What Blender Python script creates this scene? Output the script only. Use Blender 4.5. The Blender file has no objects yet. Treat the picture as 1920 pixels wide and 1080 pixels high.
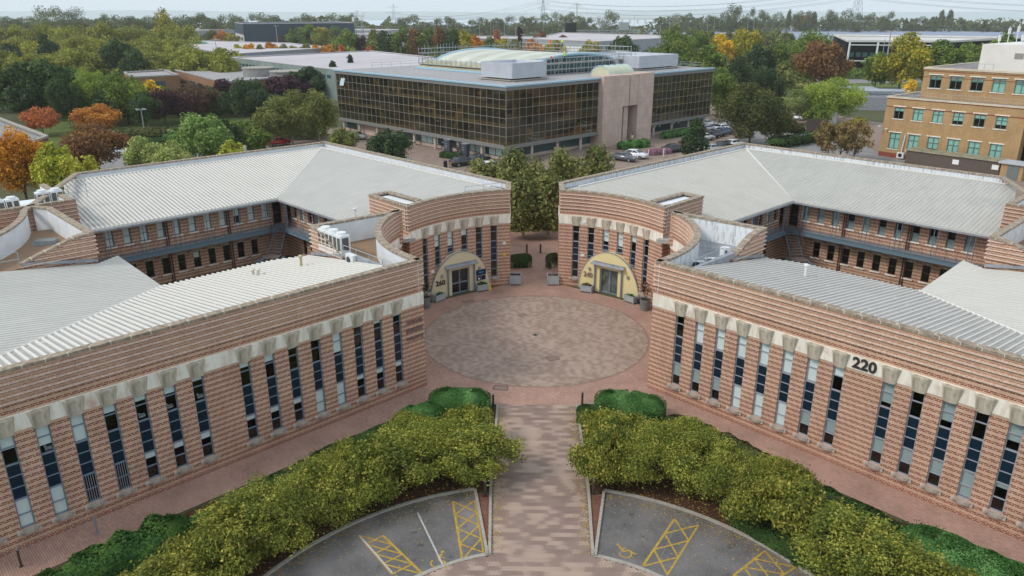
import bpy, bmesh, math, random
import numpy as np
from mathutils import Vector, Matrix, noise
R = math.radians
S = bpy.context.scene
col = S.collection
# ------------------------------------------------------------------ camera
PITCH, YAW = 0.347816, -0.0186066
cam = bpy.data.cameras.new('camera'); cam.lens = 36*1430.24/1920; cam.sensor_width = 36
cam.clip_start = 0.5; cam.clip_end = 30000
co = bpy.data.objects.new('camera', cam); col.objects.link(co)
fw = Vector((math.sin(YAW)*math.cos(PITCH), math.cos(YAW)*math.cos(PITCH), -math.sin(PITCH)))
rt = Vector((math.cos(YAW), -math.sin(YAW), 0)); up = rt.cross(fw)
M = Matrix((rt, up, -fw)).transposed().to_4x4(); M.translation = Vector((-0.7868, 0, 23))
co.matrix_world = M
S.camera = co
S.render.resolution_x, S.render.resolution_y = 1024, 576
# ------------------------------------------------------------------ world and sun
SUN_EL, SUN_AZ = R(44), Vector((-0.93, -0.36, 0)).normalized()
w = bpy.data.worlds.new('World'); S.world = w; w.use_nodes = True
nt = w.node_tree; nt.nodes.clear()
out = nt.nodes.new('ShaderNodeOutputWorld'); bg = nt.nodes.new('ShaderNodeBackground'); bg.inputs[1].default_value = 0.12
sky = nt.nodes.new('ShaderNodeTexSky'); sky.sky_type = 'NISHITA'; sky.sun_disc = False
sky.sun_elevation = SUN_EL; sky.sun_rotation = math.atan2(SUN_AZ.x, SUN_AZ.y); sky.air_density = 1.2; sky.dust_density = 2.5
tc = nt.nodes.new('ShaderNodeTexCoord'); mp = nt.nodes.new('ShaderNodeMapping'); mp.inputs['Scale'].default_value = (1.5, 1.5, 6)
nz = nt.nodes.new('ShaderNodeTexNoise'); nz.inputs['Scale'].default_value = 2.2; nz.inputs['Detail'].default_value = 6
rp = nt.nodes.new('ShaderNodeValToRGB'); rp.color_ramp.elements[0].position = .3; rp.color_ramp.elements[1].position = .75
rp.color_ramp.elements[0].color = (6.5, 7.6, 8.5, 1); rp.color_ramp.elements[1].color = (7.3, 8.1, 8.8, 1)
mx = nt.nodes.new('ShaderNodeMix'); mx.data_type = 'RGBA'; mx.inputs[0].default_value = 0.82
L = nt.links.new
L(tc.outputs['Generated'], mp.inputs[0]); L(mp.outputs[0], nz.inputs['Vector']); L(nz.outputs[0], rp.inputs[0])
L(sky.outputs[0], mx.inputs[6]); L(rp.outputs[0], mx.inputs[7]); L(mx.outputs[2], bg.inputs[0]); L(bg.outputs[0], out.inputs[0])
sl = bpy.data.lights.new('sun', 'SUN'); sl.energy = 1.7; sl.angle = R(14); sl.color = (1, .95, .87)
so = bpy.data.objects.new('sun', sl); col.objects.link(so)
sd = Vector((SUN_AZ.x*math.cos(SUN_EL), SUN_AZ.y*math.cos(SUN_EL), math.sin(SUN_EL)))
so.rotation_euler = sd.to_track_quat('Z', 'Y').to_euler(); so.location = (-60, -40, 80)
S.view_settings.view_transform = 'Standard'; S.view_settings.look = 'None'; S.view_settings.exposure = 0; S.view_settings.gamma = 1
S.cycles.transparent_max_bounces = 12; S.cycles.max_bounces = 6; S.cycles.volume_bounces = 2
# ------------------------------------------------------------------ materials
def srgb(r, g, b):
    f = lambda c: (c/255/12.92 if c/255 <= .04045 else ((c/255+.055)/1.055)**2.4)
    return (f(r), f(g), f(b), 1)
def newmat(name):
    m = bpy.data.materials.new(name); m.use_nodes = True
    n = m.node_tree; b = n.nodes['Principled BSDF']; return m, n, b
def nd(n, t, **k):
    x = n.nodes.new(t)
    for a, v in k.items(): setattr(x, a, v)
    return x
def mixc(n, fac, a, b, mode='MIX'):
    x = nd(n, 'ShaderNodeMix', data_type='RGBA', blend_type=mode)
    for i, v in ((0, fac), (6, a), (7, b)):
        if hasattr(v, 'is_linked') or isinstance(v, bpy.types.NodeSocket): n.links.new(v, x.inputs[i])
        else: x.inputs[i].default_value = v
    return x.outputs[2]
def mth(n, op, a, b=None, c=None):
    x = nd(n, 'ShaderNodeMath', operation=op)
    for i, v in enumerate((a, b, c)):
        if v is None: continue
        if isinstance(v, bpy.types.NodeSocket): n.links.new(v, x.inputs[i])
        else: x.inputs[i].default_value = v
    return x.outputs[0]
def noise_n(n, vec, scale, detail=3, rough=.55):
    x = nd(n, 'ShaderNodeTexNoise'); x.inputs['Scale'].default_value = scale; x.inputs['Detail'].default_value = detail
    x.inputs['Roughness'].default_value = rough
    if vec is not None: n.links.new(vec, x.inputs['Vector'])
    return x.outputs[0]
def ramp(n, v, p0, p1, c0=(0,0,0,1), c1=(1,1,1,1)):
    x = nd(n, 'ShaderNodeValToRGB'); e = x.color_ramp.elements
    e[0].position = p0; e[1].position = p1; e[0].color = c0; e[1].color = c1
    n.links.new(v, x.inputs[0]); return x.outputs[0]
def scaled(n, vec, s):
    x = nd(n, 'ShaderNodeMapping'); x.inputs['Scale'].default_value = s; n.links.new(vec, x.inputs[0]); return x.outputs[0]
def vary(name, c, c2=None, scale=1.2, rough=.8, amt=.5, metal=0, stretch=None, bump=0, spec=.3, fine=0):
    """a real surface: base colour drifting to a second one in blotches, plus a finer grain"""
    m, n, b = newmat(name)
    tcn = nd(n, 'ShaderNodeTexCoord'); v = tcn.outputs['Object']
    if stretch: v = scaled(n, v, stretch)
    a = noise_n(n, v, scale, 4)
    c2 = c2 or tuple(x*.75 for x in c[:3])+(1,)
    o = mixc(n, ramp(n, a, .5-amt/2, .5+amt/2), c, c2)
    if fine:
        g = noise_n(n, tcn.outputs['Object'], fine, 2)
        o = mixc(n, ramp(n, g, .35, .65, (.72,.72,.72,1), (1.12,1.12,1.12,1)), (0,0,0,1), (1,1,1,1)) if False else mixc(n, .55, o, ramp(n, g, .3, .7, tuple(x*.6 for x in c[:3])+(1,), tuple(min(1,x*1.3) for x in c[:3])+(1,)))
    n.links.new(o, b.inputs['Base Color']); b.inputs['Roughness'].default_value = rough; b.inputs['Metallic'].default_value = metal
    b.inputs['Specular IOR Level'].default_value = spec
    if bump:
        bm_ = nd(n, 'ShaderNodeBump'); bm_.inputs['Strength'].default_value = bump; bm_.inputs['Distance'].default_value = .02
        n.links.new(noise_n(n, tcn.outputs['Object'], 18, 3), bm_.inputs['Height']); n.links.new(bm_.outputs[0], b.inputs['Normal'])
    return m
def plain(name, c, rough=.6, metal=0, spec=.4):
    m, n, b = newmat(name); b.inputs['Base Color'].default_value = c; b.inputs['Roughness'].default_value = rough
    b.inputs['Metallic'].default_value = metal; b.inputs['Specular IOR Level'].default_value = spec; return m
BUFF, BUFF2, RED, RED2 = srgb(212,179,154), srgb(200,166,142), srgb(142,66,51), srgb(120,54,42)
def brick_mat(name, buff, buff2, red, red2, mortar, striped=True, w=.225, hrow=.075):
    m, n, b = newmat(name)
    uv = nd(n, 'ShaderNodeUVMap'); uv.uv_map = 'UVMap'; sep = nd(n, 'ShaderNodeSeparateXYZ'); n.links.new(uv.outputs[0], sep.inputs[0])
    def bt(c1, c2, mo):
        t = nd(n, 'ShaderNodeTexBrick'); t.inputs['Scale'].default_value = 1; t.inputs['Brick Width'].default_value = w
        t.inputs['Row Height'].default_value = hrow; t.inputs['Mortar Size'].default_value = .007; t.inputs['Mortar Smooth'].default_value = .2
        t.inputs['Color1'].default_value = c1; t.inputs['Color2'].default_value = c2; t.inputs['Mortar'].default_value = mo
        t.inputs['Bias'].default_value = -.1
        n.links.new(uv.outputs[0], t.inputs[0]); return t
    A = bt(buff, buff2, mortar)
    colr = A.outputs[0]
    if striped:
        B = bt(red, red2, tuple(x*1.0 for x in mortar[:3])+(1,))
        row = mth(n, 'FRACT', mth(n, 'DIVIDE', sep.outputs[1], .3))
        # in the red double course every other header in the lower row is buff
        fl = mth(n, 'FLOOR', mth(n, 'DIVIDE', sep.outputs[1], .075))
        hx = mth(n, 'FRACT', mth(n, 'DIVIDE', mth(n, 'ADD', sep.outputs[0], mth(n, 'MULTIPLY', fl, .1125)), .3375))
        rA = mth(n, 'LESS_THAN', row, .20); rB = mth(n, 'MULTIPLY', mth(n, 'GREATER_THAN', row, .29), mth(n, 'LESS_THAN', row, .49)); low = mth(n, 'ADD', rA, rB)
        hi = mth(n, 'MAXIMUM', rB, mth(n, 'MULTIPLY', mth(n, 'GREATER_THAN', row, .80), .55))  # parapet: red course under each ledge, doubling as the ledge's painted shadow
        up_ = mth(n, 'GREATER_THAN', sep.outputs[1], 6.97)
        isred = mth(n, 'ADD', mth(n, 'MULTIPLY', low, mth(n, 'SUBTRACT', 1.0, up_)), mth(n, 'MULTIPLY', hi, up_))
        gap = mth(n, 'MULTIPLY', mth(n, 'LESS_THAN', hx, .16), .8)
        colr = mixc(n, mth(n, 'SUBTRACT', isred, mth(n, 'MULTIPLY', gap, isred)), colr, B.outputs[0])
    tcn = nd(n, 'ShaderNodeTexCoord')
    big = noise_n(n, tcn.outputs['Object'], .55, 5)
    colr = mixc(n, 1.0, colr, ramp(n, big, .3, .7, (.86,.84,.83,1), (1.07,1.06,1.05,1)), 'MULTIPLY')
    drip = noise_n(n, scaled(n, tcn.outputs['Object'], (3, 3, .25)), 1.3, 4)
    colr = mixc(n, 1.0, colr, ramp(n, drip, .3, .62, (.90,.87,.86,1), (1,1,1,1)), 'MULTIPLY')
    n.links.new(colr, b.inputs['Base Color']); b.inputs['Roughness'].default_value = .9; b.inputs['Specular IOR Level'].default_value = .15
    bp_ = nd(n, 'ShaderNodeBump'); bp_.inputs['Strength'].default_value = .15; bp_.inputs['Distance'].default_value = .01; bp_.invert = True
    n.links.new(A.outputs['Fac'], bp_.inputs['Height']); n.links.new(bp_.outputs[0], b.inputs['Normal'])
    return m
MT = {}
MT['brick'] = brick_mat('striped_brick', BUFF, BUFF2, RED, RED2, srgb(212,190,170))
MT['tan'] = brick_mat('tan_brick', srgb(190,158,116), srgb(174,142,102), RED, RED2, srgb(182,156,118), False)
MT['brown'] = brick_mat('brown_brick', srgb(160,122,92), srgb(140,104,80), RED, RED2, srgb(150,126,104), False)
MT['redbrick'] = brick_mat('red_brick', srgb(150,80,62), srgb(132,70,56), RED, RED2, srgb(150,110,95), False)
def coping_mat():
    m, n, b = newmat('coping_stone'); tcn = nd(n, 'ShaderNodeTexCoord'); v = tcn.outputs['Object']
    uv = nd(n, 'ShaderNodeUVMap'); uv.uv_map = 'UVMap'; sp = nd(n, 'ShaderNodeSeparateXYZ'); n.links.new(uv.outputs[0], sp.inputs[0])
    o = mixc(n, ramp(n, noise_n(n, v, 3.5, 6, .7), .35, .65), srgb(178,162,144), srgb(128,114,100))
    o = mixc(n, ramp(n, noise_n(n, v, 9, 3), .62, .7), o, srgb(205,196,184))
    o = mixc(n, ramp(n, noise_n(n, v, 2.3, 4), .68, .74), o, srgb(186,150,60))
    j = mth(n, 'LESS_THAN', mth(n, 'FRACT', mth(n, 'DIVIDE', sp.outputs[0], .9)), .035)
    o = mixc(n, j, o, srgb(222,216,206))
    n.links.new(o, b.inputs['Base Color']); b.inputs['Roughness'].default_value = .95; b.inputs['Specular IOR Level'].default_value = .1
    return m
MT['coping'] = coping_mat()
def band_mat(name, base, stain, str_scale):
    m, n, b = newmat(name); tcn = nd(n, 'ShaderNodeTexCoord'); v = tcn.outputs['Object']
    o = mixc(n, ramp(n, noise_n(n, scaled(n, v, (2.2, 2.2, .25)), str_scale, 5, .6), .42, .72), base, stain)
    o = mixc(n, ramp(n, noise_n(n, v, 1.1, 4), .55, .75), o, srgb(206,178,162))
    n.links.new(o, b.inputs['Base Color']); b.inputs['Roughness'].default_value = .85; return m
MT['band'] = band_mat('cast_stone_band', srgb(246,240,228), srgb(214,204,188), 1.5)
MT['hood'] = band_mat('weathered_cast_stone', srgb(216,206,188), srgb(128,118,102), 1.3)
MT['sill'] = vary('sill_stone', srgb(214,204,192), srgb(130,120,110), 2.6, .9, .4)
def roof_mat(name, base, dark, pale, k):
    m, n, b = newmat(name); tcn = nd(n, 'ShaderNodeTexCoord'); v = tcn.outputs['Object']
    uv = nd(n, 'ShaderNodeUVMap'); uv.uv_map = 'UVMap'
    st = noise_n(n, scaled(n, uv.outputs[0], (6.0, .35, 1)), 1.0, 5, .65)
    o = mixc(n, ramp(n, st, .35, .7), base, dark)
    o = mixc(n, ramp(n, noise_n(n, v, .35, 5), .5, .8), o, dark)
    o = mixc(n, ramp(n, noise_n(n, scaled(n, uv.outputs[0], (1.2, .5, 1)), 1.7, 4), .64, .74), o, pale)
    n.links.new(o, b.inputs['Base Color']); b.inputs['Roughness'].default_value = .65; b.inputs['Specular IOR Level'].default_value = .15
    return m
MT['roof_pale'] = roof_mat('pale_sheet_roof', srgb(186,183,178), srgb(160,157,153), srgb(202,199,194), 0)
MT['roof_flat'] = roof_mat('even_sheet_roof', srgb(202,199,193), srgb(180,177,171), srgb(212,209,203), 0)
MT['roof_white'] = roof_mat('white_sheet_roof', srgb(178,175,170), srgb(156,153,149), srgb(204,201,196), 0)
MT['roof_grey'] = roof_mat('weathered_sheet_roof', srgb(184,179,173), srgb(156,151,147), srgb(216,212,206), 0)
MT['rib'] = plain('roof_rib_edge', srgb(222,218,211), .6, 0, .2)  # ribs paler than the pans; shading of the profile is put into colour
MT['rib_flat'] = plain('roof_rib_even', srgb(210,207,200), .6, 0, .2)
MT['roof_sunny'] = roof_mat('sun_dimmed_sheet_roof', srgb(192,189,182), srgb(168,165,159), srgb(204,201,194), 0)  # darker copy for the sunlit wings, offsetting the sun's brightness in its colour
MT['rib_sunny'] = plain('roof_rib_sun_dimmed', srgb(202,199,192), .6, 0, .2)
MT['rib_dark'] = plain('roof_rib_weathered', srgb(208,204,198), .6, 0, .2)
MT['flash'] = vary('lead_flashing', srgb(168,172,178), srgb(128,132,140), 2, .5)
MT['white'] = vary('white_render', srgb(238,240,242), srgb(206,210,214), .9, .7, .7)
def stained_white():
    m, n, b = newmat('streaked_white_render'); v = nd(n, 'ShaderNodeTexCoord').outputs['Object']
    o = mixc(n, ramp(n, noise_n(n, scaled(n, v, (3.5, 3.5, .7)), 1.4, 7, .75), .5, .72), srgb(232,234,236), srgb(112,112,112))
    n.links.new(o, b.inputs['Base Color']); b.inputs['Roughness'].default_value = .8; return m
MT['stained'] = stained_white()
MT['gravel'] = vary('roof_gravel', srgb(158,130,104), srgb(112,92,76), 6, .95, .5, fine=30)
MT['felt'] = vary('roof_felt', srgb(172,174,178), srgb(84,84,88), .7, .7, .35, fine=6)
MT['steel'] = plain('blue_grey_steel', srgb(108,128,142), .45)
MT['steelpale'] = plain('galvanised_steel', srgb(150,160,170), .4, .3)
MT['brownrail'] = plain('brown_handrail', srgb(82,58,56), .5)
MT['frame'] = plain('window_frame_paint', srgb(124,140,154), .4)
MT['frame_lit'] = plain('window_frame_paint_sunlit', srgb(160,164,174), .4)  # same paint as the other frames, paled for the sunnier right side
MT['white_frame'] = plain('white_frame_paint', srgb(226,228,228), .4)
MT['spandrel'] = plain('navy_spandrel', srgb(14,38,56), .35, 0, .5)
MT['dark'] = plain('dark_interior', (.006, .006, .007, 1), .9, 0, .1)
def glass(name, tint, refl=.12, alpha=.85):
    m = bpy.data.materials.new(name); m.use_nodes = True; n = m.node_tree; n.nodes.clear()
    o = nd(n, 'ShaderNodeOutputMaterial'); t = nd(n, 'ShaderNodeBsdfTransparent'); t.inputs[0].default_value = tint
    g = nd(n, 'ShaderNodeBsdfGlossy'); g.inputs['Roughness'].default_value = .03; g.inputs[0].default_value = (.9, .95, 1, 1)
    fr = nd(n, 'ShaderNodeFresnel'); fr.inputs[0].default_value = 1.5; gg_ = nd(n, 'ShaderNodeNewGeometry'); front = mth(n, 'SUBTRACT', 1.0, gg_.outputs['Backfacing'])
    mx_ = nd(n, 'ShaderNodeMixShader'); n.links.new(mth(n, 'MULTIPLY', mth(n, 'MULTIPLY_ADD', fr.outputs[0], .8, 1-alpha-.12), front), mx_.inputs[0])
    n.links.new(t.outputs[0], mx_.inputs[1]); n.links.new(g.outputs[0], mx_.inputs[2]); n.links.new(mx_.outputs[0], o.inputs[0]); return m
MT['glass'] = glass('window_glass', (.96, .975, .98, 1))
MT['blind'] = plain('roller_blind', srgb(232,240,236), .8)
MT['blind_grey'] = plain('grey_roller_blind', srgb(164,178,176), .8)
MT['blind_green'] = plain('green_blind', srgb(156,204,190), .7)
MT['clutter'] = vary('window_clutter', srgb(190,190,170), srgb(90,110,130), 9, .8)
MT['yellow'] = vary('cream_yellow_render', srgb(236,222,172), srgb(226,208,152), .8, .85, .6)
MT['cream'] = vary('cream_render', srgb(228,214,184), srgb(212,196,160), .8, .85, .6)
MT['text_dark'] = plain('dark_lettering', srgb(56,52,48), .5)
MT['text_grey'] = plain('grey_lettering', srgb(150,132,120), .4, .3)
def bronze_glass():
    m, n, b = newmat('bronze_mirror_glass'); v = nd(n, 'ShaderNodeTexCoord').outputs['Object']
    t = nd(n, 'ShaderNodeUVMap'); t.uv_map = 'UVMap'
    wn = nd(n, 'ShaderNodeTexWhiteNoise', noise_dimensions='2D')
    fl = nd(n, 'ShaderNodeVectorMath', operation='FLOOR'); n.links.new(t.outputs[0], fl.inputs[0]); n.links.new(fl.outputs[0], wn.inputs[0])
    o = mixc(n, wn.outputs[0], (.012,.011,.009,1), (.030,.025,.016,1))
    o = mixc(n, ramp(n, noise_n(n, scaled(n, t.outputs[0], (.09, .3, 1)), 1.0, 4), .5, .62), o, (.055,.046,.030,1))  # blotches painted into the glass stand in for tree and sky reflections
    sp = nd(n, 'ShaderNodeSeparateXYZ'); n.links.new(t.outputs[0], sp.inputs[0])
    o = mixc(n, ramp(n, noise_n(n, t.outputs[0], .5, 3), .60, .64), o, (.085,.055,.02,1))
    band = mth(n, 'LESS_THAN', mth(n, 'FRACT', mth(n, 'MULTIPLY', sp.outputs[1], .5)), .2)
    o = mixc(n, mth(n, 'MULTIPLY', band, ramp(n, noise_n(n, scaled(n, t.outputs[0], (.12, .4, 1)), 1.0, 3), .42, .55)), o, (.085,.06,.028,1))
    n.links.new(o, b.inputs['Base Color']); b.inputs['Roughness'].default_value = .03; b.inputs['Specular IOR Level'].default_value = .75
    b.inputs['Specular Tint'].default_value = (1,.92,.75,1)
    cr = nd(n, 'ShaderNodeVectorMath', operation='SCALE'); n.links.new(wn.outputs['Color'], cr.inputs[0]); cr.inputs['Scale'].default_value = .012
    ge = nd(n, 'ShaderNodeNewGeometry'); ad = nd(n, 'ShaderNodeVectorMath', operation='ADD'); n.links.new(ge.outputs['Normal'], ad.inputs[0]); n.links.new(cr.outputs[0], ad.inputs[1])
    nm = nd(n, 'ShaderNodeVectorMath', operation='NORMALIZE'); n.links.new(ad.outputs[0], nm.inputs[0]); n.links.new(nm.outputs[0], b.inputs['Normal'])
    return m
MT['bronze'] = bronze_glass()
MT['mullion'] = plain('mullion_metal', srgb(160,154,142), .4, 0)
MT['fascia'] = plain('grey_fascia', srgb(128,128,126), .5)
MT['bluetrim'] = plain('pale_blue_trim', srgb(160,196,214), .5)
MT['granite'] = brick_mat('pink_granite_cladding', srgb(212,192,180), srgb(204,184,172), RED, RED2, srgb(140,122,112), False, 1.6, .8)
MT['roofgrey'] = vary('flat_roof_sheet', srgb(172,168,168), srgb(140,136,136), .12, .8, .6, fine=1.5)
MT['roofpink'] = vary('pale_flat_roof', srgb(206,200,202), srgb(180,172,176), .06, .8, .6)
MT['silver'] = vary('silver_louvre', srgb(206,210,218), srgb(186,190,198), .6, .5, .6, .2)
MT['darkblue'] = vary('dark_blue_cladding', srgb(62,76,92), srgb(54,66,80), .05, .5)
MT['teal'] = plain('teal_glass', srgb(60,90,94), .15, 0, .6)
MT['greencloth'] = plain('bottle_green_sign', srgb(14,84,62), .5)
MT['red'] = plain('sign_red', srgb(200,40,40), .5)
MT['gold'] = plain('sign_gold', srgb(214,190,70), .5)
MT['whitepaint'] = plain('white_sign_paint', srgb(238,240,240), .5)
MT['navysign'] = plain('navy_sign', srgb(12,34,76), .4)
MT['cyan'] = plain('cyan_lettering', srgb(40,180,220), .5)
MT['planter'] = vary('grey_painted_planter', srgb(176,182,186), srgb(156,162,166), 4, .6)
MT['zincpot'] = vary('zinc_pot', srgb(140,144,146), srgb(116,120,122), 3, .5, .5, .3)
MT['soil'] = vary('soil', srgb(72,52,40), srgb(44,32,26), 8, .95)
MT['kerb'] = vary('kerb_concrete', srgb(174,167,156), srgb(140,132,122), 2.5, .9, .5, fine=14)
def asphalt(name, a, b2, leafy=True):
    m, n, b = newmat(name); v = nd(n, 'ShaderNodeTexCoord').outputs['Object']
    o = mixc(n, ramp(n, noise_n(n, v, .45, 8, .68), .38, .62), a, b2)
    o = mixc(n, .35, o, ramp(n, noise_n(n, v, 60, 2), .3, .7, (.02,.02,.02,1), (.45,.44,.43,1)))
    if leafy:
        o = mixc(n, ramp(n, noise_n(n, v, 1.3, 5, .7), .60, .72), o, srgb(58,52,52)); o = mixc(n, mth(n, 'MULTIPLY', ramp(n, noise_n(n, v, .22, 3), .52, .66), .5), o, srgb(146,138,138))
        o = mixc(n, ramp(n, noise_n(n, v, 7, 2), .735, .75), o, srgb(196,176,90))
    n.links.new(o, b.inputs['Base Color']); b.inputs['Roughness'].default_value = .85; return m
MT['asphalt'] = asphalt('car_park_asphalt', srgb(62,56,56), srgb(110,102,100))
MT['road'] = asphalt('road_asphalt', srgb(150,144,142), srgb(130,124,122), False)
MT['linewhite'] = vary('worn_white_line', srgb(214,212,208), srgb(150,146,142), 9, .8, .6)
MT['lineyellow'] = vary('worn_yellow_line', srgb(198,160,64), srgb(116,98,66), 5, .8, .35, fine=25)
MT['mulch'] = vary('mulch', srgb(84,56,42), srgb(52,38,30), 5, .95, .5, fine=20)
MT['grass'] = vary('grass', srgb(104,116,58), srgb(78,92,44), .3, .95, .6)
MT['ground'] = vary('ground_cover', srgb(70,78,48), srgb(92,90,62), .02, .95, .6)
MT['solar'] = vary('solar_glass', srgb(128,138,160), srgb(148,156,176), .02, .4, .7)
MT['sea'] = plain('sea_water', srgb(190,204,212), .35)
MT['lamp'] = plain('lamp_post_metal', srgb(170,176,180), .4, .3)
MT['pylon'] = plain('pylon_steel', srgb(140,146,152), .5, .2)
MT['wood'] = vary('weathered_timber', srgb(116,102,94), srgb(82,72,68), 3, .9, .6, stretch=(6, 6, .5))
MT['rubber'] = plain('tyre_rubber', (.02,.02,.02,1), .8)
MT['carglass'] = plain('car_glass', (.02,.025,.03,1), .08, 0, .7)
MT['rim'] = plain('alloy_rim', srgb(170,172,176), .3, .6)
MT['redlamp'] = plain('tail_lamp', srgb(170,20,24), .3)
MT['bark'] = vary('bark', srgb(112,96,80), srgb(78,66,54), 3, .9)
MT['palebark'] = vary('pale_bark', srgb(176,166,146), srgb(120,108,92), 3, .9)
def paver_mat(name, c1, c2, mo, w, h, rot=0):
    m, n, b = newmat(name); v = nd(n, 'ShaderNodeTexCoord').outputs['Object']
    mpn = nd(n, 'ShaderNodeMapping'); mpn.inputs['Rotation'].default_value = (0, 0, rot); n.links.new(v, mpn.inputs[0])
    t = nd(n, 'ShaderNodeTexBrick'); t.inputs['Scale'].default_value = 1; t.inputs['Brick Width'].default_value = w; t.inputs['Row Height'].default_value = h
    t.inputs['Mortar Size'].default_value = .009; t.inputs['Color1'].default_value = c1; t.inputs['Color2'].default_value = c2; t.inputs['Mortar'].default_value = mo
    n.links.new(mpn.outputs[0], t.inputs[0])
    o = mixc(n, 1., t.outputs[0], ramp(n, noise_n(n, v, .5, 5), .3, .7, (.8,.78,.78,1), (1.08,1.06,1.06,1)), 'MULTIPLY')
    n.links.new(o, b.inputs['Base Color']); b.inputs['Roughness'].default_value = .9; b.inputs['Specular IOR Level'].default_value = .2; return m
MT['ring_paver'] = paver_mat('red_brown_pavers', srgb(190,156,140), srgb(172,138,122), srgb(134,108,98), .2, .1, R(45))
MT['walk_paver'] = paver_mat('pavement_pavers', srgb(172,142,130), srgb(152,122,112), srgb(110,90,82), .2, .1, R(45))
MT['rear_paver'] = paver_mat('rear_yard_pavers', srgb(160,142,130), srgb(148,130,118), srgb(120,104,96), .4, .2, R(45))
MT['kerb_paver'] = paver_mat('wedge_pavers', srgb(146,104,88), srgb(124,84,70), srgb(84,62,54), .2, .1, R(10))
def attr_mat(name, attr, stops, rough=.9, trans=0, rnd=0, spec=.2):
    """colour picked by a per-face value stored on the mesh (each leaf or paver has its own tint)"""
    m, n, b = newmat(name); a = nd(n, 'ShaderNodeAttribute'); a.attribute_name = attr
    x = nd(n, 'ShaderNodeValToRGB'); el = x.color_ramp.elements
    el[0].position, el[0].color = stops[0]; el[1].position, el[1].color = stops[-1]
    for p, c in stops[1:-1]:
        e = el.new(p); e.color = c
    n.links.new(a.outputs['Fac'], x.inputs[0]); o = x.outputs[0]
    if rnd:
        oi = nd(n, 'ShaderNodeObjectInfo'); h = nd(n, 'ShaderNodeHueSaturation'); n.links.new(o, h.inputs['Color'])
        n.links.new(mth(n, 'MULTIPLY_ADD', oi.outputs['Random'], rnd*.03, .5-rnd*.015), h.inputs['Hue'])
        n.links.new(mth(n, 'MULTIPLY_ADD', mth(n, 'FRACT', mth(n, 'MULTIPLY', oi.outputs['Random'], 7.3)), .5*rnd, 1-.25*rnd), h.inputs['Value']); o = h.outputs[0]
    n.links.new(o, b.inputs['Base Color']); b.inputs['Roughness'].default_value = rough; b.inputs['Specular IOR Level'].default_value = spec
    if trans:
        t = nd(n, 'ShaderNodeBsdfTranslucent'); n.links.new(o, t.inputs[0]); ms = nd(n, 'ShaderNodeMixShader'); ms.inputs[0].default_value = trans
        oo = n.nodes['Material Output']; n.links.new(b.outputs[0], ms.inputs[1]); n.links.new(t.outputs[0], ms.inputs[2]); n.links.new(ms.outputs[0], oo.inputs[0])
    return m
MT['herring'] = attr_mat('herringbone_blocks', 'tint', [(0, srgb(138,118,109)), (.42, srgb(151,130,119)), (.5, srgb(172,149,135)), (1, srgb(188,164,149))])
MT['herring_circle'] = attr_mat('herringbone_circle_blocks', 'tint', [(0, srgb(150,129,117)), (.42, srgb(160,138,125)), (.52, srgb(170,149,135)), (1, srgb(182,161,147))])
LB = 1.16
def leafm(name, *cs):
    k = len(cs)-1; cs = [tuple(min(255, int(v*LB+6)) for v in c) for c in cs]
    return attr_mat('leaves_'+name, 'tint', [(i/k, srgb(*c)) for i, c in enumerate(cs)], .7, .22, .35, .25)
LEAF = {
 'shrub': leafm('golden_green_shrub', (59,70,28), (94,104,40), (126,126,50), (172,162,76)),
 'shrub_green': leafm('deep_green_shrub', (34,62,28), (54,86,36), (84,108,44)),
 'hedge': leafm('bright_hedge', (38,72,30), (58,102,44), (112,148,88)),  # palest leaves stand in for glints, painted as a leaf tint
 'hedge_dark': leafm('dark_hedge', (34,54,26), (48,72,30), (72,92,42)),
 'yellowgreen': leafm('yellowgreen', (116,124,38), (148,150,50), (184,178,72)),
 'amber': leafm('amber', (128,84,26), (180,120,30), (210,156,50)),
 'rust': leafm('rust', (88,62,42), (118,82,50), (144,108,64)),
 'pale': leafm('pale', (112,122,66), (140,150,86), (172,172,104)),
 'leafgreen': leafm('leafgreen', (78,100,50), (104,126,64), (138,152,84)),
 'orange': leafm('orange', (136,96,40), (176,118,48), (196,142,66)),
 'redorange': leafm('redorange', (126,84,48), (172,100,56), (186,130,74)),
 'darkgreen': leafm('darkgreen', (36,54,30), (54,76,38), (84,102,52)),
 'lime': leafm('lime', (90,110,44), (122,138,54), (156,164,74)),
 'midgreen': leafm('midgreen', (64,84,36), (90,110,44), (128,138,58)),
 'yellow': leafm('yellow', (160,134,34), (204,168,42), (222,190,70)),
 'goldgreen': leafm('goldgreen', (92,98,36), (134,132,42), (190,168,56)),
 'purple': leafm('purple', (38,24,30), (58,36,44), (84,52,60)),
 'purplebrown': leafm('purplebrown', (56,42,36), (82,62,48), (104,80,60)),
 'pine': leafm('pine', (34,50,34), (52,70,42), (80,96,58)),
 'olive': leafm('olive', (74,84,42), (104,110,56), (140,140,78)),
 'darkolive': leafm('darkolive', (48,58,32), (70,78,40), (110,104,54)),
 'willow': leafm('willow', (84,98,58), (112,122,72), (146,150,96)),
 'bare': leafm('bare', (98,86,56), (128,110,66), (150,132,84)),
 'birch': leafm('birch', (70,78,42), (104,108,58), (146,144,84)),
 'plane': leafm('plane', (92,98,40), (124,126,50), (156,152,70)),
 'far': leafm('far', (64,76,50), (86,94,58), (114,112,72)),
 'flower': leafm('flower', (60,90,40), (90,110,50), (190,70,110)),
 'pinkheath': leafm('pinkheath', (110,90,90), (150,110,130), (170,130,150)),
}
HAZE = 0.00014
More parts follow.
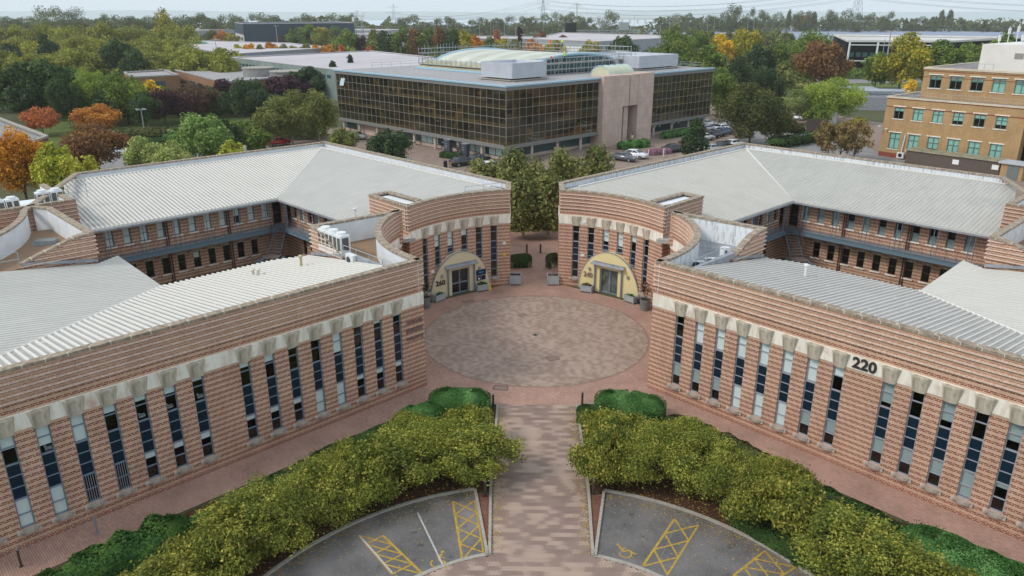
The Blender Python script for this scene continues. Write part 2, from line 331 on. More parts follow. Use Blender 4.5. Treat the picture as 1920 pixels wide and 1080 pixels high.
TREES=[
 ('yellowgreen', 'round', -57.0, 90.0, 8.1, 3.0, 'bright yellow-green tree just behind the left roof parapet', None),
 ('yellowgreen', 'round', -51.2, 86.0, 7.2, 2.1, 'low yellow-green bush tree right of the taller bright one', None),
 ('amber', 'round', -62.9, 92.0, 9.8, 3.6, 'amber and orange tree at the left edge above the roof parapet', None),
 ('rust', 'round', -64.5, 112.0, 7.2, 4.9, 'rust brown tree with bare twigs between yellow-green tree and lamp', None),
 ('pale', 'round', -55.6, 108.0, 6.2, 3.0, 'pale grey-green tree hiding the parked cars behind the roof', None),
 ('pale', 'round', -47.7, 100.0, 6.7, 2.8, 'pale feathery tree in front of the bright green one', None),
 ('leafgreen', 'round', -48.4, 112.0, 9.1, 4.5, 'bright mid-green tree with rounded lobes behind the left roof', None),
 ('yellowgreen', 'round', -40.9, 104.0, 6.3, 2.4, 'small yellow-green tree touching the left roof parapet', None),
 ('orange', 'round', -84.9, 150.0, 5.9, 4.2, 'orange maple standing in front of the dark green trees', None),
 ('redorange', 'sparse', -95.9, 150.0, 5.6, 4.9, 'half bare red-orange maple left of the orange one', None),
 ('darkgreen', 'round', -113.1, 172.0, 11.9, 5.6, 'dark green tree at the far left edge with pale trunk', None),
 ('darkgreen', 'round', -109.0, 176.0, 12.4, 6.7, 'tallest dark green tree with pale trunks at the left', None),
 ('darkgreen', 'round', -96.4, 160.0, 10.8, 3.7, 'narrow dark green tree left of the lime green tree', None),
 ('lime', 'round', -94.8, 168.0, 11.3, 5.5, 'lime green tree with thin pale trunk', None),
 ('midgreen', 'round', -86.9, 166.0, 10.4, 5.6, 'mid-green tree right of the lime green tree', None),
 ('yellow', 'round', -90.5, 184.0, 7.5, 3.2, 'small golden yellow tree before the flat brick building', None),
 ('purple', 'round', -78.5, 165.0, 7.6, 5.6, 'dark purple beech with a rounded crown', None),
 ('purplebrown', 'round', -74.3, 172.0, 7.7, 6.3, 'brown-purple tree right of the dark purple beech', None),
 ('purple', 'round', -72.7, 186.0, 7.7, 4.3, 'dark purple tree behind the pine', None),
 ('purple', 'round', -62.9, 200.0, 7.7, 6.8, 'dark purple tree between the pine and the glass building', None),
 ('pine', 'round', -57.3, 158.0, 10.4, 5.5, 'large dark green pine left of the glass building', None),
 ('pine', 'round', -50.6, 150.0, 5.7, 2.9, 'lower dark pine beside the large pine', None),
 ('olive', 'round', -43.6, 140.0, 9.4, 4.7, 'olive birch with drooping twigs left of the glass building', None),
 ('olive', 'round', -39.4, 143.0, 9.5, 3.8, 'olive green birch at the glass building corner', None),
 ('olive', 'round', -45.8, 134.0, 7.1, 3.2, 'smaller olive tree under the pine', None),
 ('olive', 'round', -32.6, 132.0, 4.0, 3.0, 'olive shrub tree by the silver car', None),
 ('pine', 'flat', -20.5, 113.0, 7.1, 4.0, 'dark pine in front of the shop windows', None),
 ('pine', 'cone', -53.5, 214.0, 10.7, 4.2, 'dark conifer behind the glass building corner', None),
 ('pine', 'cone', -52.6, 232.0, 11.5, 2.3, 'small dark conifer tip above the glass building roof', None),
 ('pine', 'round', -58.4, 205.0, 9.1, 4.8, 'dark pine behind the purple tree', None),
 ('pine', 'cone', 25.1, 118.0, 8.3, 2.9, 'dark conifer above the right roof ridge beside the dark cars', None),
 ('darkolive', 'round', 40.3, 142.0, 10.5, 5.8, 'big dark olive tree behind the right roof ridge', None),
 ('pine', 'round', 48.2, 185.0, 12.7, 5.5, 'grey-green pine right of the glass building', None),
 ('midgreen', 'round', 43.2, 180.0, 10.7, 4.3, 'mid-green tree at the right end of the glass building', None),
 ('pine', 'round', 56.7, 190.0, 10.6, 5.4, 'dark pine behind the big dark olive tree', None),
 ('willow', 'tall', 56.4, 168.0, 7.6, 4.6, 'grey-green weeping willow left of the lime tree', None),
 ('lime', 'round', 65.2, 170.0, 9.4, 6.4, 'lime green spreading tree by the car park', None),
 ('rust', 'round', 85.7, 235.0, 15.0, 8.0, 'rust brown horse chestnut tree', None),
 ('bare', 'sparse', 48.7, 126.0, 6.4, 2.7, 'thin brown tree in the car park bed, leftmost of the trio', None),
 ('bare', 'sparse', 51.1, 127.0, 6.5, 2.9, 'thin brown tree in the car park bed, middle of the trio', None),
 ('bare', 'sparse', 52.5, 125.0, 6.9, 3.2, 'thin brown tree in the car park bed, nearest the tan building', None),
 ('goldgreen', 'round', 109.6, 235.0, 16.8, 7.3, 'yellow and green tree left of the tan building roof', None),
 ('midgreen', 'round', 123.7, 240.0, 14.6, 7.1, 'green tree behind the tan building roof', None),
 ('midgreen', 'round', 108.2, 248.0, 10.8, 4.6, 'green tree behind the tall floodlight mast', None),
 ('midgreen', 'round', 144.3, 262.0, 13.5, 6.8, 'olive green tree behind the white plant room', None),
 ('midgreen', 'round', 153.0, 260.0, 16.5, 5.7, 'green tree right of the roof masts', None),
 ('yellow', 'round', 98.2, 205.0, 6.4, 1.8, 'small yellow shrub beside the tan building', None),
 ('darkgreen', 'round', 38.5, 330.0, 13.8, 6.6, 'round dark red-green tree before the grey warehouse', None),
 ('midgreen', 'round', 51.6, 290.0, 17.5, 8.6, 'bushy green tree behind the glass building, leftmost of the row', None),
 ('yellow', 'round', 71.8, 300.0, 14.7, 4.9, 'golden yellow tree among the green row', None),
 ('midgreen', 'round', 63.0, 300.0, 15.4, 8.0, 'green tree left of the golden yellow one', None),
 ('goldgreen', 'round', 81.0, 300.0, 17.0, 8.9, 'yellow-green tree right of the golden one', None),
 ('midgreen', 'round', 81.1, 262.0, 13.1, 6.8, 'green tree left of the rust chestnut', None),
 ('midgreen', 'round', 100.4, 290.0, 16.4, 10.7, 'broad green tree behind the rust chestnut', None),
 ('pine', 'round', 64.1, 230.0, 12.3, 5.1, 'grey-green pine below the yellow-green tree', None),
 ('olive', 'round', 68.4, 215.0, 10.0, 4.0, 'olive tree between the pines', None),
 ('midgreen', 'round', 53.8, 240.0, 13.0, 5.4, 'green tree rising behind the glass roof end', None),
 ('darkolive', 'round', 43.6, 140.0, 8.3, 3.4, 'dark olive tree right of the big dark one', None),
 ('pine', 'round', 63.7, 220.0, 14.4, 5.7, 'tall grey-green pine behind the dark olive tree', None),
 ('darkgreen', 'round', -79.8, 160.0, 7.0, 4.1, 'dark green tree left of the purple beech', None),
 ('darkgreen', 'round', -89.4, 164.0, 7.3, 4.4, 'dark green tree filling in below the lime tree', None),
 ('darkgreen', 'round', -95.3, 162.0, 6.4, 3.7, 'dark green tree above the orange maple', None),
 ('birch', 'weep', -5.3, 87.0, 7.6, 3.1, 'birch with pale stems left of the passage mouth', None),
 ('birch', 'weep', -2.5, 86.0, 9.1, 3.2, 'tall olive birch above the passage, left of centre', None),
 ('birch', 'weep', 0.1, 83.0, 8.7, 2.7, 'olive birch in the middle of the passage', None),
 ('birch', 'weep', 3.0, 86.0, 9.0, 3.0, 'birch above the passage, right of centre', None),
 ('birch', 'weep', 5.5, 92.0, 6.7, 2.2, 'small birch filling the gap before the feathery one', None),
 ('birch', 'weep', 8.0, 97.0, 7.5, 3.4, 'feathery pale birch right of the passage trees', None),
 ('birch', 'weep', -1.0, 79.0, 7.5, 2.2, 'low birch drooping over the bollards on the left', None),
 ('birch', 'weep', 1.6, 79.0, 7.5, 2.2, 'low birch drooping over the bollards on the right', None),
 ('plane', 'round', -270.3, 403.9, 15.8, 8.2, None, 'belt'),
 ('plane', 'round', -265.3, 407.7, 15.8, 8.3, None, 'belt'),
 ('plane', 'round', -261.5, 408.3, 16.4, 8.3, None, 'belt'),
 ('plane', 'round', -238.0, 383.4, 15.9, 7.8, None, 'belt'),
 ('plane', 'round', -239.7, 396.3, 17.1, 8.0, None, 'belt'),
 ('plane', 'round', -227.1, 386.5, 17.8, 7.8, None, 'belt'),
 ('plane', 'round', -231.5, 403.0, 15.5, 8.1, None, 'belt'),
 ('plane', 'round', -214.7, 384.2, 16.1, 7.8, None, 'belt'),
 ('plane', 'round', -204.9, 380.1, 17.6, 7.7, None, 'belt'),
 ('plane', 'round', -201.4, 386.5, 17.3, 7.8, None, 'belt'),
 ('plane', 'round', -196.3, 388.7, 15.6, 7.9, None, 'belt'),
 ('plane', 'round', -195.7, 400.3, 15.9, 8.1, None, 'belt'),
 ('plane', 'round', -191.6, 400.7, 14.9, 8.1, None, 'belt'),
 ('plane', 'round', -177.7, 389.0, 15.0, 7.9, None, 'belt'),
 ('plane', 'round', -170.8, 384.4, 16.6, 7.7, None, 'belt'),
 ('plane', 'round', -171.3, 398.1, 15.9, 8.0, None, 'belt'),
 ('plane', 'round', -218.7, 321.1, 12.2, 7.3, None, 'belt'),
 ('plane', 'round', -214.7, 324.5, 11.8, 7.3, None, 'belt'),
 ('plane', 'round', -212.2, 329.9, 12.4, 7.5, None, 'belt'),
 ('plane', 'round', -197.0, 313.5, 11.8, 7.1, None, 'belt'),
 ('plane', 'round', -189.8, 313.4, 12.1, 7.1, None, 'belt'),
 ('plane', 'round', -191.8, 326.9, 12.8, 7.4, None, 'belt'),
 ('plane', 'round', -182.2, 317.3, 13.8, 7.2, None, 'belt'),
 ('plane', 'round', -182.2, 331.1, 13.0, 7.5, None, 'belt'),
 ('plane', 'round', -171.5, 321.3, 11.7, 7.3, None, 'belt'),
 ('plane', 'round', -172.3, 331.6, 12.2, 7.5, None, 'belt'),
 ('plane', 'round', -167.4, 332.1, 11.5, 7.5, None, 'belt'),
 ('plane', 'round', -161.3, 335.7, 12.8, 7.6, None, 'belt'),
 ('plane', 'round', -153.5, 327.7, 12.2, 7.4, None, 'belt'),
 ('plane', 'round', -149.3, 335.2, 11.8, 7.6, None, 'belt'),
 ('plane', 'round', -157.7, 271.3, 11.1, 6.8, None, 'belt'),
 ('plane', 'round', -152.0, 268.0, 11.9, 6.7, None, 'belt'),
 ('plane', 'round', -147.2, 268.2, 9.6, 6.7, None, 'belt'),
 ('plane', 'round', -147.9, 275.7, 9.3, 6.9, None, 'belt'),
 ('plane', 'round', -143.1, 276.9, 11.1, 6.9, None, 'belt'),
 ('plane', 'round', -136.1, 273.4, 10.7, 6.8, None, 'belt'),
 ('plane', 'round', -129.5, 265.7, 10.0, 6.6, None, 'belt'),
 ('plane', 'round', -125.3, 267.6, 10.1, 6.7, None, 'belt'),
 ('plane', 'round', -125.0, 277.6, 9.3, 6.9, None, 'belt'),
 ('plane', 'round', -118.4, 273.7, 11.6, 6.8, None, 'belt'),
 ('plane', 'round', -114.2, 270.9, 9.9, 6.7, None, 'belt'),
 ('plane', 'round', -113.7, 282.0, 9.0, 7.0, None, 'belt'),
 ('plane', 'round', -105.2, 274.8, 10.7, 6.8, None, 'belt'),
 ('plane', 'round', -107.8, 244.7, 9.8, 4.1, None, 'belt'),
 ('plane', 'round', -104.5, 243.5, 10.9, 4.0, None, 'belt'),
 ('plane', 'round', -101.6, 243.0, 11.2, 4.0, None, 'belt'),
 ('plane', 'round', -103.0, 252.4, 8.8, 4.2, None, 'belt'),
 ('plane', 'round', -97.2, 245.0, 10.1, 4.1, None, 'belt'),
 ('plane', 'round', -92.0, 238.4, 11.0, 4.0, None, 'belt'),
 ('plane', 'round', -175.0, 262.0, 10.7, 6.6, None, 'belt'),
 ('plane', 'round', -167.1, 262.0, 9.7, 6.6, None, 'belt'),
 ('plane', 'round', -159.1, 262.0, 9.5, 6.6, None, 'belt'),
 ('plane', 'round', -150.8, 262.0, 10.5, 6.5, None, 'belt'),
 ('darkgreen', 'round', -139.7, 268.0, 14.1, 5.6, 'dark blue-green tree standing out of the olive belt', None),
 ('darkgreen', 'round', -129.4, 258.0, 11.5, 4.7, 'second dark blue-green tree in the olive belt, lower and right', None),
 ('pine', 'round', -174.2, 285.0, 14.6, 4.3, 'black-green pine in the olive belt at left', None),
 ('pine', 'round', -187.2, 285.0, 11.7, 5.4, 'black-green pine at the left edge of the olive belt', None),
 ('goldgreen', 'tall', -214.6, 470.0, 26.4, 7.7, 'tall yellow-green poplar rising above the skyline', None),
 ('goldgreen', 'round', -201.6, 455.0, 17.2, 6.1, 'small yellow-green tree below the tall poplar', None),
 ('far', 'round', -500.6, 757.2, 17.7, 9.6, None, 'leftsky'),
 ('far', 'round', -461.1, 710.9, 18.1, 9.0, None, 'leftsky'),
 ('far', 'round', -461.6, 728.0, 20.1, 9.2, None, 'leftsky'),
 ('far', 'round', -435.2, 701.1, 18.4, 8.9, None, 'leftsky'),
 ('far', 'round', -399.2, 661.6, 26.3, 10.8, None, 'leftsky'),
 ('far', 'round', -430.0, 724.8, 26.4, 11.8, None, 'leftsky'),
 ('far', 'round', -409.4, 708.7, 26.0, 11.6, None, 'leftsky'),
 ('far', 'round', -401.1, 709.0, 25.9, 11.6, None, 'leftsky'),
 ('far', 'round', -418.2, 756.4, 17.2, 9.6, None, 'leftsky'),
 ('far', 'round', -394.5, 732.5, 17.0, 9.3, None, 'leftsky'),
 ('far', 'round', -410.1, 777.1, 20.5, 9.8, None, 'leftsky'),
 ('far', 'round', -387.0, 756.8, 19.1, 9.6, None, 'leftsky'),
 ('far', 'round', -342.1, 684.1, 18.4, 8.7, None, 'leftsky'),
 ('far', 'round', -366.0, 753.2, 18.6, 9.5, None, 'leftsky'),
 ('far', 'round', -365.4, 768.5, 18.3, 9.7, None, 'leftsky'),
 ('far', 'round', -305.8, 663.9, 18.6, 8.4, None, 'leftsky'),
 ('far', 'round', -338.4, 751.0, 19.3, 9.5, None, 'leftsky'),
 ('far', 'round', -327.0, 748.3, 18.2, 9.5, None, 'leftsky'),
 ('far', 'round', -293.9, 691.7, 19.4, 8.7, None, 'leftsky'),
 ('far', 'round', -289.6, 704.4, 20.9, 8.9, None, 'leftsky'),
 ('far', 'round', -263.9, 665.0, 20.7, 8.4, None, 'leftsky'),
 ('far', 'round', -284.3, 745.7, 19.6, 9.4, None, 'leftsky'),
 ('far', 'round', -288.5, 786.4, 20.1, 9.9, None, 'leftsky'),
 ('far', 'round', -250.5, 699.0, 19.7, 8.8, None, 'leftsky'),
 ('far', 'round', -265.1, 776.4, 20.7, 9.8, None, 'leftsky'),
 ('far', 'round', -245.0, 745.9, 21.2, 9.4, None, 'leftsky'),
 ('far', 'round', -224.8, 707.5, 19.0, 8.9, None, 'leftsky'),
 ('far', 'round', -232.9, 774.6, 16.7, 9.8, None, 'leftsky'),
 ('far', 'round', -216.4, 749.9, 17.6, 9.5, None, 'leftsky'),
 ('far', 'round', -204.7, 743.4, 20.7, 9.4, None, 'leftsky'),
 ('far', 'round', -207.5, 795.5, 16.5, 10.0, None, 'leftsky'),
 ('far', 'round', -193.8, 785.1, 19.6, 9.9, None, 'leftsky'),
 ('far', 'round', -176.2, 739.2, 20.9, 9.3, None, 'leftsky'),
 ('far', 'round', -164.8, 748.1, 20.7, 9.4, None, 'leftsky'),
 ('far', 'round', -365.8, 561.6, 16.6, 7.1, None, 'leftsky'),
 ('far', 'round', -377.8, 588.6, 16.5, 7.5, None, 'leftsky'),
 ('far', 'round', -366.9, 585.7, 14.8, 7.5, None, 'leftsky'),
 ('far', 'round', -358.8, 589.0, 16.6, 7.5, None, 'leftsky'),
 ('far', 'round', -331.0, 556.0, 16.6, 7.1, None, 'leftsky'),
 ('far', 'round', -319.6, 554.3, 16.4, 7.0, None, 'leftsky'),
 ('far', 'round', -322.9, 571.1, 17.1, 7.2, None, 'leftsky'),
 ('far', 'round', -319.1, 579.1, 16.6, 7.3, None, 'leftsky'),
 ('far', 'round', -302.0, 566.6, 17.5, 7.2, None, 'leftsky'),
 ('far', 'round', -303.1, 579.1, 15.0, 7.4, None, 'leftsky'),
 ('far', 'round', -278.4, 547.7, 17.0, 6.9, None, 'leftsky'),
 ('far', 'round', -278.1, 570.4, 16.7, 7.2, None, 'leftsky'),
 ('far', 'round', -272.1, 570.2, 15.8, 7.2, None, 'leftsky'),
 ('far', 'round', -265.8, 578.0, 17.1, 7.3, None, 'leftsky'),
 ('far', 'round', -250.0, 556.8, 16.3, 7.1, None, 'leftsky'),
 ('far', 'round', -244.6, 563.2, 16.2, 7.1, None, 'leftsky'),
 ('goldgreen', 'round', -127.9, 348.8, 9.0, 3.5, None, 'orangerow'),
 ('amber', 'round', -120.4, 342.0, 10.1, 3.5, None, 'orangerow'),
 ('olive', 'round', -115.1, 340.3, 9.3, 3.5, None, 'orangerow'),
 ('amber', 'round', -112.8, 348.3, 9.9, 3.5, None, 'orangerow'),
 ('olive', 'round', -107.6, 347.3, 9.2, 3.5, None, 'orangerow'),
 ('olive', 'round', -103.3, 349.1, 8.8, 3.5, None, 'orangerow'),
 ('olive', 'round', -98.3, 349.2, 9.4, 3.5, None, 'orangerow'),
 ('amber', 'round', -92.2, 344.6, 8.9, 3.5, None, 'orangerow'),
 ('orange', 'round', -85.9, 339.0, 9.9, 3.4, None, 'orangerow'),
 ('olive', 'round', -82.9, 346.8, 9.2, 3.5, None, 'orangerow'),
 ('olive', 'round', -76.7, 340.7, 9.1, 3.4, None, 'orangerow'),
 ('goldgreen', 'round', -226.2, 520.0, 8.8, 5.8, None, 'ware'),
 ('olive', 'round', -217.5, 520.0, 8.4, 5.8, None, 'ware'),
 ('olive', 'round', -206.6, 520.0, 11.1, 6.6, None, 'ware'),
 ('orange', 'round', -199.6, 520.0, 11.1, 5.1, None, 'ware'),
 ('goldgreen', 'round', -194.5, 520.0, 10.4, 5.1, None, 'ware'),
 ('redorange', 'round', -160.8, 520.0, 15.0, 6.6, None, 'ware'),
 ('midgreen', 'round', -152.9, 520.0, 14.4, 7.7, None, 'ware'),
 ('midgreen', 'round', -143.5, 520.0, 14.7, 7.0, None, 'ware'),
 ('goldgreen', 'round', -134.8, 520.0, 15.0, 7.3, None, 'ware'),
 ('midgreen', 'round', -126.2, 520.0, 13.7, 8.5, None, 'ware'),
 ('midgreen', 'round', -79.5, 350.0, 15.4, 6.0, None, 'mid'),
 ('purple', 'round', -73.6, 350.0, 12.8, 3.7, None, 'mid'),
 ('olive', 'round', -67.8, 350.0, 15.0, 5.2, None, 'mid'),
 ('darkgreen', 'round', -62.0, 350.0, 14.6, 5.7, None, 'mid'),
 ('midgreen', 'round', -55.6, 350.0, 16.3, 5.7, None, 'mid'),
 ('rust', 'round', -49.6, 350.0, 15.9, 4.4, None, 'mid'),
 ('midgreen', 'round', -44.5, 350.0, 15.9, 5.7, None, 'mid'),
 ('rust', 'round', -39.3, 350.0, 16.3, 3.4, None, 'mid'),
 ('darkgreen', 'round', -33.8, 350.0, 15.9, 4.7, None, 'mid'),
 ('goldgreen', 'round', -28.7, 350.0, 15.0, 3.9, None, 'mid'),
 ('amber', 'round', -22.9, 350.0, 12.8, 3.9, None, 'mid'),
 ('olive', 'round', -17.8, 350.0, 11.9, 4.4, None, 'mid'),
 ('lime', 'round', -67.7, 300.0, 10.4, 2.5, None, 'mid'),
 ('redorange', 'round', -60.6, 300.0, 10.1, 2.5, None, 'mid'),
 ('redorange', 'round', -70.7, 300.0, 10.8, 2.0, None, 'mid'),
 ('goldgreen', 'round', -12.0, 350.0, 11.9, 4.7, None, 'mid'),
 ('olive', 'round', -6.1, 350.0, 11.1, 4.4, None, 'mid'),
 ('amber', 'round', 2.0, 350.0, 11.1, 4.7, None, 'mid'),
 ('goldgreen', 'round', 11.3, 350.0, 10.6, 5.2, None, 'mid'),
 ('goldgreen', 'round', 27.6, 350.0, 11.1, 5.7, None, 'mid'),
 ('darkgreen', 'round', 29.6, 300.0, 10.5, 2.9, None, 'mid'),
 ('olive', 'round', -42.0, 450.0, 13.9, 5.7, None, 'mid'),
 ('goldgreen', 'round', -34.5, 450.0, 13.3, 4.3, None, 'mid'),
 ('redorange', 'round', -18.1, 450.0, 12.7, 3.0, None, 'mid'),
 ('purple', 'round', -4.7, 450.0, 14.4, 2.7, None, 'mid'),
 ('rust', 'round', 7.2, 450.0, 12.2, 4.3, None, 'mid'),
 ('rust', 'round', 19.2, 450.0, 11.6, 3.7, None, 'mid'),
 ('far', 'round', -185.3, 813.1, 18.7, 7.8, None, 'midsky'),
 ('far', 'round', -178.6, 819.4, 18.7, 6.7, None, 'midsky'),
 ('far', 'round', -156.4, 814.8, 11.6, 6.0, None, 'midsky'),
 ('far', 'round', -137.5, 799.8, 12.8, 8.9, None, 'midsky'),
 ('far', 'round', -123.2, 783.8, 14.9, 4.6, None, 'midsky'),
 ('far', 'round', -119.3, 822.7, 19.2, 10.9, None, 'midsky'),
 ('far', 'round', -108.5, 843.1, 14.3, 8.1, None, 'midsky'),
 ('far', 'round', -87.0, 776.2, 16.5, 8.0, None, 'midsky'),
 ('far', 'round', -78.1, 790.7, 17.8, 8.8, None, 'midsky'),
 ('far', 'round', -72.3, 843.8, 13.3, 6.9, None, 'midsky'),
 ('far', 'round', -58.1, 841.3, 14.4, 7.5, None, 'midsky'),
 ('far', 'round', -46.3, 829.7, 16.5, 8.0, None, 'midsky'),
 ('far', 'round', -34.5, 772.3, 15.1, 5.7, None, 'midsky'),
 ('far', 'round', -31.7, 835.0, 18.6, 6.8, None, 'midsky'),
 ('far', 'round', -19.6, 858.1, 17.9, 10.8, None, 'midsky'),
 ('far', 'round', -5.4, 859.9, 17.4, 8.9, None, 'midsky'),
 ('far', 'round', 5.6, 833.1, 20.1, 8.0, None, 'midsky'),
 ('far', 'round', 16.4, 774.4, 20.8, 8.6, None, 'midsky'),
 ('far', 'round', 30.7, 845.8, 21.7, 8.7, None, 'midsky'),
 ('far', 'round', 40.6, 789.7, 21.3, 8.1, None, 'midsky'),
 ('far', 'round', 51.8, 828.1, 21.2, 7.9, None, 'midsky'),
 ('far', 'round', 65.0, 855.7, 16.4, 6.3, None, 'midsky'),
 ('far', 'round', 83.3, 834.1, 23.7, 11.6, None, 'midsky'),
 ('far', 'round', 139.6, 842.1, 17.0, 6.2, None, 'rightsky'),
 ('far', 'round', 150.9, 856.3, 17.4, 7.6, None, 'rightsky'),
 ('far', 'round', 169.0, 912.6, 19.9, 10.1, None, 'rightsky'),
 ('far', 'round', 166.0, 843.5, 20.6, 8.7, None, 'rightsky'),
 ('far', 'round', 180.1, 885.0, 19.4, 6.5, None, 'rightsky'),
 ('far', 'round', 183.5, 867.3, 16.3, 7.7, None, 'rightsky'),
 ('far', 'round', 188.4, 844.5, 18.5, 8.1, None, 'rightsky'),
 ('far', 'round', 204.5, 886.0, 20.5, 8.5, None, 'rightsky'),
 ('far', 'round', 202.0, 833.9, 22.7, 7.9, None, 'rightsky'),
 ('far', 'round', 211.5, 839.7, 29.9, 8.6, None, 'rightsky'),
 ('far', 'round', 222.9, 864.1, 28.0, 6.9, None, 'rightsky'),
 ('far', 'round', 223.7, 836.5, 18.6, 8.0, None, 'rightsky'),
 ('far', 'round', 230.2, 835.2, 25.8, 6.1, None, 'rightsky'),
 ('far', 'round', 252.5, 881.8, 23.8, 7.7, None, 'rightsky'),
 ('far', 'round', 267.1, 896.8, 20.5, 9.2, None, 'rightsky'),
 ('far', 'round', 279.5, 909.1, 21.6, 8.7, None, 'rightsky'),
 ('far', 'tall', 269.3, 842.1, 25.8, 3.7, None, 'rightsky'),
 ('far', 'round', 289.6, 868.9, 22.7, 7.6, None, 'rightsky'),
 ('far', 'round', 295.6, 858.3, 26.4, 8.1, None, 'rightsky'),
 ('far', 'tall', 311.7, 884.0, 23.8, 5.2, None, 'rightsky'),
 ('far', 'round', 322.9, 874.1, 23.8, 7.7, None, 'rightsky'),
 ('far', 'round', 348.0, 914.5, 19.3, 8.7, None, 'rightsky'),
 ('far', 'round', 337.9, 863.7, 24.8, 8.8, None, 'rightsky'),
 ('far', 'round', 339.2, 835.0, 20.7, 5.5, None, 'rightsky'),
 ('far', 'round', 375.9, 892.8, 21.0, 7.8, None, 'rightsky'),
 ('far', 'round', 366.2, 843.6, 20.6, 8.6, None, 'rightsky'),
 ('far', 'round', 394.4, 886.8, 22.7, 8.4, None, 'rightsky'),
 ('far', 'tall', 406.1, 875.5, 17.3, 3.2, None, 'rightsky'),
 ('far', 'tall', 430.3, 911.9, 16.0, 5.3, None, 'rightsky'),
 ('far', 'round', 424.1, 879.9, 17.3, 8.4, None, 'rightsky'),
 ('far', 'tall', 438.2, 885.9, 18.3, 4.5, None, 'rightsky'),
 ('far', 'tall', 427.2, 853.7, 19.0, 3.1, None, 'rightsky'),
 ('far', 'tall', 445.2, 879.7, 25.4, 4.2, None, 'rightsky'),
 ('far', 'tall', 441.4, 852.9, 25.8, 4.7, None, 'rightsky'),
 ('far', 'round', 474.6, 897.6, 16.1, 6.6, None, 'rightsky'),
 ('far', 'round', 477.8, 876.5, 15.2, 8.3, None, 'rightsky'),
 ('far', 'tall', 471.7, 842.0, 14.4, 4.3, None, 'rightsky'),
 ('far', 'round', 489.4, 851.1, 12.2, 8.1, None, 'rightsky'),
 ('far', 'round', 510.1, 863.4, 13.2, 8.2, None, 'rightsky'),
 ('far', 'round', 541.7, 896.3, 10.6, 6.6, None, 'rightsky'),
 ('olive', 'round', 93.8, 568.5, 10.7, 6.3, None, 'solarhedge'),
 ('olive', 'round', 96.1, 543.4, 10.1, 6.0, None, 'solarhedge'),
 ('olive', 'round', 102.6, 543.6, 10.1, 6.0, None, 'solarhedge'),
 ('olive', 'round', 113.0, 563.8, 11.0, 6.2, None, 'solarhedge'),
 ('olive', 'round', 122.1, 575.1, 10.4, 6.4, None, 'solarhedge'),
 ('olive', 'round', 124.0, 552.9, 10.3, 6.1, None, 'solarhedge'),
 ('olive', 'round', 127.8, 541.2, 9.9, 6.0, None, 'solarhedge'),
 ('olive', 'round', 134.4, 542.1, 10.0, 6.0, None, 'solarhedge'),
 ('olive', 'round', 150.0, 578.1, 10.6, 6.4, None, 'solarhedge'),
 ('olive', 'round', 149.0, 548.9, 10.0, 6.1, None, 'solarhedge'),
 ('olive', 'round', 163.9, 578.9, 10.7, 6.4, None, 'solarhedge'),
 ('olive', 'round', 169.1, 572.8, 9.4, 6.3, None, 'solarhedge'),
 ('olive', 'round', 173.3, 565.0, 10.9, 6.3, None, 'solarhedge'),
 ('olive', 'round', 175.0, 549.4, 10.7, 6.1, None, 'solarhedge'),
 ('midgreen', 'round', -45.9, 128.0, 4.7, 2.5, 'green tree below the large pine by the parked cars', None),
 ('darkgreen', 'round', -50.3, 126.0, 6.3, 2.4, 'dark green tree right of the bright green tree', None),
 ('darkgreen', 'round', -87.6, 170.0, 5.6, 3.3, 'dark tree with a thick trunk behind the clipped hedges', None),
 ('darkolive', 'round', 49.8, 150.0, 3.4, 2.9, 'dark bush tree beside the car park hedge', None),
 ('midgreen', 'round', 60.7, 165.0, 4.2, 3.1, 'green tree left of the lime spreading tree', None),
 ('midgreen', 'round', 49.6, 250.0, 10.7, 3.7, 'green tree peeping over the glass building roof', None),
]
LAMPS=[(-93.4, 640, 19.2), (-79.6, 620, 16.6), (-74.8, 640, 18.0), (-63.9, 640, 16.4), (-57.9, 640, 18.0), (-38.4, 640, 18.4), (-28.7, 620, 17.8), (-27.5, 640, 17.6), (-18.6, 640, 17.2), (-9.7, 640, 18.0), (12.1, 640, 21.2), (56.3, 640, 19.2), (84.0, 640, 19.6), (115.4, 660, 17.1), (116.5, 650, 18.8), (137.3, 620, 19.7), (142.2, 620, 19.0), (162.5, 600, 20.6), (166.9, 600, 19.8), (377.1, 1120, 17.1), (417.7, 1120, 18.5), (440.2, 1120, 18.5), (478.9, 1120, 17.1), (511.2, 1120, 15.0), (544.4, 1120, 15.7), (553.8, 1050, 12.3), (512.9, 900, 11.6), (-30.8, 400, 14.6), (53.6, 330, 17.2), (-8.7, 330, 13.8), (-2.5, 330, 14.0)]
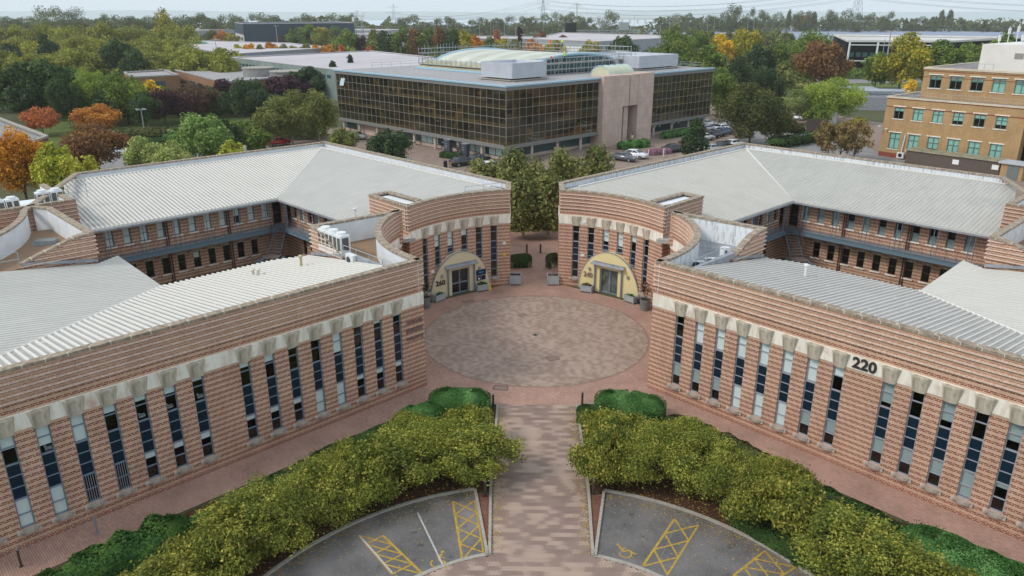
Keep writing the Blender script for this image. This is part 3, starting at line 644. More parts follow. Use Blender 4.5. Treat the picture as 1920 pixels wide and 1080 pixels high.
# ------------------------------------------------------------------ helpers
def tag(o, label=None, cat=None, group=None, kind=None):
    if label: o['label'] = label
    if cat: o['category'] = cat
    if group: o['group'] = group
    if kind: o['kind'] = kind
    return o
def thing(name, label, cat, loc=(0,0,0), rz=0, group=None):
    o = bpy.data.objects.new(name, None); col.objects.link(o); o.location = loc; o.rotation_euler = (0, 0, rz)
    o.empty_display_size = .2
    return tag(o, label, cat, group)
def link(name, mesh, parent=None, loc=(0,0,0), rz=0, label=None, rot=None, scale=None):
    o = bpy.data.objects.new(name, mesh); col.objects.link(o); o.parent = parent; o.location = loc
    o.rotation_euler = rot or (0, 0, rz)
    if scale: o.scale = scale
    if label: o['label'] = label
    return o
def copy_tree(o, parent=None):
    c = o.copy(); col.objects.link(c); c.parent = parent
    for ch in list(o.children): copy_tree(ch, c)
    return c
class MB:
    def __init__(s): s.v = []; s.f = []; s.uv = []; s.mi = []; s.t = []
    def face(s, pts, uv=None, m=0, t=0):
        i = len(s.v); s.v += [tuple(p) for p in pts]; s.f.append(tuple(range(i, i+len(pts))))
        s.uv += list(uv) if uv else [(p[0], p[2] if len(p) > 2 else 0) for p in pts]; s.mi.append(m); s.t.append(t)
    def hexa(s, a, m=0, uvs=None):
        """8 corners: 0-3 bottom ring, 4-7 top ring (counter-clockwise from above)"""
        for q in ((3,2,1,0), (4,5,6,7), (0,1,5,4), (1,2,6,5), (2,3,7,6), (3,0,4,7)):
            s.face([a[i] for i in q], [uvs[i] for i in q] if uvs else None, m)
    def box(s, c, d, rz=0, m=0):
        x, y, z = d[0]/2, d[1]/2, d[2]/2; cs, sn = math.cos(rz), math.sin(rz)
        P = [(c[0]+a*x*cs-b*y*sn, c[1]+a*x*sn+b*y*cs, c[2]+e*z) for e in (-1, 1) for a, b in ((-1,-1), (1,-1), (1,1), (-1,1))]
        k = [0, 1, 2, 3, 4, 5, 6, 7]
        u = [((-x) if i % 4 in (0, 3) else x) + ((-y) if i % 4 in (0, 1) else y) for i in k]
        s.hexa(P, m, [(u[i], P[i][2]) for i in k])
    def prism(s, poly, z0, z1, m=0, top=None):
        n = len(poly); ztop = z1 if isinstance(z1, (list, tuple)) else [z1]*n; acc = 0
        for i in range(n):
            a, b = poly[i], poly[(i+1) % n]; l = math.dist(a, b)
            s.face([(a[0],a[1],z0), (b[0],b[1],z0), (b[0],b[1],ztop[(i+1)%n]), (a[0],a[1],ztop[i])], [(acc,z0), (acc+l,z0), (acc+l,ztop[(i+1)%n]), (acc,ztop[i])], m); acc += l
        s.face([(p[0],p[1],ztop[i]) for i, p in enumerate(poly)], [(p[0],p[1]) for p in poly], m if top is None else top)
        s.face([(p[0],p[1],z0) for p in reversed(poly)], [(p[0],p[1]) for p in reversed(poly)], m)
    def tube(s, a, b, r0, r1=None, n=6, m=0, cap=True):
        r1 = r0 if r1 is None else r1; a, b = Vector(a), Vector(b); d = (b-a)
        if d.length < 1e-6: return
        d.normalize(); x = d.orthogonal().normalized(); y = d.cross(x)
        A = [a+(x*math.cos(t)+y*math.sin(t))*r0 for t in [2*math.pi*i/n for i in range(n)]]
        B = [b+(x*math.cos(t)+y*math.sin(t))*r1 for t in [2*math.pi*i/n for i in range(n)]]
        for i in range(n): j = (i+1) % n; s.face([A[i], A[j], B[j], B[i]], None, m)
        if cap: s.face(A[::-1], None, m); s.face(B, None, m)
    def strip(s, path, o0, o1, z0, z1, m=0, close=False, caps=True):
        """solid running along a path, from offset o0 to o1 (positive = to the right of the walk)"""
        A, B, U = offset(path, o0, close), offset(path, o1, close), arclen(path)
        n = len(path); zz0 = z0 if isinstance(z0, (list, tuple)) else [z0]*n; zz1 = z1 if isinstance(z1, (list, tuple)) else [z1]*n
        rng = range(n if close else n-1)
        for i in rng:
            j = (i+1) % n; u0 = U[i]; u1 = U[i]+math.dist(path[i], path[j])
            P = lambda Q, k, z: (Q[k][0], Q[k][1], z[k])
            s.face([P(B,i,zz0), P(B,j,zz0), P(B,j,zz1), P(B,i,zz1)], [(u0,zz0[i]), (u1,zz0[j]), (u1,zz1[j]), (u0,zz1[i])], m)
            s.face([P(A,j,zz0), P(A,i,zz0), P(A,i,zz1), P(A,j,zz1)], [(u1,zz0[j]), (u0,zz0[i]), (u0,zz1[i]), (u1,zz1[j])], m)
            s.face([P(A,i,zz1), P(B,i,zz1), P(B,j,zz1), P(A,j,zz1)][::-1], [(u1,o0), (u1,o1), (u0,o1), (u0,o0)], m)
            s.face([P(A,i,zz0), P(B,i,zz0), P(B,j,zz0), P(A,j,zz0)], [(u0,o0), (u0,o1), (u1,o1), (u1,o0)], m)
        if not close and caps:
            for k, r in ((0, 1), (n-1, -1)):
                q = [(A[k][0],A[k][1],zz0[k]), (B[k][0],B[k][1],zz0[k]), (B[k][0],B[k][1],zz1[k]), (A[k][0],A[k][1],zz1[k])]
                s.face(q[::r], [(o0,zz0[k]), (o1,zz0[k]), (o1,zz1[k]), (o0,zz1[k])][::r], m)
    def build(s, name, mats, parent=None, mirror=1, origin=(0,0,0), smooth=False, label=None, tint=False, loc=None):
        me = s.mesh(name, mats, mirror, origin, smooth, tint)
        return link(name, me, parent, loc if loc is not None else (origin if parent is None else (0,0,0)), label=label)
    def mesh(s, name, mats, mirror=1, origin=(0,0,0), smooth=False, tint=False):
        me = bpy.data.meshes.new(name)
        V = np.array(s.v, dtype=np.float64).reshape(-1, 3); V[:, 0] *= mirror; V -= np.array(origin)
        F = s.f; UV = np.array(s.uv, dtype=np.float64).reshape(-1, 2)
        if mirror < 0:
            F = [f[::-1] for f in F]; o = []; k = 0
            for f in s.f: o += list(range(k+len(f)-1, k-1, -1)); k += len(f)
            UV = UV[o]
        me.from_pydata(V.tolist(), [], F)
        ul = me.uv_layers.new(name='UVMap'); ul.data.foreach_set('uv', UV.ravel())
        if isinstance(mats, (list, tuple)):
            for q in mats: me.materials.append(q)
            me.polygons.foreach_set('material_index', s.mi)
        else: me.materials.append(mats)
        if smooth: me.polygons.foreach_set('use_smooth', [True]*len(F))
        if tint:
            a = me.attributes.new('tint', 'FLOAT', 'FACE'); a.data.foreach_set('value', s.t)
        me.update(); return me
def arclen(path):
    U = [0]
    for i in range(1, len(path)): U.append(U[-1]+math.dist(path[i-1], path[i]))
    return U
def offset(path, d, close=False):
    """shift a path to its right by d, mitred"""
    n = len(path); out_ = []
    for i in range(n):
        a = path[(i-1) % n] if (i > 0 or close) else None; c = path[(i+1) % n] if (i < n-1 or close) else None; b = path[i]
        ns = []
        for p, q in ((a, b), (b, c)):
            if p is None or q is None: continue
            l = math.dist(p, q)
            if l > 1e-6: ns.append(((q[1]-p[1])/l, -(q[0]-p[0])/l))
        if len(ns) == 2:
            mx_, my_ = ns[0][0]+ns[1][0], ns[0][1]+ns[1][1]; l = math.hypot(mx_, my_) or 1; mx_ /= l; my_ /= l
            k = 1/max(.35, mx_*ns[0][0]+my_*ns[0][1])
        else: (mx_, my_), k = ns[0], 1
        out_.append((b[0]+mx_*d*k, b[1]+my_*d*k))
    return out_
def at_u(path, U, u):
    u = max(0, min(U[-1], u))
    for i in range(1, len(U)):
        if u <= U[i]+1e-9:
            t = (u-U[i-1])/max(1e-9, U[i]-U[i-1]); a, b = path[i-1], path[i]; l = math.dist(a, b)
            return (a[0]+(b[0]-a[0])*t, a[1]+(b[1]-a[1])*t), ((b[1]-a[1])/l, -(b[0]-a[0])/l)
def wall(mb, path, z0, z1, holes=(), depth=.14, m=0, u0=0):
    U = arclen(path); us = sorted(set([round(x, 4) for x in U]+[round(h[k], 4) for h in holes for k in (0, 1)]))
    us = [x for x in us if -1e-3 <= x <= U[-1]+1e-3]
    zs = sorted(set([z0, z1]+[h[k] for h in holes for k in (2, 3)]))
    pt = {u: at_u(path, U, u) for u in us}
    def inh(u, z): return any(h[0]-1e-4 < u < h[1]+1e-4 and h[2]-1e-4 < z < h[3]+1e-4 for h in holes)
    for a, b in zip(us, us[1:]):
        pa, pb = pt[a][0], pt[b][0]
        for c, d in zip(zs, zs[1:]):
            if inh((a+b)/2, (c+d)/2): continue
            mb.face([(pa[0],pa[1],c), (pb[0],pb[1],c), (pb[0],pb[1],d), (pa[0],pa[1],d)], [(u0+a,c), (u0+b,c), (u0+b,d), (u0+a,d)], m)
    for h in holes:
        pa, na = at_u(path, U, h[0]+.001); pb, nb = at_u(path, U, h[1]-.001)
        qa = (pa[0]-na[0]*depth, pa[1]-na[1]*depth); qb = (pb[0]-nb[0]*depth, pb[1]-nb[1]*depth)
        mb.face([(pa[0],pa[1],h[2]), (qa[0],qa[1],h[2]), (qa[0],qa[1],h[3]), (pa[0],pa[1],h[3])], [(u0+h[0],h[2]), (u0+h[0]-depth,h[2]), (u0+h[0]-depth,h[3]), (u0+h[0],h[3])], m)
        mb.face([(qb[0],qb[1],h[2]), (pb[0],pb[1],h[2]), (pb[0],pb[1],h[3]), (qb[0],qb[1],h[3])], [(u0+h[1],h[2]), (u0+h[1]+depth,h[2]), (u0+h[1]+depth,h[3]), (u0+h[1],h[3])], m)
        mb.face([(pa[0],pa[1],h[3]), (qa[0],qa[1],h[3]), (qb[0],qb[1],h[3]), (pb[0],pb[1],h[3])], None, m)
        mb.face([(pa[0],pa[1],h[2]), (pb[0],pb[1],h[2]), (qb[0],qb[1],h[2]), (qa[0],qa[1],h[2])], None, m)
def rz_of(n): return math.atan2(n[0], -n[1])      # local +Y runs into the wall
def text_mesh(s, size, mat, name, bold=.0, ext=.02, align='CENTER'):
    c = bpy.data.curves.new(name, 'FONT'); c.body = s; c.size = size; c.extrude = ext; c.offset = bold; c.align_x = align; c.resolution_u = 4
    o = bpy.data.objects.new(name, c); col.objects.link(o); bpy.context.view_layer.update()
    me = bpy.data.meshes.new_from_object(o.evaluated_get(bpy.context.evaluated_depsgraph_get())); me.name = name
    bpy.data.objects.remove(o); me.materials.clear(); me.materials.append(mat); return me
def arc(cx, cy, r, a0, a1, n, r1=None):
    """angles in degrees measured clockwise from +y"""
    r1 = r if r1 is None else r1
    return [(cx+(r+(r1-r)*i/n)*math.sin(R(a0+(a1-a0)*i/n)), cy+(r+(r1-r)*i/n)*math.cos(R(a0+(a1-a0)*i/n))) for i in range(n+1)]
# ------------------------------------------------------------------ the two courtyard office buildings
CX, CY = 24.5, 58.6           # centre of the right one; the left one is its mirror image
NC = (7.2, 44.75); SC = (26.6, 25.35); EC = (55.7, 58.6); NN = (24.5, 89.8); GP = (2.2, 67.5)
RA = 11.05
ZT, ZC = 8.5, 8.65            # brick top, coping top
ZE, ZR = 6.12, 8.15           # eaves, high edge of the sheet roof
W_U = [2.07+1.405*k for k in range(8)] + [14.43+1.405*k for k in range(8)]
ARC_A = [18.8, 25.9, 33.1, 40.3, 47.5, 54.8]
ARCH_C, ARCH_H, ARCH_W = 36.8, 3.72, 2.95
rng = random.Random(3)
def box_mesh(name, c, d, mat):
    m_ = MB(); m_.box(c, d); return m_.mesh(name, mat)
# shared window pieces, in a window's own frame (x along the wall, y into it, z up)
WW = .60
def win_frame_mesh(z0, z1, bars, w=WW, t=.05, y=.10, name='frame', mat=None):
    m_ = MB()
    for sx in (-1, 1): m_.box((sx*(w/2-t/2), y+.03, (z0+z1)/2), (t, .08, z1-z0))
    for z, h in bars: m_.box((0, y+.025, z), (w-2*t, .07, h))
    return m_.mesh(name, mat)
BARS = [(.885, .07), (1.57, .045), (2.36, .08), (2.97, .04), (3.55, .04), (4.14, .08), (5.0, .045), (5.67, .06)]
def col_frame(z0, mat): return win_frame_mesh(z0, 5.70, [(max(z, z0+.035), h) for z, h in BARS if z+h/2 > z0], mat=mat)
FR = {'L': col_frame(.85, MT['frame']), 'R': col_frame(.85, MT['frame_lit'])}
PANE_LOW = box_mesh('pane', (0, .15, 1.62), (WW-.08, .012, 1.46), MT['glass'])
PANE_UP = box_mesh('pane', (0, .15, 4.90), (WW-.08, .012, 1.46), MT['glass'])
SPAN = [box_mesh('spandrel_panel', (0, .14, z), (WW-.08, .03, .55), MT['spandrel']) for z in (2.67, 3.26, 3.83)]
def blind_mesh(top, bot, mat, w=WW-.1): return box_mesh('blind', (0, .175, (top+bot)/2), (w, .012, top-bot), mat)
BL = {}
def blind(kind, top, bot):
    k = (kind, round(top, 2), round(bot, 2))
    if k not in BL: BL[k] = blind_mesh(top, bot, MT[kind])
    return BL[k]
def hood_mesh():
    m_ = MB(); n = 10; rings = []
    for z, wd, dp in ((6.46, .48, .30), (6.40, .475, .30), (6.0, .40, .20), (5.60, .33, .13)):
        rings.append([(-wd*math.cos(math.pi*i/n), -.03-dp*math.sin(math.pi*i/n), z) for i in range(n+1)])
    for a, b in zip(rings, rings[1:]):
        for i in range(n): m_.face([a[i], b[i], b[i+1], a[i+1]])
    m_.face(rings[0][::-1]); m_.face(rings[-1]); return m_.mesh('window_hood', MT['hood'])
def sill_mesh():
    m_ = MB(); m_.box((0, -.03, .74), (.98, .14, .20)); n = 10; rings = []
    for z, wd, dp in ((.835, .40, .16), (.70, .37, .15), (.60, .26, .10), (.56, .12, .05)):
        rings.append([(-wd*math.cos(math.pi*i/n), -.08-dp*math.sin(math.pi*i/n), z) for i in range(n+1)])
    for a, b in zip(rings, rings[1:]):
        for i in range(n): m_.face([a[i], b[i], b[i+1], a[i+1]])
    m_.face(rings[0][::-1]); m_.face(rings[-1]); return m_.mesh('sill', MT['sill'])
HOOD, SILL = hood_mesh(), sill_mesh()
def fence_mesh(w, z0, z1, mat):
    m_ = MB()
    for i in range(6): m_.box((-w/2+.05+i*(w-.1)/5, .08, (z0+z1)/2), (.03, .03, z1-z0))
    return m_.mesh('security_bar', mat)
def court_frame(z0, z1, mat, w=.66):
    return win_frame_mesh(z0, z1, [(z0+.03, .06), ((z0+z1)/2, .05), (z1-.03, .06)], w=w, mat=mat)
COURT_F = {0: court_frame(.85, 2.36, MT['brownrail']), 1: court_frame(4.22, 5.66, MT['frame'])}
COURT_P = {0: box_mesh('pane', (0, .15, 1.6), (.58, .012, 1.45), MT['glass']), 1: box_mesh('pane', (0, .15, 4.94), (.58, .012, 1.4), MT['glass'])}
def court_sill(z):
    m_ = MB(); m_.box((0, -.03, z), (.92, .16, .12)); return m_.mesh('sill', MT['band'])
COURT_S = {0: court_sill(.79), 1: court_sill(4.16)}
m_ = MB(); m_.box((0, -.02, 2.46), (.95, .08, .18)); COURT_L = m_.mesh('lintel', MT['sill'])

def clip_line(poly, p, d):
    """where the line p + t d runs inside the polygon: list of (t0, t1)"""
    ts = []
    n = len(poly)
    for i in range(n):
        a, b = poly[i], poly[(i+1) % n]; ex, ey = b[0]-a[0], b[1]-a[1]; den = d[0]*ey-d[1]*ex
        if abs(den) < 1e-9: continue
        t = ((a[0]-p[0])*ey-(a[1]-p[1])*ex)/den; s_ = ((a[0]-p[0])*d[1]-(a[1]-p[1])*d[0])/den
        if 0 <= s_ < 1: ts.append(t)
    ts.sort(); return [(ts[i], ts[i+1]) for i in range(0, len(ts)-1, 2)]
def roof_panel(root, sg, name, poly, o, dn, mat, ribmat, pitch=.36, run=13.0, rw=.09):
    """sheet roof: poly in plan, o a point on its high outer edge line, dn the unit direction downhill"""
    zf = lambda x, y: ZR-(ZR-ZE)*(((x-o[0])*dn[0]+(y-o[1])*dn[1])/run)
    al = (-dn[1], dn[0]); mb = MB()
    P3 = [(x, y, zf(x, y)) for x, y in poly]
    cc = (sum(p[0] for p in poly)/len(poly), sum(p[1] for p in poly)/len(poly))
    uvf = lambda x, y: ((x-o[0])*al[0]+(y-o[1])*al[1], (x-o[0])*dn[0]+(y-o[1])*dn[1])
    top = MB(); area = sum(poly[i][0]*poly[(i+1)%len(poly)][1]-poly[(i+1)%len(poly)][0]*poly[i][1] for i in range(len(poly)))
    pl = poly if area > 0 else poly[::-1]
    # triangulate with bmesh so that concave outlines stay right
    bm = bmesh.new(); vs = [bm.verts.new((x, y, zf(x, y))) for x, y in pl]; f = bm.faces.new(vs); bmesh.ops.triangulate(bm, faces=[f])
    for t in bm.faces: mb.face([v.co[:] for v in t.verts], [uvf(v.co.x, v.co.y) for v in t.verts], 0)
    bm.free()
    for i in range(len(pl)):
        a, b = pl[i], pl[(i+1) % len(pl)]; za, zb = zf(*a), zf(*b)
        mb.face([(a[0],a[1],za-.12), (b[0],b[1],zb-.12), (b[0],b[1],zb), (a[0],a[1],za)], [(0,0)]*4, 1)
    us = [uvf(x, y)[0] for x, y in pl]; u = min(us)+pitch/2
    while u < max(us):
        p = (o[0]+al[0]*u, o[1]+al[1]*u)
        for t0, t1 in clip_line(pl, p, dn):
            if t1-t0 < .15: continue
            q0 = (p[0]+dn[0]*t0, p[1]+dn[1]*t0); q1 = (p[0]+dn[0]*t1, p[1]+dn[1]*t1); hw, hh = rw, rw
            A = []
            for q in (q0, q1):
                z = zf(*q)
                A.append([(q[0]-al[0]*hw, q[1]-al[1]*hw, z), (q[0]-al[0]*hw*.75, q[1]-al[1]*hw*.75, z+hh), (q[0]+al[0]*hw*.75, q[1]+al[1]*hw*.75, z+hh), (q[0]+al[0]*hw, q[1]+al[1]*hw, z)])
            for k in range(3): mb.face([A[0][k], A[1][k], A[1][k+1], A[0][k+1]], [(u, t0)]*4, 1)
            mb.face([A[1][0], A[1][1], A[1][2], A[1][3]], [(u, t1)]*4, 1)
        u += pitch
    return mb.build(name, [mat, ribmat], root, sg, root.location), zf
def place_window(root, sg, p, n, side, z0=.85, blinds=(), name='window', bars=False, sill=True, hood=True, lower=True, spans=(0, 1, 2)):
    """a full-height window column: frame > panes, spandrels, blinds, hood, sill"""
    P = Vector((p[0]*sg, p[1], 0))-root.location; P.z = 0; r = rz_of((n[0]*sg, n[1]))
    me = FR[side] if z0 < .9 else col_frame(z0, MT['frame'] if side == 'L' else MT['frame_lit'])
    o = link(name, me, root, P, r)
    link('pane', PANE_UP, o)
    if lower: link('pane', PANE_LOW, o)
    for k in spans: link('spandrel_panel', SPAN[k], o)
    for kd, t, b in blinds: link('blind', blind(kd, t, b), o)
    if hood: link('window_hood', HOOD, o)
    if sill: link('sill', SILL, o)
    if bars: link('security_bars', fence_mesh(WW, .9, 2.33, MT['steelpale']), o)
    return o

MT['ledge'] = vary('pale_brick_ledge', srgb(226,204,188), srgb(190,160,142), 3, .9, .5, fine=9)  # ledge brick paler than the wall, so the courses stand out
MT['lobby'] = vary('lit_lobby', srgb(128,142,134), srgb(60,60,58), 1.5, .7, .3)
def courtyard_building(sg):
    side = 'R' if sg > 0 else 'L'
    lab = ('striped brick courtyard office numbered 240 and 220 on the right of the paved circle' if sg > 0 else
           'striped brick courtyard office numbered 260 on the left of the paved circle')
    root = thing('courtyard_office_building', lab, 'building', (CX*sg, CY, 0)); bld = lambda mb, n, m, **k: mb.build(n, m, root, sg, root.location, **k)
    # --- plan
    fac = [NC, SC]
    far_arc = arc(0, 53.5, RA, 11.2, 65.3, 26)
    gap_side = [(2.2, 67.5), far_arc[0]]
    boxw = [far_arc[-1], (13.9, 62.25)]
    tip = (10.5, 57.15)
    near_arc = arc(0, 53.5, RA, 71.0, 140.6, 26, 11.33); near_arc[-1] = NC; near_arc[0] = tip
    outer_rest = [SC, (45.6, 44.35), (44.2, 47.1)]
    ecut = arc(52.5, 48.1, 15.4, 187.3, 301.5, 22)         # the far corner is scooped out too
    ecut = [p for p in arc(52.5, 48.1, 15.4, 212, 302.8, 20)]
    eN = [(41.5, 60.0+12.8)]
    ne = [(43.5, 70.8), NN, GP]
    # --- facade with window slots
    holes = [(u-WW/2, u+WW/2, .85, 5.70) for u in W_U]
    mb = MB(); wall(mb, fac, 0, 6.5, holes); wall(mb, fac, 6.5, ZT)
    mb.strip(fac, 0, .06, 0, .18)
    lg = MB()
    for k in range(5): lg.strip(fac, -.01, .11, 7.06+.3*k, 7.125+.3*k)
    hole2 = []
    U = arclen(far_arc)
    for i, a in enumerate(ARC_A):
        u = RA*R(a-11.2); dx = abs(RA*R(a-ARCH_C)); zlow = .85
        if dx < ARCH_W: zlow = max(.85, ARCH_H*math.sqrt(max(0, 1-(dx/ARCH_W)**2))+.15)
        if i in (0, 5): zlow = .85
        hole2.append((u-WW/2, u+WW/2, zlow, 5.70))
    wall(mb, far_arc, 0, 6.5, hole2); wall(mb, far_arc, 6.5, ZT)
    for pth in (far_arc, boxw, near_arc):
        for k in range(5): lg.strip(pth, -.01, .11, 7.06+.3*k, 7.125+.3*k)
    bld(lg, 'brick_ledges', MT['ledge'])
    for pth, z in ((gap_side, ZT), (boxw, ZT), (near_arc, ZT), (outer_rest, ZT), (ecut, ZT), (ne, ZT)): wall(mb, pth, 0, z)
    wall(mb, [(13.9, 62.25), (12.46, 63.7)], 6.3, ZT); wall(mb, [(12.46, 63.7), (9.3, 60.6)], 6.3, ZT)
    te = offset(near_arc, -.36)[0]; mb.strip([te, near_arc[0]], -.03, 0, 6.0, ZT)
    wall(mb, [far_arc[-1], (12.2, 60.7), (12.2, 58.8), tip], 0, 6.3)    # recess between the two arcs
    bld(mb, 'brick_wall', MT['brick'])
    # --- inner lining seen over the parapets, and the dark rooms behind the windows
    mb = MB()
    for pth in (far_arc, fac, near_arc[1:], ne[:], outer_rest, ecut): mb = MB(); mb.strip(pth, -.33, -.30, 6.6, ZT); bld(mb, 'parapet_lining', MT['stained'] if sg > 0 else MT['white'])
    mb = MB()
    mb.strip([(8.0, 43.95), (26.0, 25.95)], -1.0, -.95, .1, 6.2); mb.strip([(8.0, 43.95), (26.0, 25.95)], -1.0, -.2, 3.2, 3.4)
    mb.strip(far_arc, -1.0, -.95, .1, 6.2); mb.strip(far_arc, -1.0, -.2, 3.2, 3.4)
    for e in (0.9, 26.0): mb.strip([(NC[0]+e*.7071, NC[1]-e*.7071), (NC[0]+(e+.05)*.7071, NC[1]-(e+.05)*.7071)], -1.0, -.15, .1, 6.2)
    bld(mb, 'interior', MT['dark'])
    # --- concrete band
    for pth in (fac, [GP]+far_arc, near_arc[:14]):
        mb = MB(); mb.strip(pth, 0, .035, 5.70, 6.5); bld(mb, 'stone_band', MT['band'])
    # --- copings
    mb = MB()
    def cop(pth, z0=ZT, z1=ZC, close=False): mb.strip(pth, -.40, .07, z0, z1, close=close)
    cop(fac+[(45.6, 44.35), (44.2, 47.1)]+ecut+[(43.5, 70.8)] + [NN, GP]+far_arc+[(13.9, 62.25), (12.46, 63.7), (9.3, 60.6)])
    cop(near_arc)
    # the upstand wall behind the near arc, then raking down to the roof
    corner = (16.2, 52.5); rake = (13.3, 49.6); top = [tip, corner]
    bld(mb, 'coping', MT['coping'])
    def upstand(path, z1s, lining=1):
        mb = MB(); mb2 = MB(); mb3 = MB(); lg = MB()
        """parapet wall on the courtyard side of a roof terrace; outside (brick) to its left"""
        q = path[::-1]; z = z1s[::-1]
        mb.strip(q, -.33, 0, [6.0]*len(q), z)
        for k in range(5):
            zz = 7.05+.3*k; pts = []
            for i in range(len(q)):
                if z[i] > zz+.1: pts.append(q[i])
                elif i > 0 and z[i-1] > zz+.1 or (i < len(q)-1 and z[i+1] > zz+.1):
                    j = i-1 if i > 0 and z[i-1] > zz+.1 else i+1; t = (z[j]-zz-.1)/(z[j]-z[i]); pts.append((q[j][0]+(q[i][0]-q[j][0])*t, q[j][1]+(q[i][1]-q[j][1])*t))
            if len(pts) > 1: lg.strip(pts, -.01, .11, zz+.01, zz+.075)
        mb2.strip(q, -.40, .07, z, [a+.15 for a in z])
        q3 = q[:-1]+[(q[-1][0]+(q[-2][0]-q[-1][0])*.09, q[-1][1]+(q[-2][1]-q[-1][1])*.09)]; mb3.strip(q3, -.36, -.33, [6.0]*len(q), [a-.01 for a in z])
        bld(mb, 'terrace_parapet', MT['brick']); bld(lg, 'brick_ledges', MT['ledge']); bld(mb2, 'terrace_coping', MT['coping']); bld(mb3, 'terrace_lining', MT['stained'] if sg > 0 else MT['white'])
    upstand([tip, corner, (14.9, 51.2), rake], [ZT, ZT, ZT-.25, 7.15])
    # far terrace: two walls and a rake
    cE = (37.9, 57.5); cK = (30.85, 50.6); rk = (34.2, 47.3)
    upstand([ (ecut[-1][0], ecut[-1][1]), (40.2, 57.0)][::-1]+[], [ZT, ZT]) if False else None
    q = [(39.3, 57.9), cE, cK, (31.9, 49.6), rk]
    upstand(q[::-1], [7.15, ZT-.25, ZT, ZT, ZT])
    # far plant enclosure behind it
    mb = MB(); mb2 = MB(); mb3 = MB()
    q = [(37.45, 60.2), (43.0, 54.6)]; mb.strip(q, -.33, 0, 6, ZT)
    lg = MB()
    for k in range(5): lg.strip(q, -.01, .11, 7.06+.3*k, 7.125+.3*k)
    bld(lg, 'brick_ledges', MT['ledge'])
    mb2.strip(q, -.4, .07, ZT, ZC); mb3.strip(q, -.36, -.33, 6, ZT)
    q = [(38.2, 61.0), (37.45, 60.2)]; mb.strip(q, 0, .33, 6, ZT) if False else None
    q = [(43.9, 66.3), (39.2, 61.6), (38.1, 60.6)]; mb.strip(q, -.2, .1, 6, ZT-.1); mb2.strip(q, -.27, .2, ZT-.1, ZC-.08); mb3.strip(q, -.24, -.2, 6, ZT-.1)
    bld(mb, 'plant_enclosure_wall', MT['brick']); bld(mb2, 'plant_enclosure_coping', MT['coping']); bld(mb3, 'plant_enclosure_lining', MT['white'])
    # --- terrace floors
    mb = MB()
    mb.prism([(NC[0]+.3, NC[1]+.1)]+[offset(near_arc, -.3)[i] for i in range(26, -1, -2)]+[(15.9, 52.3), (13.0, 49.4), (8.05, 44.2)], 6.0, 6.95)
    bld(mb, 'terrace_floor', MT['felt'] if sg > 0 else MT['gravel'])
    mb = MB(); mb.prism([(31.1, 50.6), (34.4, 47.3), (38.3, 43.4), (37.6, 47.5)]+[(38.0, 53.0), (39.0, 56.5), (38.0, 57.2)], 6.0, 6.95)
    bld(mb, 'terrace_floor', MT['gravel'])
    mb = MB(); mb.prism([(37.9, 60.3), (43.2, 55.0), (50, 62), (44.4, 66.5), (39.3, 61.5)], 6.0, 7.2)
    mb.prism([(9.4, 59.5), (13.5, 62.2), (12.5, 63.3), (9.0, 60.2)], 6, 8.38)
    bld(mb, 'plant_deck', MT['white'])
    # --- link canopy in the recess, lead flashings, gutter
    mb = MB(); mb.prism([(9.5, 57.95), (10.9, 57.4), (12.2, 58.9), (10.9, 59.9)], 5.85, 6.15); bld(mb, 'link_canopy', MT['roof_pale'])
    mb = MB(); mb.strip([(rake[0]-.05, rake[1]-.05), (corner[0]+.05, corner[1]-.05)], .0, .06, [7.2, 6.45], [7.38, 6.68])
    mb.strip([(rk[0], rk[1]), (cK[0], cK[1]-.08)][::-1], 0, .06, [6.45, 7.2], [6.68, 7.38])
    mb.strip([(NN[0]+.0, NN[1]-.5), (2.6, 67.7)][::-1], .0, .75, 8.0, 8.06); mb.strip([(44, 70.3), (NN[0], NN[1]-.5)][::-1], -.0, .75, 8.0, 8.06)
    # roll of metal between terrace and roof
    mb.strip([(13.2, 49.35), (8.2, 44.35)], -.1, .16, 7.35, 7.75)
    bld(mb, 'flashing', MT['flash'])
    # --- sheet roofs
    C = (CX, 58.75); hd = 12.3                       # eaves square, half diagonal
    eN_, eE, eS, eW = (C[0], C[1]+hd), (C[0]+hd, C[1]), (C[0], C[1]-hd), (C[0]-hd, C[1])
    s2 = math.sqrt(.5); k = .9*math.sqrt(2)
    nn = (NN[0], NN[1]-k); ss = (SC[0]-.1, SC[1]+.6)
    gutter = offset(far_arc, -.9)
    nwp = [nn, (3.0, nn[1]-(nn[0]-3.0))]+[g for g in gutter[2:-3]]+[(9.3, 60.6), (12.46, 63.72), (13.92, 62.27), (12.9, 61.2), (13.6, 60.15), eN_]
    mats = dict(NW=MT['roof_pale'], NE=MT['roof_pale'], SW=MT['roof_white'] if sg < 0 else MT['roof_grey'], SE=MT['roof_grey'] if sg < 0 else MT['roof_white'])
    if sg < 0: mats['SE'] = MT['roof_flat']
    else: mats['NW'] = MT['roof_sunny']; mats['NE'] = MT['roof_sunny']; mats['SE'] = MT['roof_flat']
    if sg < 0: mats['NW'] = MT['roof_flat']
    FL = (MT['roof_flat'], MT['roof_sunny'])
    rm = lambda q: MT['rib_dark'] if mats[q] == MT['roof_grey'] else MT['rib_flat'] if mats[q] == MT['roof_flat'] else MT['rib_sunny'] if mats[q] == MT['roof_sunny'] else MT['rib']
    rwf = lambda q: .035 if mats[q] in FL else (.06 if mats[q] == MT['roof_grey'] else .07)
    onw = (nn[0]-10, nn[1]-10)
    roof_panel(root, sg, 'sheet_roof', nwp, onw, (s2, -s2), mats['NW'], rm('NW'), rw=rwf('NW'))
    nep = [nn, (nn[0]+19.3, nn[1]-19.3), (39.6, 62.2), (37.4, 60.2), eE, eN_]
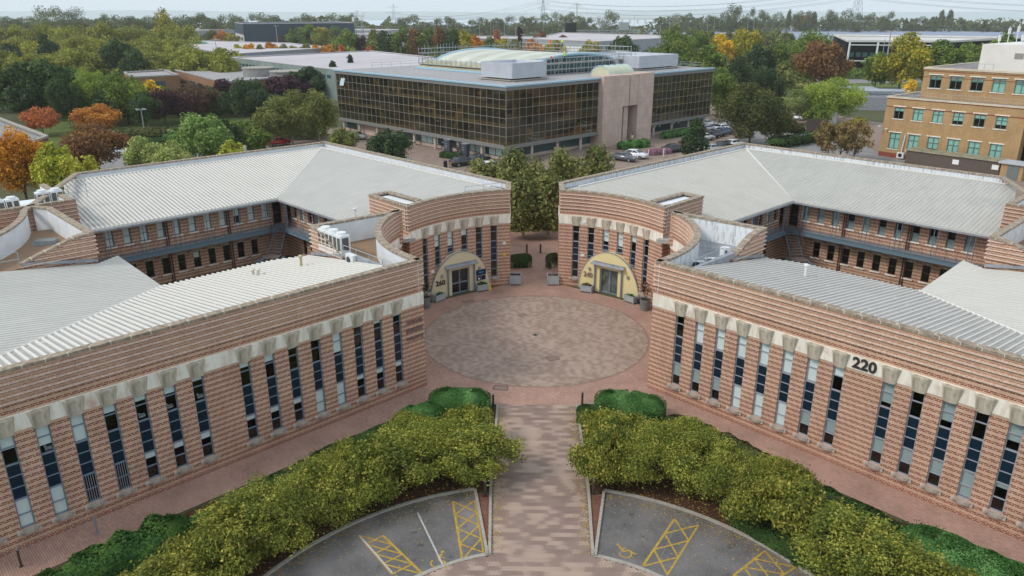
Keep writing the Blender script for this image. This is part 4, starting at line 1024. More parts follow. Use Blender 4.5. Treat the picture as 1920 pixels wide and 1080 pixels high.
    roof_panel(root, sg, 'sheet_roof', nep, (nn[0]+10, nn[1]-10), (-s2, -s2), mats['NE'], rm('NE'), rw=rwf('NE'))
    swp = [ss, (8.35, 44.08), (13.35, 49.5), (16.25, 52.5), (C[0]-5.5, C[1]-hd+5.5), eS]
    roof_panel(root, sg, 'sheet_roof', swp, (ss[0]-8, ss[1]+8), (s2, s2), mats['SW'], rm('SW'), run=13.3, rw=rwf('SW'))
    sep = [ss, eS, (30.83, 53.1), (30.85, 50.55), (34.2, 47.2), (38.4, 43.0), (ss[0]+13.5, ss[1]+13.5)]
    roof_panel(root, sg, 'sheet_roof', sep, (ss[0]+8, ss[1]+8), (-s2, s2), mats['SE'], rm('SE'), run=15.9, rw=rwf('SE'))
    # hip cappings and eaves gutters
    mb = MB()
    mb.tube((nn[0], nn[1], ZR+.02), (eN_[0], eN_[1], ZE+.02), .09, n=6); bld(mb, 'hip_capping', MT['rib']); mb = MB(); mb.tube((ss[0], ss[1], ZR+.02), (eS[0], eS[1], ZE+.02), .09, n=6); bld(mb, 'hip_capping', MT['rib']); mb = MB()
    mb.strip([(nn[0]-20.6, nn[1]-20.6), nn, (nn[0]+19, nn[1]-19)], -.0, .22, ZR-.02, ZR+.07)
    bld(mb, 'ridge_capping', MT['rib'])
    mb = MB()
    mb.strip([(13.7, 60.25), eN_, (eE[0]+1, eE[1]-1)], -.02, .13, ZE-.17, ZE-.02)
    bld(mb, 'gutter', MT['flash'])
    # --- courtyard walls, hd 13.9
    hw = 13.9; cN, cE2, cS, cW = (C[0], C[1]+hw), (C[0]+hw, C[1]), (C[0], C[1]-hw), (C[0]-hw, C[1])
    us = [2.05+1.405*k for k in range(11)]; Lw = hw*math.sqrt(2)
    mb = MB()
    ho = []
    for i, u in enumerate(us):
        ho.append((u-.33, u+.33, 4.22, 5.66))
        if i > 0: ho.append((u-.33, u+.33, .85, 2.36))
    ho.append((.35, 1.25, 3.45, 5.6))
    wall(mb, [cN, cE2], 0, 6.1, ho)
    ho2 = [(Lw-h[1], Lw-h[0], h[2], h[3]) for h in ho]
    wall(mb, [cW, cN], 0, 6.1, ho2); wall(mb, [cE2, cS, cW], 0, 6.0)
    bld(mb, 'courtyard_wall', MT['brick'])
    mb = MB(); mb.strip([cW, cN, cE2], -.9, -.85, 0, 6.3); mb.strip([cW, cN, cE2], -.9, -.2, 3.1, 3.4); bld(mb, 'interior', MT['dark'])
    for (a, n, mir) in ((cN, (-s2, -s2), 0), (cN, (s2, -s2), 1)):
        d = (s2, -s2) if not mir else (-s2, -s2)
        for i, u in enumerate(us):
            p = (a[0]+d[0]*u, a[1]+d[1]*u); P = Vector((p[0]*sg, p[1], 0))-root.location; P.z = 0; r = rz_of((n[0]*sg, n[1]))
            for lev in (1, 0):
                if lev == 0 and i == 0: continue
                o = link('courtyard_window', COURT_F[lev], root, P, r); link('pane', COURT_P[lev], o); link('sill', COURT_S[lev], o)
                if lev == 0: link('lintel', COURT_L, o)
                if lev == 1:
                    if sg < 0 and not mir: link('blind', blind('blind', 5.62, 4.26 if i != 2 else 4.9), o)
                    elif sg > 0 and not mir: link('blind', blind('blind_grey', *((5.62, 4.27) if i in (0, 1, 2, 4, 10) else (4.95, 4.27))), o)
                    elif i in (1, 3): link('blind', blind('blind', 5.6, 4.3), o)
                elif sg < 0 and not mir and i == 5: link('blind', blind('blind', 2.3, 1.75), o)
        # door at the corner
        p = (a[0]+d[0]*.8, a[1]+d[1]*.8); P = Vector((p[0]*sg, p[1], 0))-root.location; P.z = 0
        md = MB()
        for sx in (-.41, .41): md.box((sx, .12, 4.52), (.07, .08, 2.14))
        for z in (3.5, 4.5, 5.55): md.box((0, .12, z), (.8, .08, .1))
        o = link('courtyard_door', md.mesh('courtyard_door', MT['brownrail']), root, P, rz_of((n[0]*sg, n[1])))
        link('pane', box_mesh('pane', (0, .15, 4.5), (.78, .012, 2.0), MT['glass']), o)
    # --- gallery walkway on steel posts
    wk = [(C[0]-hd+.4, C[1]+.4), (C[0], C[1]+hd), (C[0]+hd+.3, C[1]-.3)]
    mb = MB(); mb.strip(wk, -1.1, -.05, 3.3, 3.42); bld(mb, 'walkway_deck', MT['steelpale'])
    mb = MB(); mb.strip(wk, -.06, .02, 3.05, 3.42); mb.strip(wk, -.1, .07, 3.40, 3.44); mb.strip(wk, -.1, .07, 3.02, 3.06); bld(mb, 'walkway_beam', MT['steel'])
    Uw = arclen(wk); half = Uw[1]
    mbp, mbr = MB(), MB()
    for s_ in (-1, 1):
        for uu in (1.05, 1.42, 4.05, 4.4, 6.7, 7.1, 9.6, 9.97, 12.57, 12.95, 15.3, 15.7):
            q, n = at_u(wk, Uw, half+s_*uu); mbp.tube((q[0], q[1], 3.44), (q[0], q[1], ZE-.1), .035, n=5)
    for z in (3.62, 4.35): mbr.strip([p for p in wk], -.012, .012, z, z+.025)
    for s_ in (-1, 1):
        u_ = 1.1
        while u_ < 16.5:
            q, n = at_u(wk, Uw, half+s_*u_); mbr.tube((q[0], q[1], 3.44), (q[0], q[1], 4.37), .012, n=4); u_ += .35 if False else .9
        # slack chain loops between the posts
        for a0, a1 in ((1.42, 4.05), (4.4, 6.7), (7.1, 9.6), (9.97, 12.57), (12.95, 15.3)):
            prev = None
            for t in range(9):
                f_ = t/8; q, n = at_u(wk, Uw, half+s_*(a0+(a1-a0)*f_)); cur = (q[0], q[1], 4.35-.75*math.sin(f_*math.pi*.5)**2)
                if prev: mbr.tube(prev, cur, .012, n=4)
                prev = cur
    bld(mbp, 'gallery_posts', MT['steel']); bld(mbr, 'gallery_railing', MT['brownrail'])
    # mesh infill panels of the gallery
    # --- stair from the corner down towards the yard
    st = MB(); hr = MB(); x0, y0 = C[0], C[1]+hd
    for sx in (-.55, .55): st.strip([(x0+sx, y0-.1), (x0+sx, y0-2.6)], -.03, .03, [3.15, 1.35], [3.40, 1.6])
    sd_ = MB()
    for i in range(9): sd_.box((x0, y0-.25-i*.28, 3.25-i*.2), (1.05, .24, .05))
    sd_.box((x0, y0-3.2, 1.38), (1.4, 1.2, .06)); bld(sd_, 'stair_treads', plain('stair_tread', srgb(112,100,96), .7))
    for sx in (-1, 1):
        for i in range(7): st.box((x0+sx*(.85+i*.26), y0-3.2, 1.25-i*.19), (.25, 1.1, .04))
        st.strip([(x0+sx*.7, y0-3.75), (x0+sx*2.6, y0-3.75)], -.03, .03, [1.1, -.2], [1.35, .02])
    bld(st, 'stair_flight', MT['steel'])
    for sx in (-.6, .6):
        hr.tube((x0+sx, y0-.05, 4.4), (x0+sx, y0-2.6, 2.55), .03, n=5); hr.tube((x0+sx, y0-.05, 3.9), (x0+sx, y0-2.6, 2.05), .02, n=5)
        for i in range(4): hr.tube((x0+sx, y0-.1-i*.82, 3.3-i*.6), (x0+sx, y0-.1-i*.82, 4.38-i*.6), .02, n=5)
    for sx in (-1, 1):
        for dz in (1.0, .7, .4): hr.tube((x0+sx*.7, y0-3.8, 1.4+dz), (x0+sx*2.6, y0-3.8, .05+dz), .02, n=5)
    for dz in (1.0, .5): hr.tube((x0-.7, y0-3.8, 1.4+dz), (x0+.7, y0-3.8, 1.4+dz), .02, n=5)
    bld(hr, 'stair_handrail', MT['brownrail'])
    dp = MB()
    for s_, dd in ((1, (s2, -s2)), (-1, (-s2, -s2))):
        for u in (5.6, 5.8, 11.25, 11.45): dp.tube((cN[0]+dd[0]*u-.0, cN[1]+dd[1]*u-.12, 0), (cN[0]+dd[0]*u, cN[1]+dd[1]*u-.12, 6.0), .05, n=6)
    bld(dp, 'downpipes', MT['brownrail'])
    # --- window columns on the front and on the arc
    if sg > 0:
        bd = [[('blind_grey', 2.3, 1.6)], [('blind_grey', 2.3, 1.6), ('blind', 5.6, 4.2)], [('blind_grey', 2.3, 1.6), ('blind', 5.6, 4.2)], [('blind', 2.3, .93), ('blind', 5.6, 4.2)], [('blind', 2.3, .93), ('blind', 5.6, 4.2)], [('blind', 2.3, .93), ('blind', 5.6, 4.2)], [('blind_grey', 2.3, 1.6), ('blind', 5.6, 4.2)], [('blind_grey', 2.3, 1.6), ('blind', 5.62, 5.0)],
              [('blind_grey', 2.3, 1.6), ('blind_grey', 5.6, 4.4)], [('blind_grey', 2.3, 1.6)], [('blind_grey', 2.3, 1.6), ('blind_grey', 5.6, 4.5)], [('blind_grey', 2.3, .95)], [('blind_grey', 2.3, 2.1), ('blind_grey', 5.6, 4.6)], [], [], []]
    else:
        bd = [[('blind', 2.3, 2.0), ('blind', 5.6, 5.4)], [('blind', 2.3, 2.0), ('blind', 5.6, 5.3)], [('blind', 2.3, 2.05), ('blind', 5.6, 5.45)], [('blind', 2.3, .93), ('blind', 5.6, 4.3)], [('blind', 2.3, .93)], [('blind', 2.3, 2.0), ('blind', 5.6, 5.4)], [('blind', 2.3, 2.0), ('blind', 5.6, 5.1)], [('blind', 2.3, 2.05), ('blind', 5.6, 5.2)],
              [('blind', 2.3, 1.95), ('blind', 5.6, 5.3)], [('blind', 2.3, 2.0), ('blind', 5.6, 5.1)], [('blind', 2.3, 2.0), ('blind', 5.6, 5.2)], [('blind', 5.6, 5.1)], [('blind', 5.6, 4.2)], [('blind', 2.3, .93), ('blind', 5.6, 4.55)], [('blind', 2.3, .93), ('blind', 5.6, 4.9)], [('blind', 2.3, .93)]]
    for i, u in enumerate(W_U):
        p = (NC[0]+u*s2, NC[1]-u*s2)
        place_window(root, sg, p, (-s2, -s2), side, blinds=bd[i], bars=(sg < 0 and i in (11, 12)))
    for i, a in enumerate(ARC_A):
        p = (RA*math.sin(R(a)), 53.5+RA*math.cos(R(a))); n = (-math.sin(R(a)), -math.cos(R(a))); z0 = hole2[i][2]
        lower = z0 < 1; sp = tuple(k for k, z in enumerate((2.4, 2.98, 3.56)) if z > z0-.3)
        bl = {1: [('blind', 5.6, 5.0)], 2: [('blind', 5.6, 4.3)], 3: [('blind', 5.6, 4.5)]}.get(5-i if sg > 0 else i-1, [])
        o = place_window(root, sg, p, n, side, z0=z0, blinds=bl, sill=lower, lower=lower, spans=sp)
        if not lower:
            q = MB(); q.box((0, -.0, z0+.0), (.74, .2, .07)); link('sill', q.mesh('sill', MT['frame']), o)
    # --- entrance portal
    th = R(ARCH_C); pc = (RA*math.sin(th), 53.5+RA*math.cos(th)); n = (-math.sin(th), -math.cos(th)); al = (-n[1]*1, n[0])
    yl = MT['yellow'] if sg > 0 else MT['cream']
    P = Vector((pc[0]*sg, pc[1], 0))-root.location; P.z = 0; r = rz_of((n[0]*sg, n[1]))
    fy = -.46      # front face of the portal, proud of the concave wall
    pm = MB(); N = 32; dw, dh = .90, 2.25
    pts = [(-ARCH_W*math.cos(math.pi*i/N), ARCH_H*math.sin(math.pi*i/N)) for i in range(N+1)]
    for (xa, za), (xb, zb) in zip(pts, pts[1:]):
        lo = lambda x: dh if abs(x) < dw-1e-6 else 0
        m_x = (xa+xb)/2
        # split at the door jambs
        xs = [xa]+[x for x in (-dw, dw) if xa < x < xb]+[xb]
        for u0, u1 in zip(xs, xs[1:]):
            f0 = za+(zb-za)*(u0-xa)/(xb-xa) if xb != xa else za; f1 = za+(zb-za)*(u1-xa)/(xb-xa) if xb != xa else zb
            b_ = dh if abs((u0+u1)/2) < dw else 0
            pm.face([(u0, fy, b_), (u1, fy, b_), (u1, fy, f1), (u0, fy, f0)])
        pm.face([(xa, fy, za), (xb, fy, zb), (xb, .35, zb), (xa, .35, za)])
    for sx in (-1, 1): pm.face([(sx*dw, fy, 0), (sx*dw, fy+.28, 0), (sx*dw, fy+.28, dh), (sx*dw, fy, dh)])
    pm.face([(-dw, fy, dh), (dw, fy, dh), (dw, fy+.28, dh), (-dw, fy+.28, dh)])
    pm.box((-sg*3.15, fy+.12, .33), (.7, .2, .66))     # low plinth beside the arch
    port = link('entrance_portal', pm.mesh('entrance_portal', yl), root, P, r)
    e = MB()
    for (xa, za), (xb, zb) in zip(pts, pts[1:]): e.hexa([(xa*1.0, fy-.03, za), (xb, fy-.03, zb), (xb, fy+.05, zb), (xa, fy+.05, za), (xa*1.025, fy-.03, za*1.02+.0), (xb*1.025, fy-.03, zb*1.02), (xb*1.025, fy+.05, zb*1.02), (xa*1.025, fy+.05, za*1.02)])
    link('arch_trim', e.mesh('arch_trim', MT['flash']), port)
    d = MB(); dy = fy+.24
    for x in (-.86, 0, .86): d.box((x, dy, 1.1), (.09, .07, 2.2))
    for z in ((.06, .95, 2.17) if sg < 0 else (.06, 2.17)): d.box((0, dy, z), (1.7, .065, .12))
    dr = link('double_door', d.mesh('double_door', MT['frame'] if sg < 0 else MT['steelpale']), port)
    link('pane', box_mesh('pane', (0, dy+.01, 1.1), (1.66, .012, 2.1), MT['glass']), dr); link('lobby', box_mesh('lobby', (0, dy+.09, 1.1), (1.7, .03, 2.2), MT['dark'] if sg < 0 else MT['lobby']), dr)
    h_ = MB()
    for x in (-.1, .1): h_.box((x, dy-.06, 1.1), (.03, .04, .35))
    link('handle', h_.mesh('handle', MT['steelpale']), dr)
    cp = MB(); cp.hexa([(-1.6, fy-.45, 2.58), (1.6, fy-.45, 2.58), (1.6, fy, 2.70), (-1.6, fy, 2.70), (-1.6, fy-.45, 2.62), (1.6, fy-.45, 2.62), (1.6, fy, 2.75), (-1.6, fy, 2.75)])
    cp.box((0, fy-.05, 2.76), (3.1, .12, .1))
    link('door_canopy', cp.mesh('door_canopy', MT['flash']), port)
    po = MB()
    for x in (-1.32, 1.32): po.box((x, fy-.12, 1.3), (.09, .12, 2.6))
    link('canopy_posts', po.mesh('canopy_posts', MT['frame']), port)
    for x, z in ((-1.9, 1.95), (1.9, 1.95)):
        l_ = MB(); l_.box((x, fy-.07, z), (.16, .13, .26)); l_.box((x, fy-.09, z+.02), (.2, .1, .08)); link('wall_lamp', l_.mesh('wall_lamp', MT['steelpale']), port)
    tm = text_mesh('240' if sg > 0 else '260', .62, MT['text_grey'] if sg > 0 else MT['text_dark'], 'house_number', .012, .03)
    link('house_number', tm, port, (-2.05, fy-.04, 1.18), rot=(R(90), 0, 0))
    return root, port
BR, PORT_R = courtyard_building(1)
BLD_L, PORT_L = courtyard_building(-1)
s2 = math.sqrt(.5)
# number 220 on the band between the two window groups of the right front
tm = text_mesh('220', .82, MT['text_dark'], 'house_number', .022, .03)
u = 13.15; p = Vector((NC[0]+u*s2-.06*s2, NC[1]-u*s2-.06*s2, 5.83))-BR.location
link('house_number', tm, BR, p, rot=(R(90), 0, rz_of((-s2, -s2))))
# small things fixed to the walls
def wall_item(root, sg, arc_deg, z, size, mat, name, label=None, dy=0):
    q = (RA*math.sin(R(arc_deg)), 53.5+RA*math.cos(R(arc_deg))); n = (-math.sin(R(arc_deg)), -math.cos(R(arc_deg)))
    P = Vector((q[0]*sg, q[1], z))-root.location; mm = MB(); mm.box((0, -size[1]/2, 0), size)
    return link(name, mm.mesh(name, mat), root, P, rz_of((n[0]*sg, n[1])), label=label)
wall_item(BLD_L, -1, 14, 3.9, (.28, .12, .24), MT['white_frame'], 'alarm_box', 'white alarm box'); wall_item(BLD_L, -1, 14, 2.9, (.26, .12, .26), MT['gold'], 'alarm_box', 'yellow alarm box')
wall_item(BLD_L, -1, 51.2, 2.5, (.36, .1, .2), MT['white_frame'], 'wall_sign'); wall_item(BR, 1, 22.4, 3.0, (.36, .1, .2), MT['white_frame'], 'wall_sign')
wall_item(BR, 1, 22.4, 6.0-.05, (.36, .1, .2), MT['white_frame'], 'wall_sign')
# navy signs right of door 260
for (x, z, w_, h_, nm) in ((2.05, 1.45, 1.0, .5, 'company_sign'), (1.8, .93, .42, .4, 'company_sign'), (2.3, .93, .42, .4, 'company_sign')):
    mm = MB(); mm.box((x, -.50, z+.1), (w_, .05, h_)); sgn_ = link(nm, mm.mesh(nm, MT['navysign']), PORT_L)
mm = MB()
for i, (a, b_) in enumerate(((0, .07), (.09, .05), (.16, .06), (.24, .04), (.30, .07), (.39, .05), (.46, .06))): mm.box((1.82+a, -.535, 1.56), (b_, .01, .07+.03*(i % 2)))
link('sign_lettering', mm.mesh('sign_lettering', MT['cyan']), PORT_L)
mm = MB(); mm.box((1.78, -.535, 1.08), (.06, .01, .16)); mm.box((1.82, -.535, .99), (.2, .01, .06)); mm.box((1.8, -.535, .93), (.12, .01, .05)); link('sign_emblem', mm.mesh('sign_emblem', MT['whitepaint']), PORT_L)
# faint relief lettering rows worked into the brick corner of the left front
mm = MB(); rr = random.Random(8)
for row, z, h_ in ((0, 4.72, .26), (1, 4.18, .34), (2, 3.62, .26)):
    u_ = .18
    while u_ < 1.42:
        ww = rr.uniform(.04, .075)
        mm.box((0, 0, 0), (0, 0, 0)) if False else None
        p0 = (-(NC[0]+u_*s2), NC[1]-u_*s2); mm.box((p0[0]+.02*s2*1, p0[1]-.02*s2, z+rr.uniform(-.03, .03)), (ww, .03, h_*rr.uniform(.7, 1)), rz_of((s2, -s2)))
        u_ += ww+rr.uniform(.035, .05)
mm.build('brick_lettering', vary('dark_glazed_brick', srgb(112, 92, 92), srgb(140, 112, 104), 6, .8), BLD_L, 1, BLD_L.location)
# clutter behind a few left windows
for i, (zc, dx) in {8: (4.35, .1), 9: (4.35, -.05), 10: (4.35, 0), 13: (4.3, .1)}.items():
    u_ = W_U[i]; p = (NC[0]+u_*s2, NC[1]-u_*s2); P = Vector((-p[0], p[1], 0))-BLD_L.location; P.z = 0
    q = MB(); q.box((dx, .3, zc-.02), (.3, .16, .14)); q.box((dx-.12, .32, zc+.08), (.1, .1, .12)); link('window_clutter', q.mesh('window_clutter', MT['clutter']), BLD_L, P, rz_of((s2, -s2)))
# ------------------------------------------------------------------ ground, paving, car parks
def disc_pts(cx, cy, r, a0, a1, n): return arc(cx, cy, r, a0, a1, n)
def sheet(name, polys, z, mat, kind='structure'):
    mb = MB()
    for poly in polys:
        bm = bmesh.new(); f = bm.faces.new([bm.verts.new((x, y, z)) for x, y in poly]); bmesh.ops.triangulate(bm, faces=[f])
        for t in bm.faces: mb.face([v.co[:] for v in t.verts], [(v.co.x, v.co.y) for v in t.verts])
        bm.free()
    o = mb.build(name, mat); tag(o, kind=kind); return o
# terrain: level plateau, then falling to the estuary
mb = MB(); xs = [-9000, -5000, -3000, -2000, -1400, -1000, -700, -450, -250, -100, 0, 100, 250, 450, 700, 1000, 1400, 2000, 3000, 5000, 9000]
ys = [-400, 0, 150, 300, 500, 700, 900, 1100, 1300, 1500, 1800, 2400, 4000]
def tz(x, y):
    t = max(0, min(1, (y-1150)/500)); return -0.02-46*t*t*(3-2*t)
for i in range(len(xs)-1):
    for j in range(len(ys)-1):
        mb.face([(a, b, tz(a, b)) for a, b in ((xs[i],ys[j]), (xs[i+1],ys[j]), (xs[i+1],ys[j+1]), (xs[i],ys[j+1]))])
tag(mb.build('ground', MT['ground'], smooth=True), kind='structure')
sheet('sea', [[(-9500, 1600), (9500, 1600), (9500, 8300), (-9500, 8300)]], -41, MT['sea'])
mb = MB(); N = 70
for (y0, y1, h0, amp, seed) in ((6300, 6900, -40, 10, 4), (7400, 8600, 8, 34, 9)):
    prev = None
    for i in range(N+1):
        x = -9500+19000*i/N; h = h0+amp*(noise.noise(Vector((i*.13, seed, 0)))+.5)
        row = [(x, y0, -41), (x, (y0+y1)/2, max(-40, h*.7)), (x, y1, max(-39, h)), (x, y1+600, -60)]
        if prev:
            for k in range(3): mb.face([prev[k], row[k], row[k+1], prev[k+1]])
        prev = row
tag(mb.build('far_hills', vary('hazed_fields', srgb(150,166,160), srgb(128,146,140), .0008, .9), smooth=True), kind='structure')  # pale tone puts part of the distance haze into the hill colour
PC = (0, 53.0); PR = 8.45        # paved circle
KC = (0, 19.8)                   # centre of the turning circle in front
# pavement ring and strips by the facades
base = [(-28.7, 23.6), (-7.3, 45.0)]+[(-x, y) for x, y in arc(0, 53.5, 11.5, 139, 65, 16)]+[(-2.2, 64.6), (-2.2, 67.6), (-24.5, 90), (24.5, 90), (2.2, 67.6), (2.2, 64.6)]+arc(0, 53.5, 11.5, 65, 139, 16)+[(7.3, 45.0), (28.7, 23.6), (26.6, 21.9), (5.9, 42.6), (4.4, 42.3), (2.45, 42.1), (-2.45, 42.1), (-4.4, 42.3), (-5.9, 42.6), (-26.6, 21.9)]
sheet('pavement', [base], .010, MT['ring_paver'])
sheet('rear_yard', [[(-40, 90.5), (80, 90.5), (90, 140), (60, 215), (36, 200), (-4, 124), (-40, 162), (-52, 150)]], .004, MT['rear_paver'])
# herringbone blocks, every block its own face
def herring(name, inside, x0, x1, y0, y1, ang, mat, z=.016, th=.0, W=.103, blend=None, rf=1.0, sf=.19):
    mb = MB(); cs, sn = math.cos(ang), math.sin(ang); g = .004
    R_ = max(abs(v) for v in (x0, x1, y0, y1))*1.6; cx0, cy0 = (x0+x1)/2, (y0+y1)/2
    span = int(math.hypot(x1-x0, y1-y0)/2/W)+3
    for a in range(-span, span):
        for b in range(-span, span):
            t = (a-b) % 4
            if t == 0: w_, h_ = 2, 1
            elif t == 3: w_, h_ = 1, 2
            else: continue
            ux, uy = a*W, b*W; cxl, cyl = ux+w_*W/2, uy+h_*W/2
            X = cx0+cxl*cs-cyl*sn; Y = cy0+cxl*sn+cyl*cs
            if not inside(X, Y): continue
            rr_ = (a-b)//4; ss_ = (a+b)/2
            v = noise.noise(Vector((rr_*rf, ss_*sf, 3.1)))*1.0+noise.noise(Vector((X*.45, Y*.45, 7)))*.3+random.uniform(-.04, .04)
            if blend: v = v*blend(X, Y)
            tt = min(1, max(0, .45+v*.85+th))
            P = [(cx0+(ux+dx)*cs-(uy+dy)*sn, cy0+(ux+dx)*sn+(uy+dy)*cs, z) for dx, dy in ((g, g), (w_*W-g, g), (w_*W-g, h_*W-g), (g, h_*W-g))]
            mb.face(P, None, 0, tt)
    o = mb.build(name, mat, tint=True); tag(o, kind='structure'); return o
random.seed(4)
sheet('paving_joints', [arc(PC[0], PC[1], PR+.02, 0, 355, 71), [(-2.5, 42.1), (2.5, 42.1), (2.45, 28.0), (-2.45, 28.0)], arc(0, 19.8, 8.75, -90, 90, 40)], .0125, plain('block_joint_sand', srgb(120, 104, 94), .95))
mb = MB(); c_ = arc(PC[0], PC[1], PR+.02, 0, 360, 96); mb.strip(c_, -.08, .03, .012, .018); tag(mb.build('paving_border', plain('paving_border', srgb(150, 122, 108), .9)), kind='structure')
def in_path(X, Y): return (28.0 <= Y <= 42.1 and abs(X) < 2.28+(Y-28)*.007) or (math.hypot(X, Y-19.8) < 8.62 and 24.5 < Y < 28.7)
herring('paved_path', in_path, -9, 9, 24, 43, R(-45), MT['herring'], rf=2.1, sf=.17)
herring('paved_circle', lambda X, Y: math.hypot(X-PC[0], Y-PC[1]) < PR-.05, -9, 9, 44, 62, R(-45), MT['herring_circle'], th=.06, rf=1.9, sf=.4)
# planting beds, car park bays, kerbs (drawn for the right, mirrored for the left)
def kerb(path, name='kerb', w_=.14, h_=.11, z0=0): 
    mb = MB(); mb.strip(path, -w_/2, w_/2, z0, h_); return mb
for sg in (1, -1):
    T = lambda P: [(x*sg, y) for x, y in P]
    bed = T([(2.55, 42.0), (4.3, 42.2), (5.8, 42.4), (22.4, 25.8), (22.4, 20)]+arc(*KC, 13.75, 95, 14, 30)+[(3.2, 32.9), (2.6, 33.2)])
    sheet('planting_bed', [bed if sg > 0 else bed[::-1]], .03, MT['mulch'])
    bay = T(arc(*KC, 13.65, 14, 95, 40)+arc(*KC, 8.75, 95, 16.5, 40))
    sheet('car_park', [bay if sg > 0 else bay[::-1]], .012, MT['asphalt'])
    sheet('verge_wedge', [T([(3.2, 32.8), (2.5, 32.8), (2.38, 28.4)])], .034, MT['kerb_paver'])
    mb = kerb(T(arc(*KC, 13.72, 13.9, 95, 60))); mb2 = kerb(T([(3.28, 33.05), (2.42, 28.15)])); mb3 = kerb(T([(2.46, 42.0), (2.5, 33.2), (2.32, 28.15)]))
    mb4 = kerb(T(arc(*KC, 8.75, 15.6, 95, 60)), w_=.2, h_=.03); mb5 = kerb(T([(2.46, 42.05), (3.3, 42.2), (4.3, 42.35)]))
    for q in (mb2, mb3, mb4, mb5):
        k = len(mb.v); mb.v += q.v; mb.f += [tuple(i+k for i in f) for f in q.f]; mb.uv += q.uv; mb.mi += q.mi; mb.t += q.t
    tag(mb.build('kerb', MT['kerb']), kind='structure')
# bay markings: positions read on the ground
def stripe(mb, a, b, w_=.1, z=.017):
    d = Vector((b[0]-a[0], b[1]-a[1])); l = d.length; d /= l; n = Vector((-d.y, d.x))*w_/2
    mb.face([(a[0]-n.x, a[1]-n.y, z), (b[0]-n.x, b[1]-n.y, z), (b[0]+n.x, b[1]+n.y, z), (a[0]+n.x, a[1]+n.y, z)])
def ladder(mb, a, b, c, d, n, z=.0175):
    """hatched wedge between line a-b and line c-d (same direction)"""
    stripe(mb, a, b, .11, z); stripe(mb, c, d, .09, z+.0005) if c else None
    P = lambda p, q, t: (p[0]+(q[0]-p[0])*t, p[1]+(q[1]-p[1])*t)
    for i in range(n):
        t0, t1 = i/n, (i+1)/n
        stripe(mb, P(a, b, t0), P(c, d, t1), .085, z+.001); stripe(mb, P(c, d, t0), P(a, b, t1), .085, z+.0015)
def wheelchair(mb, x, y, ang, s_=1.0, z=.0175):
    cs, sn = math.cos(ang), math.sin(ang); T = lambda u, v: (x+(u*cs-v*sn)*s_, y+(u*sn+v*cs)*s_)
    pr = None
    for i in range(15):
        t = R(-200+i*235/14); q = T(.30*math.cos(t), -.18+.30*math.sin(t))
        if pr: stripe(mb, pr, q, .075, z)
        pr = q
    stripe(mb, T(-.05, .42), T(-.02, 0), .11, z+.0006); stripe(mb, T(-.02, .0), T(.30, -.02), .09, z+.0012); stripe(mb, T(.28, 0), T(.42, -.38), .08, z+.0018)
    stripe(mb, T(-.02, .22), T(.22, .2), .06, z+.0024); stripe(mb, T(.4, -.38), T(.55, -.34), .07, z+.003)
    for i in range(8):
        a0, a1 = 2*math.pi*i/8, 2*math.pi*(i+1)/8
    mb.face([(*T(-.06+.085*math.cos(a), .56+.085*math.sin(a)), z) for a in [2*math.pi*i/10 for i in range(10)]])
mb = MB()
ladder(mb, (-3.52, 27.8), (-4.34, 32.1), (-2.6, 28.3), (-3.25, 32.2), 4)
stripe(mb, (-3.5, 27.85), (-2.62, 28.15), .11, .0205)
ladder(mb, (-5.16, 26.85), (-7.35, 29.4), (-6.5, 26.82), (-8.5, 29.4), 4)
wheelchair(mb, -4.55, 27.75, R(-15), 1.0)
ladder(mb, (4.46, 27.53), (6.47, 30.9), (5.45, 27.0), (7.53, 30.45), 3)
ladder(mb, (8.3, 27.0), (10.15, 28.65), (9.2, 26.2), (11.2, 27.6), 3)
wheelchair(mb, 3.75, 28.5, R(20), .9)
tag(mb.build('yellow_markings', MT['lineyellow']), kind='structure')
mb = MB(); stripe(mb, (-4.36, 27.45), (-5.97, 31.14), .08, .022); stripe(mb, (-6.5, 26.9), (-8.47, 29.4), .08, .022)
tag(mb.build('white_markings', MT['linewhite']), kind='structure')
mb = MB(); stripe(mb, (5.3, 28.0), (6.9, 31.4), .04); tag(mb.build('faded_markings', vary('faded_line', srgb(130,128,128), srgb(112,108,112), 5)), kind='structure')
# manhole covers and the little drain at the centre of the circle
def manhole(x, y, rz, sx, sy, label, mat='flash'):
    t = thing('manhole_cover', label, 'manhole cover', (x, y, .018), rz)
    a = MB()
    for dx, dy, wx, wy in ((0, sy/2, sx, .05), (0, -sy/2, sx, .05), (sx/2, 0, .05, sy), (-sx/2, 0, .05, sy)): a.box((dx, dy, .003), (wx, wy, .008))
    link('rim', a.mesh('rim', plain('dark_iron', srgb(84,72,66), .6)), t); a = MB(); a.box((0, 0, .0), (sx-.06, sy-.06, .006)); link('lid', a.mesh('lid', MT['herring_lid'] if 'herring_lid' in MT else plain('lid_block', srgb(142,120,108), .9)), t)
manhole(1.2, 48.9, R(20), .8, .6, 'square manhole cover in the paved circle near its front edge')
manhole(-2.35, 44.35, R(-8), .9, .6, 'manhole cover at the left front rim of the paved circle')
manhole(-5.6, 60.0, R(30), .9, .5, 'manhole cover on the brown ring before door 260')
manhole(-1.0, 57.0, R(45), .7, .5, 'faint manhole cover in the upper part of the paved circle')
t = thing('drain_cover', 'small dark drain at the centre of the paved circle', 'drain cover', (-.02, 53.0, .018), R(45)); a = MB(); a.box((0, 0, .004), (.3, .3, .014)); link('grate', a.mesh('grate', plain('drain_iron', (.02,.018,.016,1), .6)), t); a = MB(); a.box((-.28, -.12, .002), (.5, .3, .008)); link('pale_slab', a.mesh('pale_slab', MT['kerb']), t)
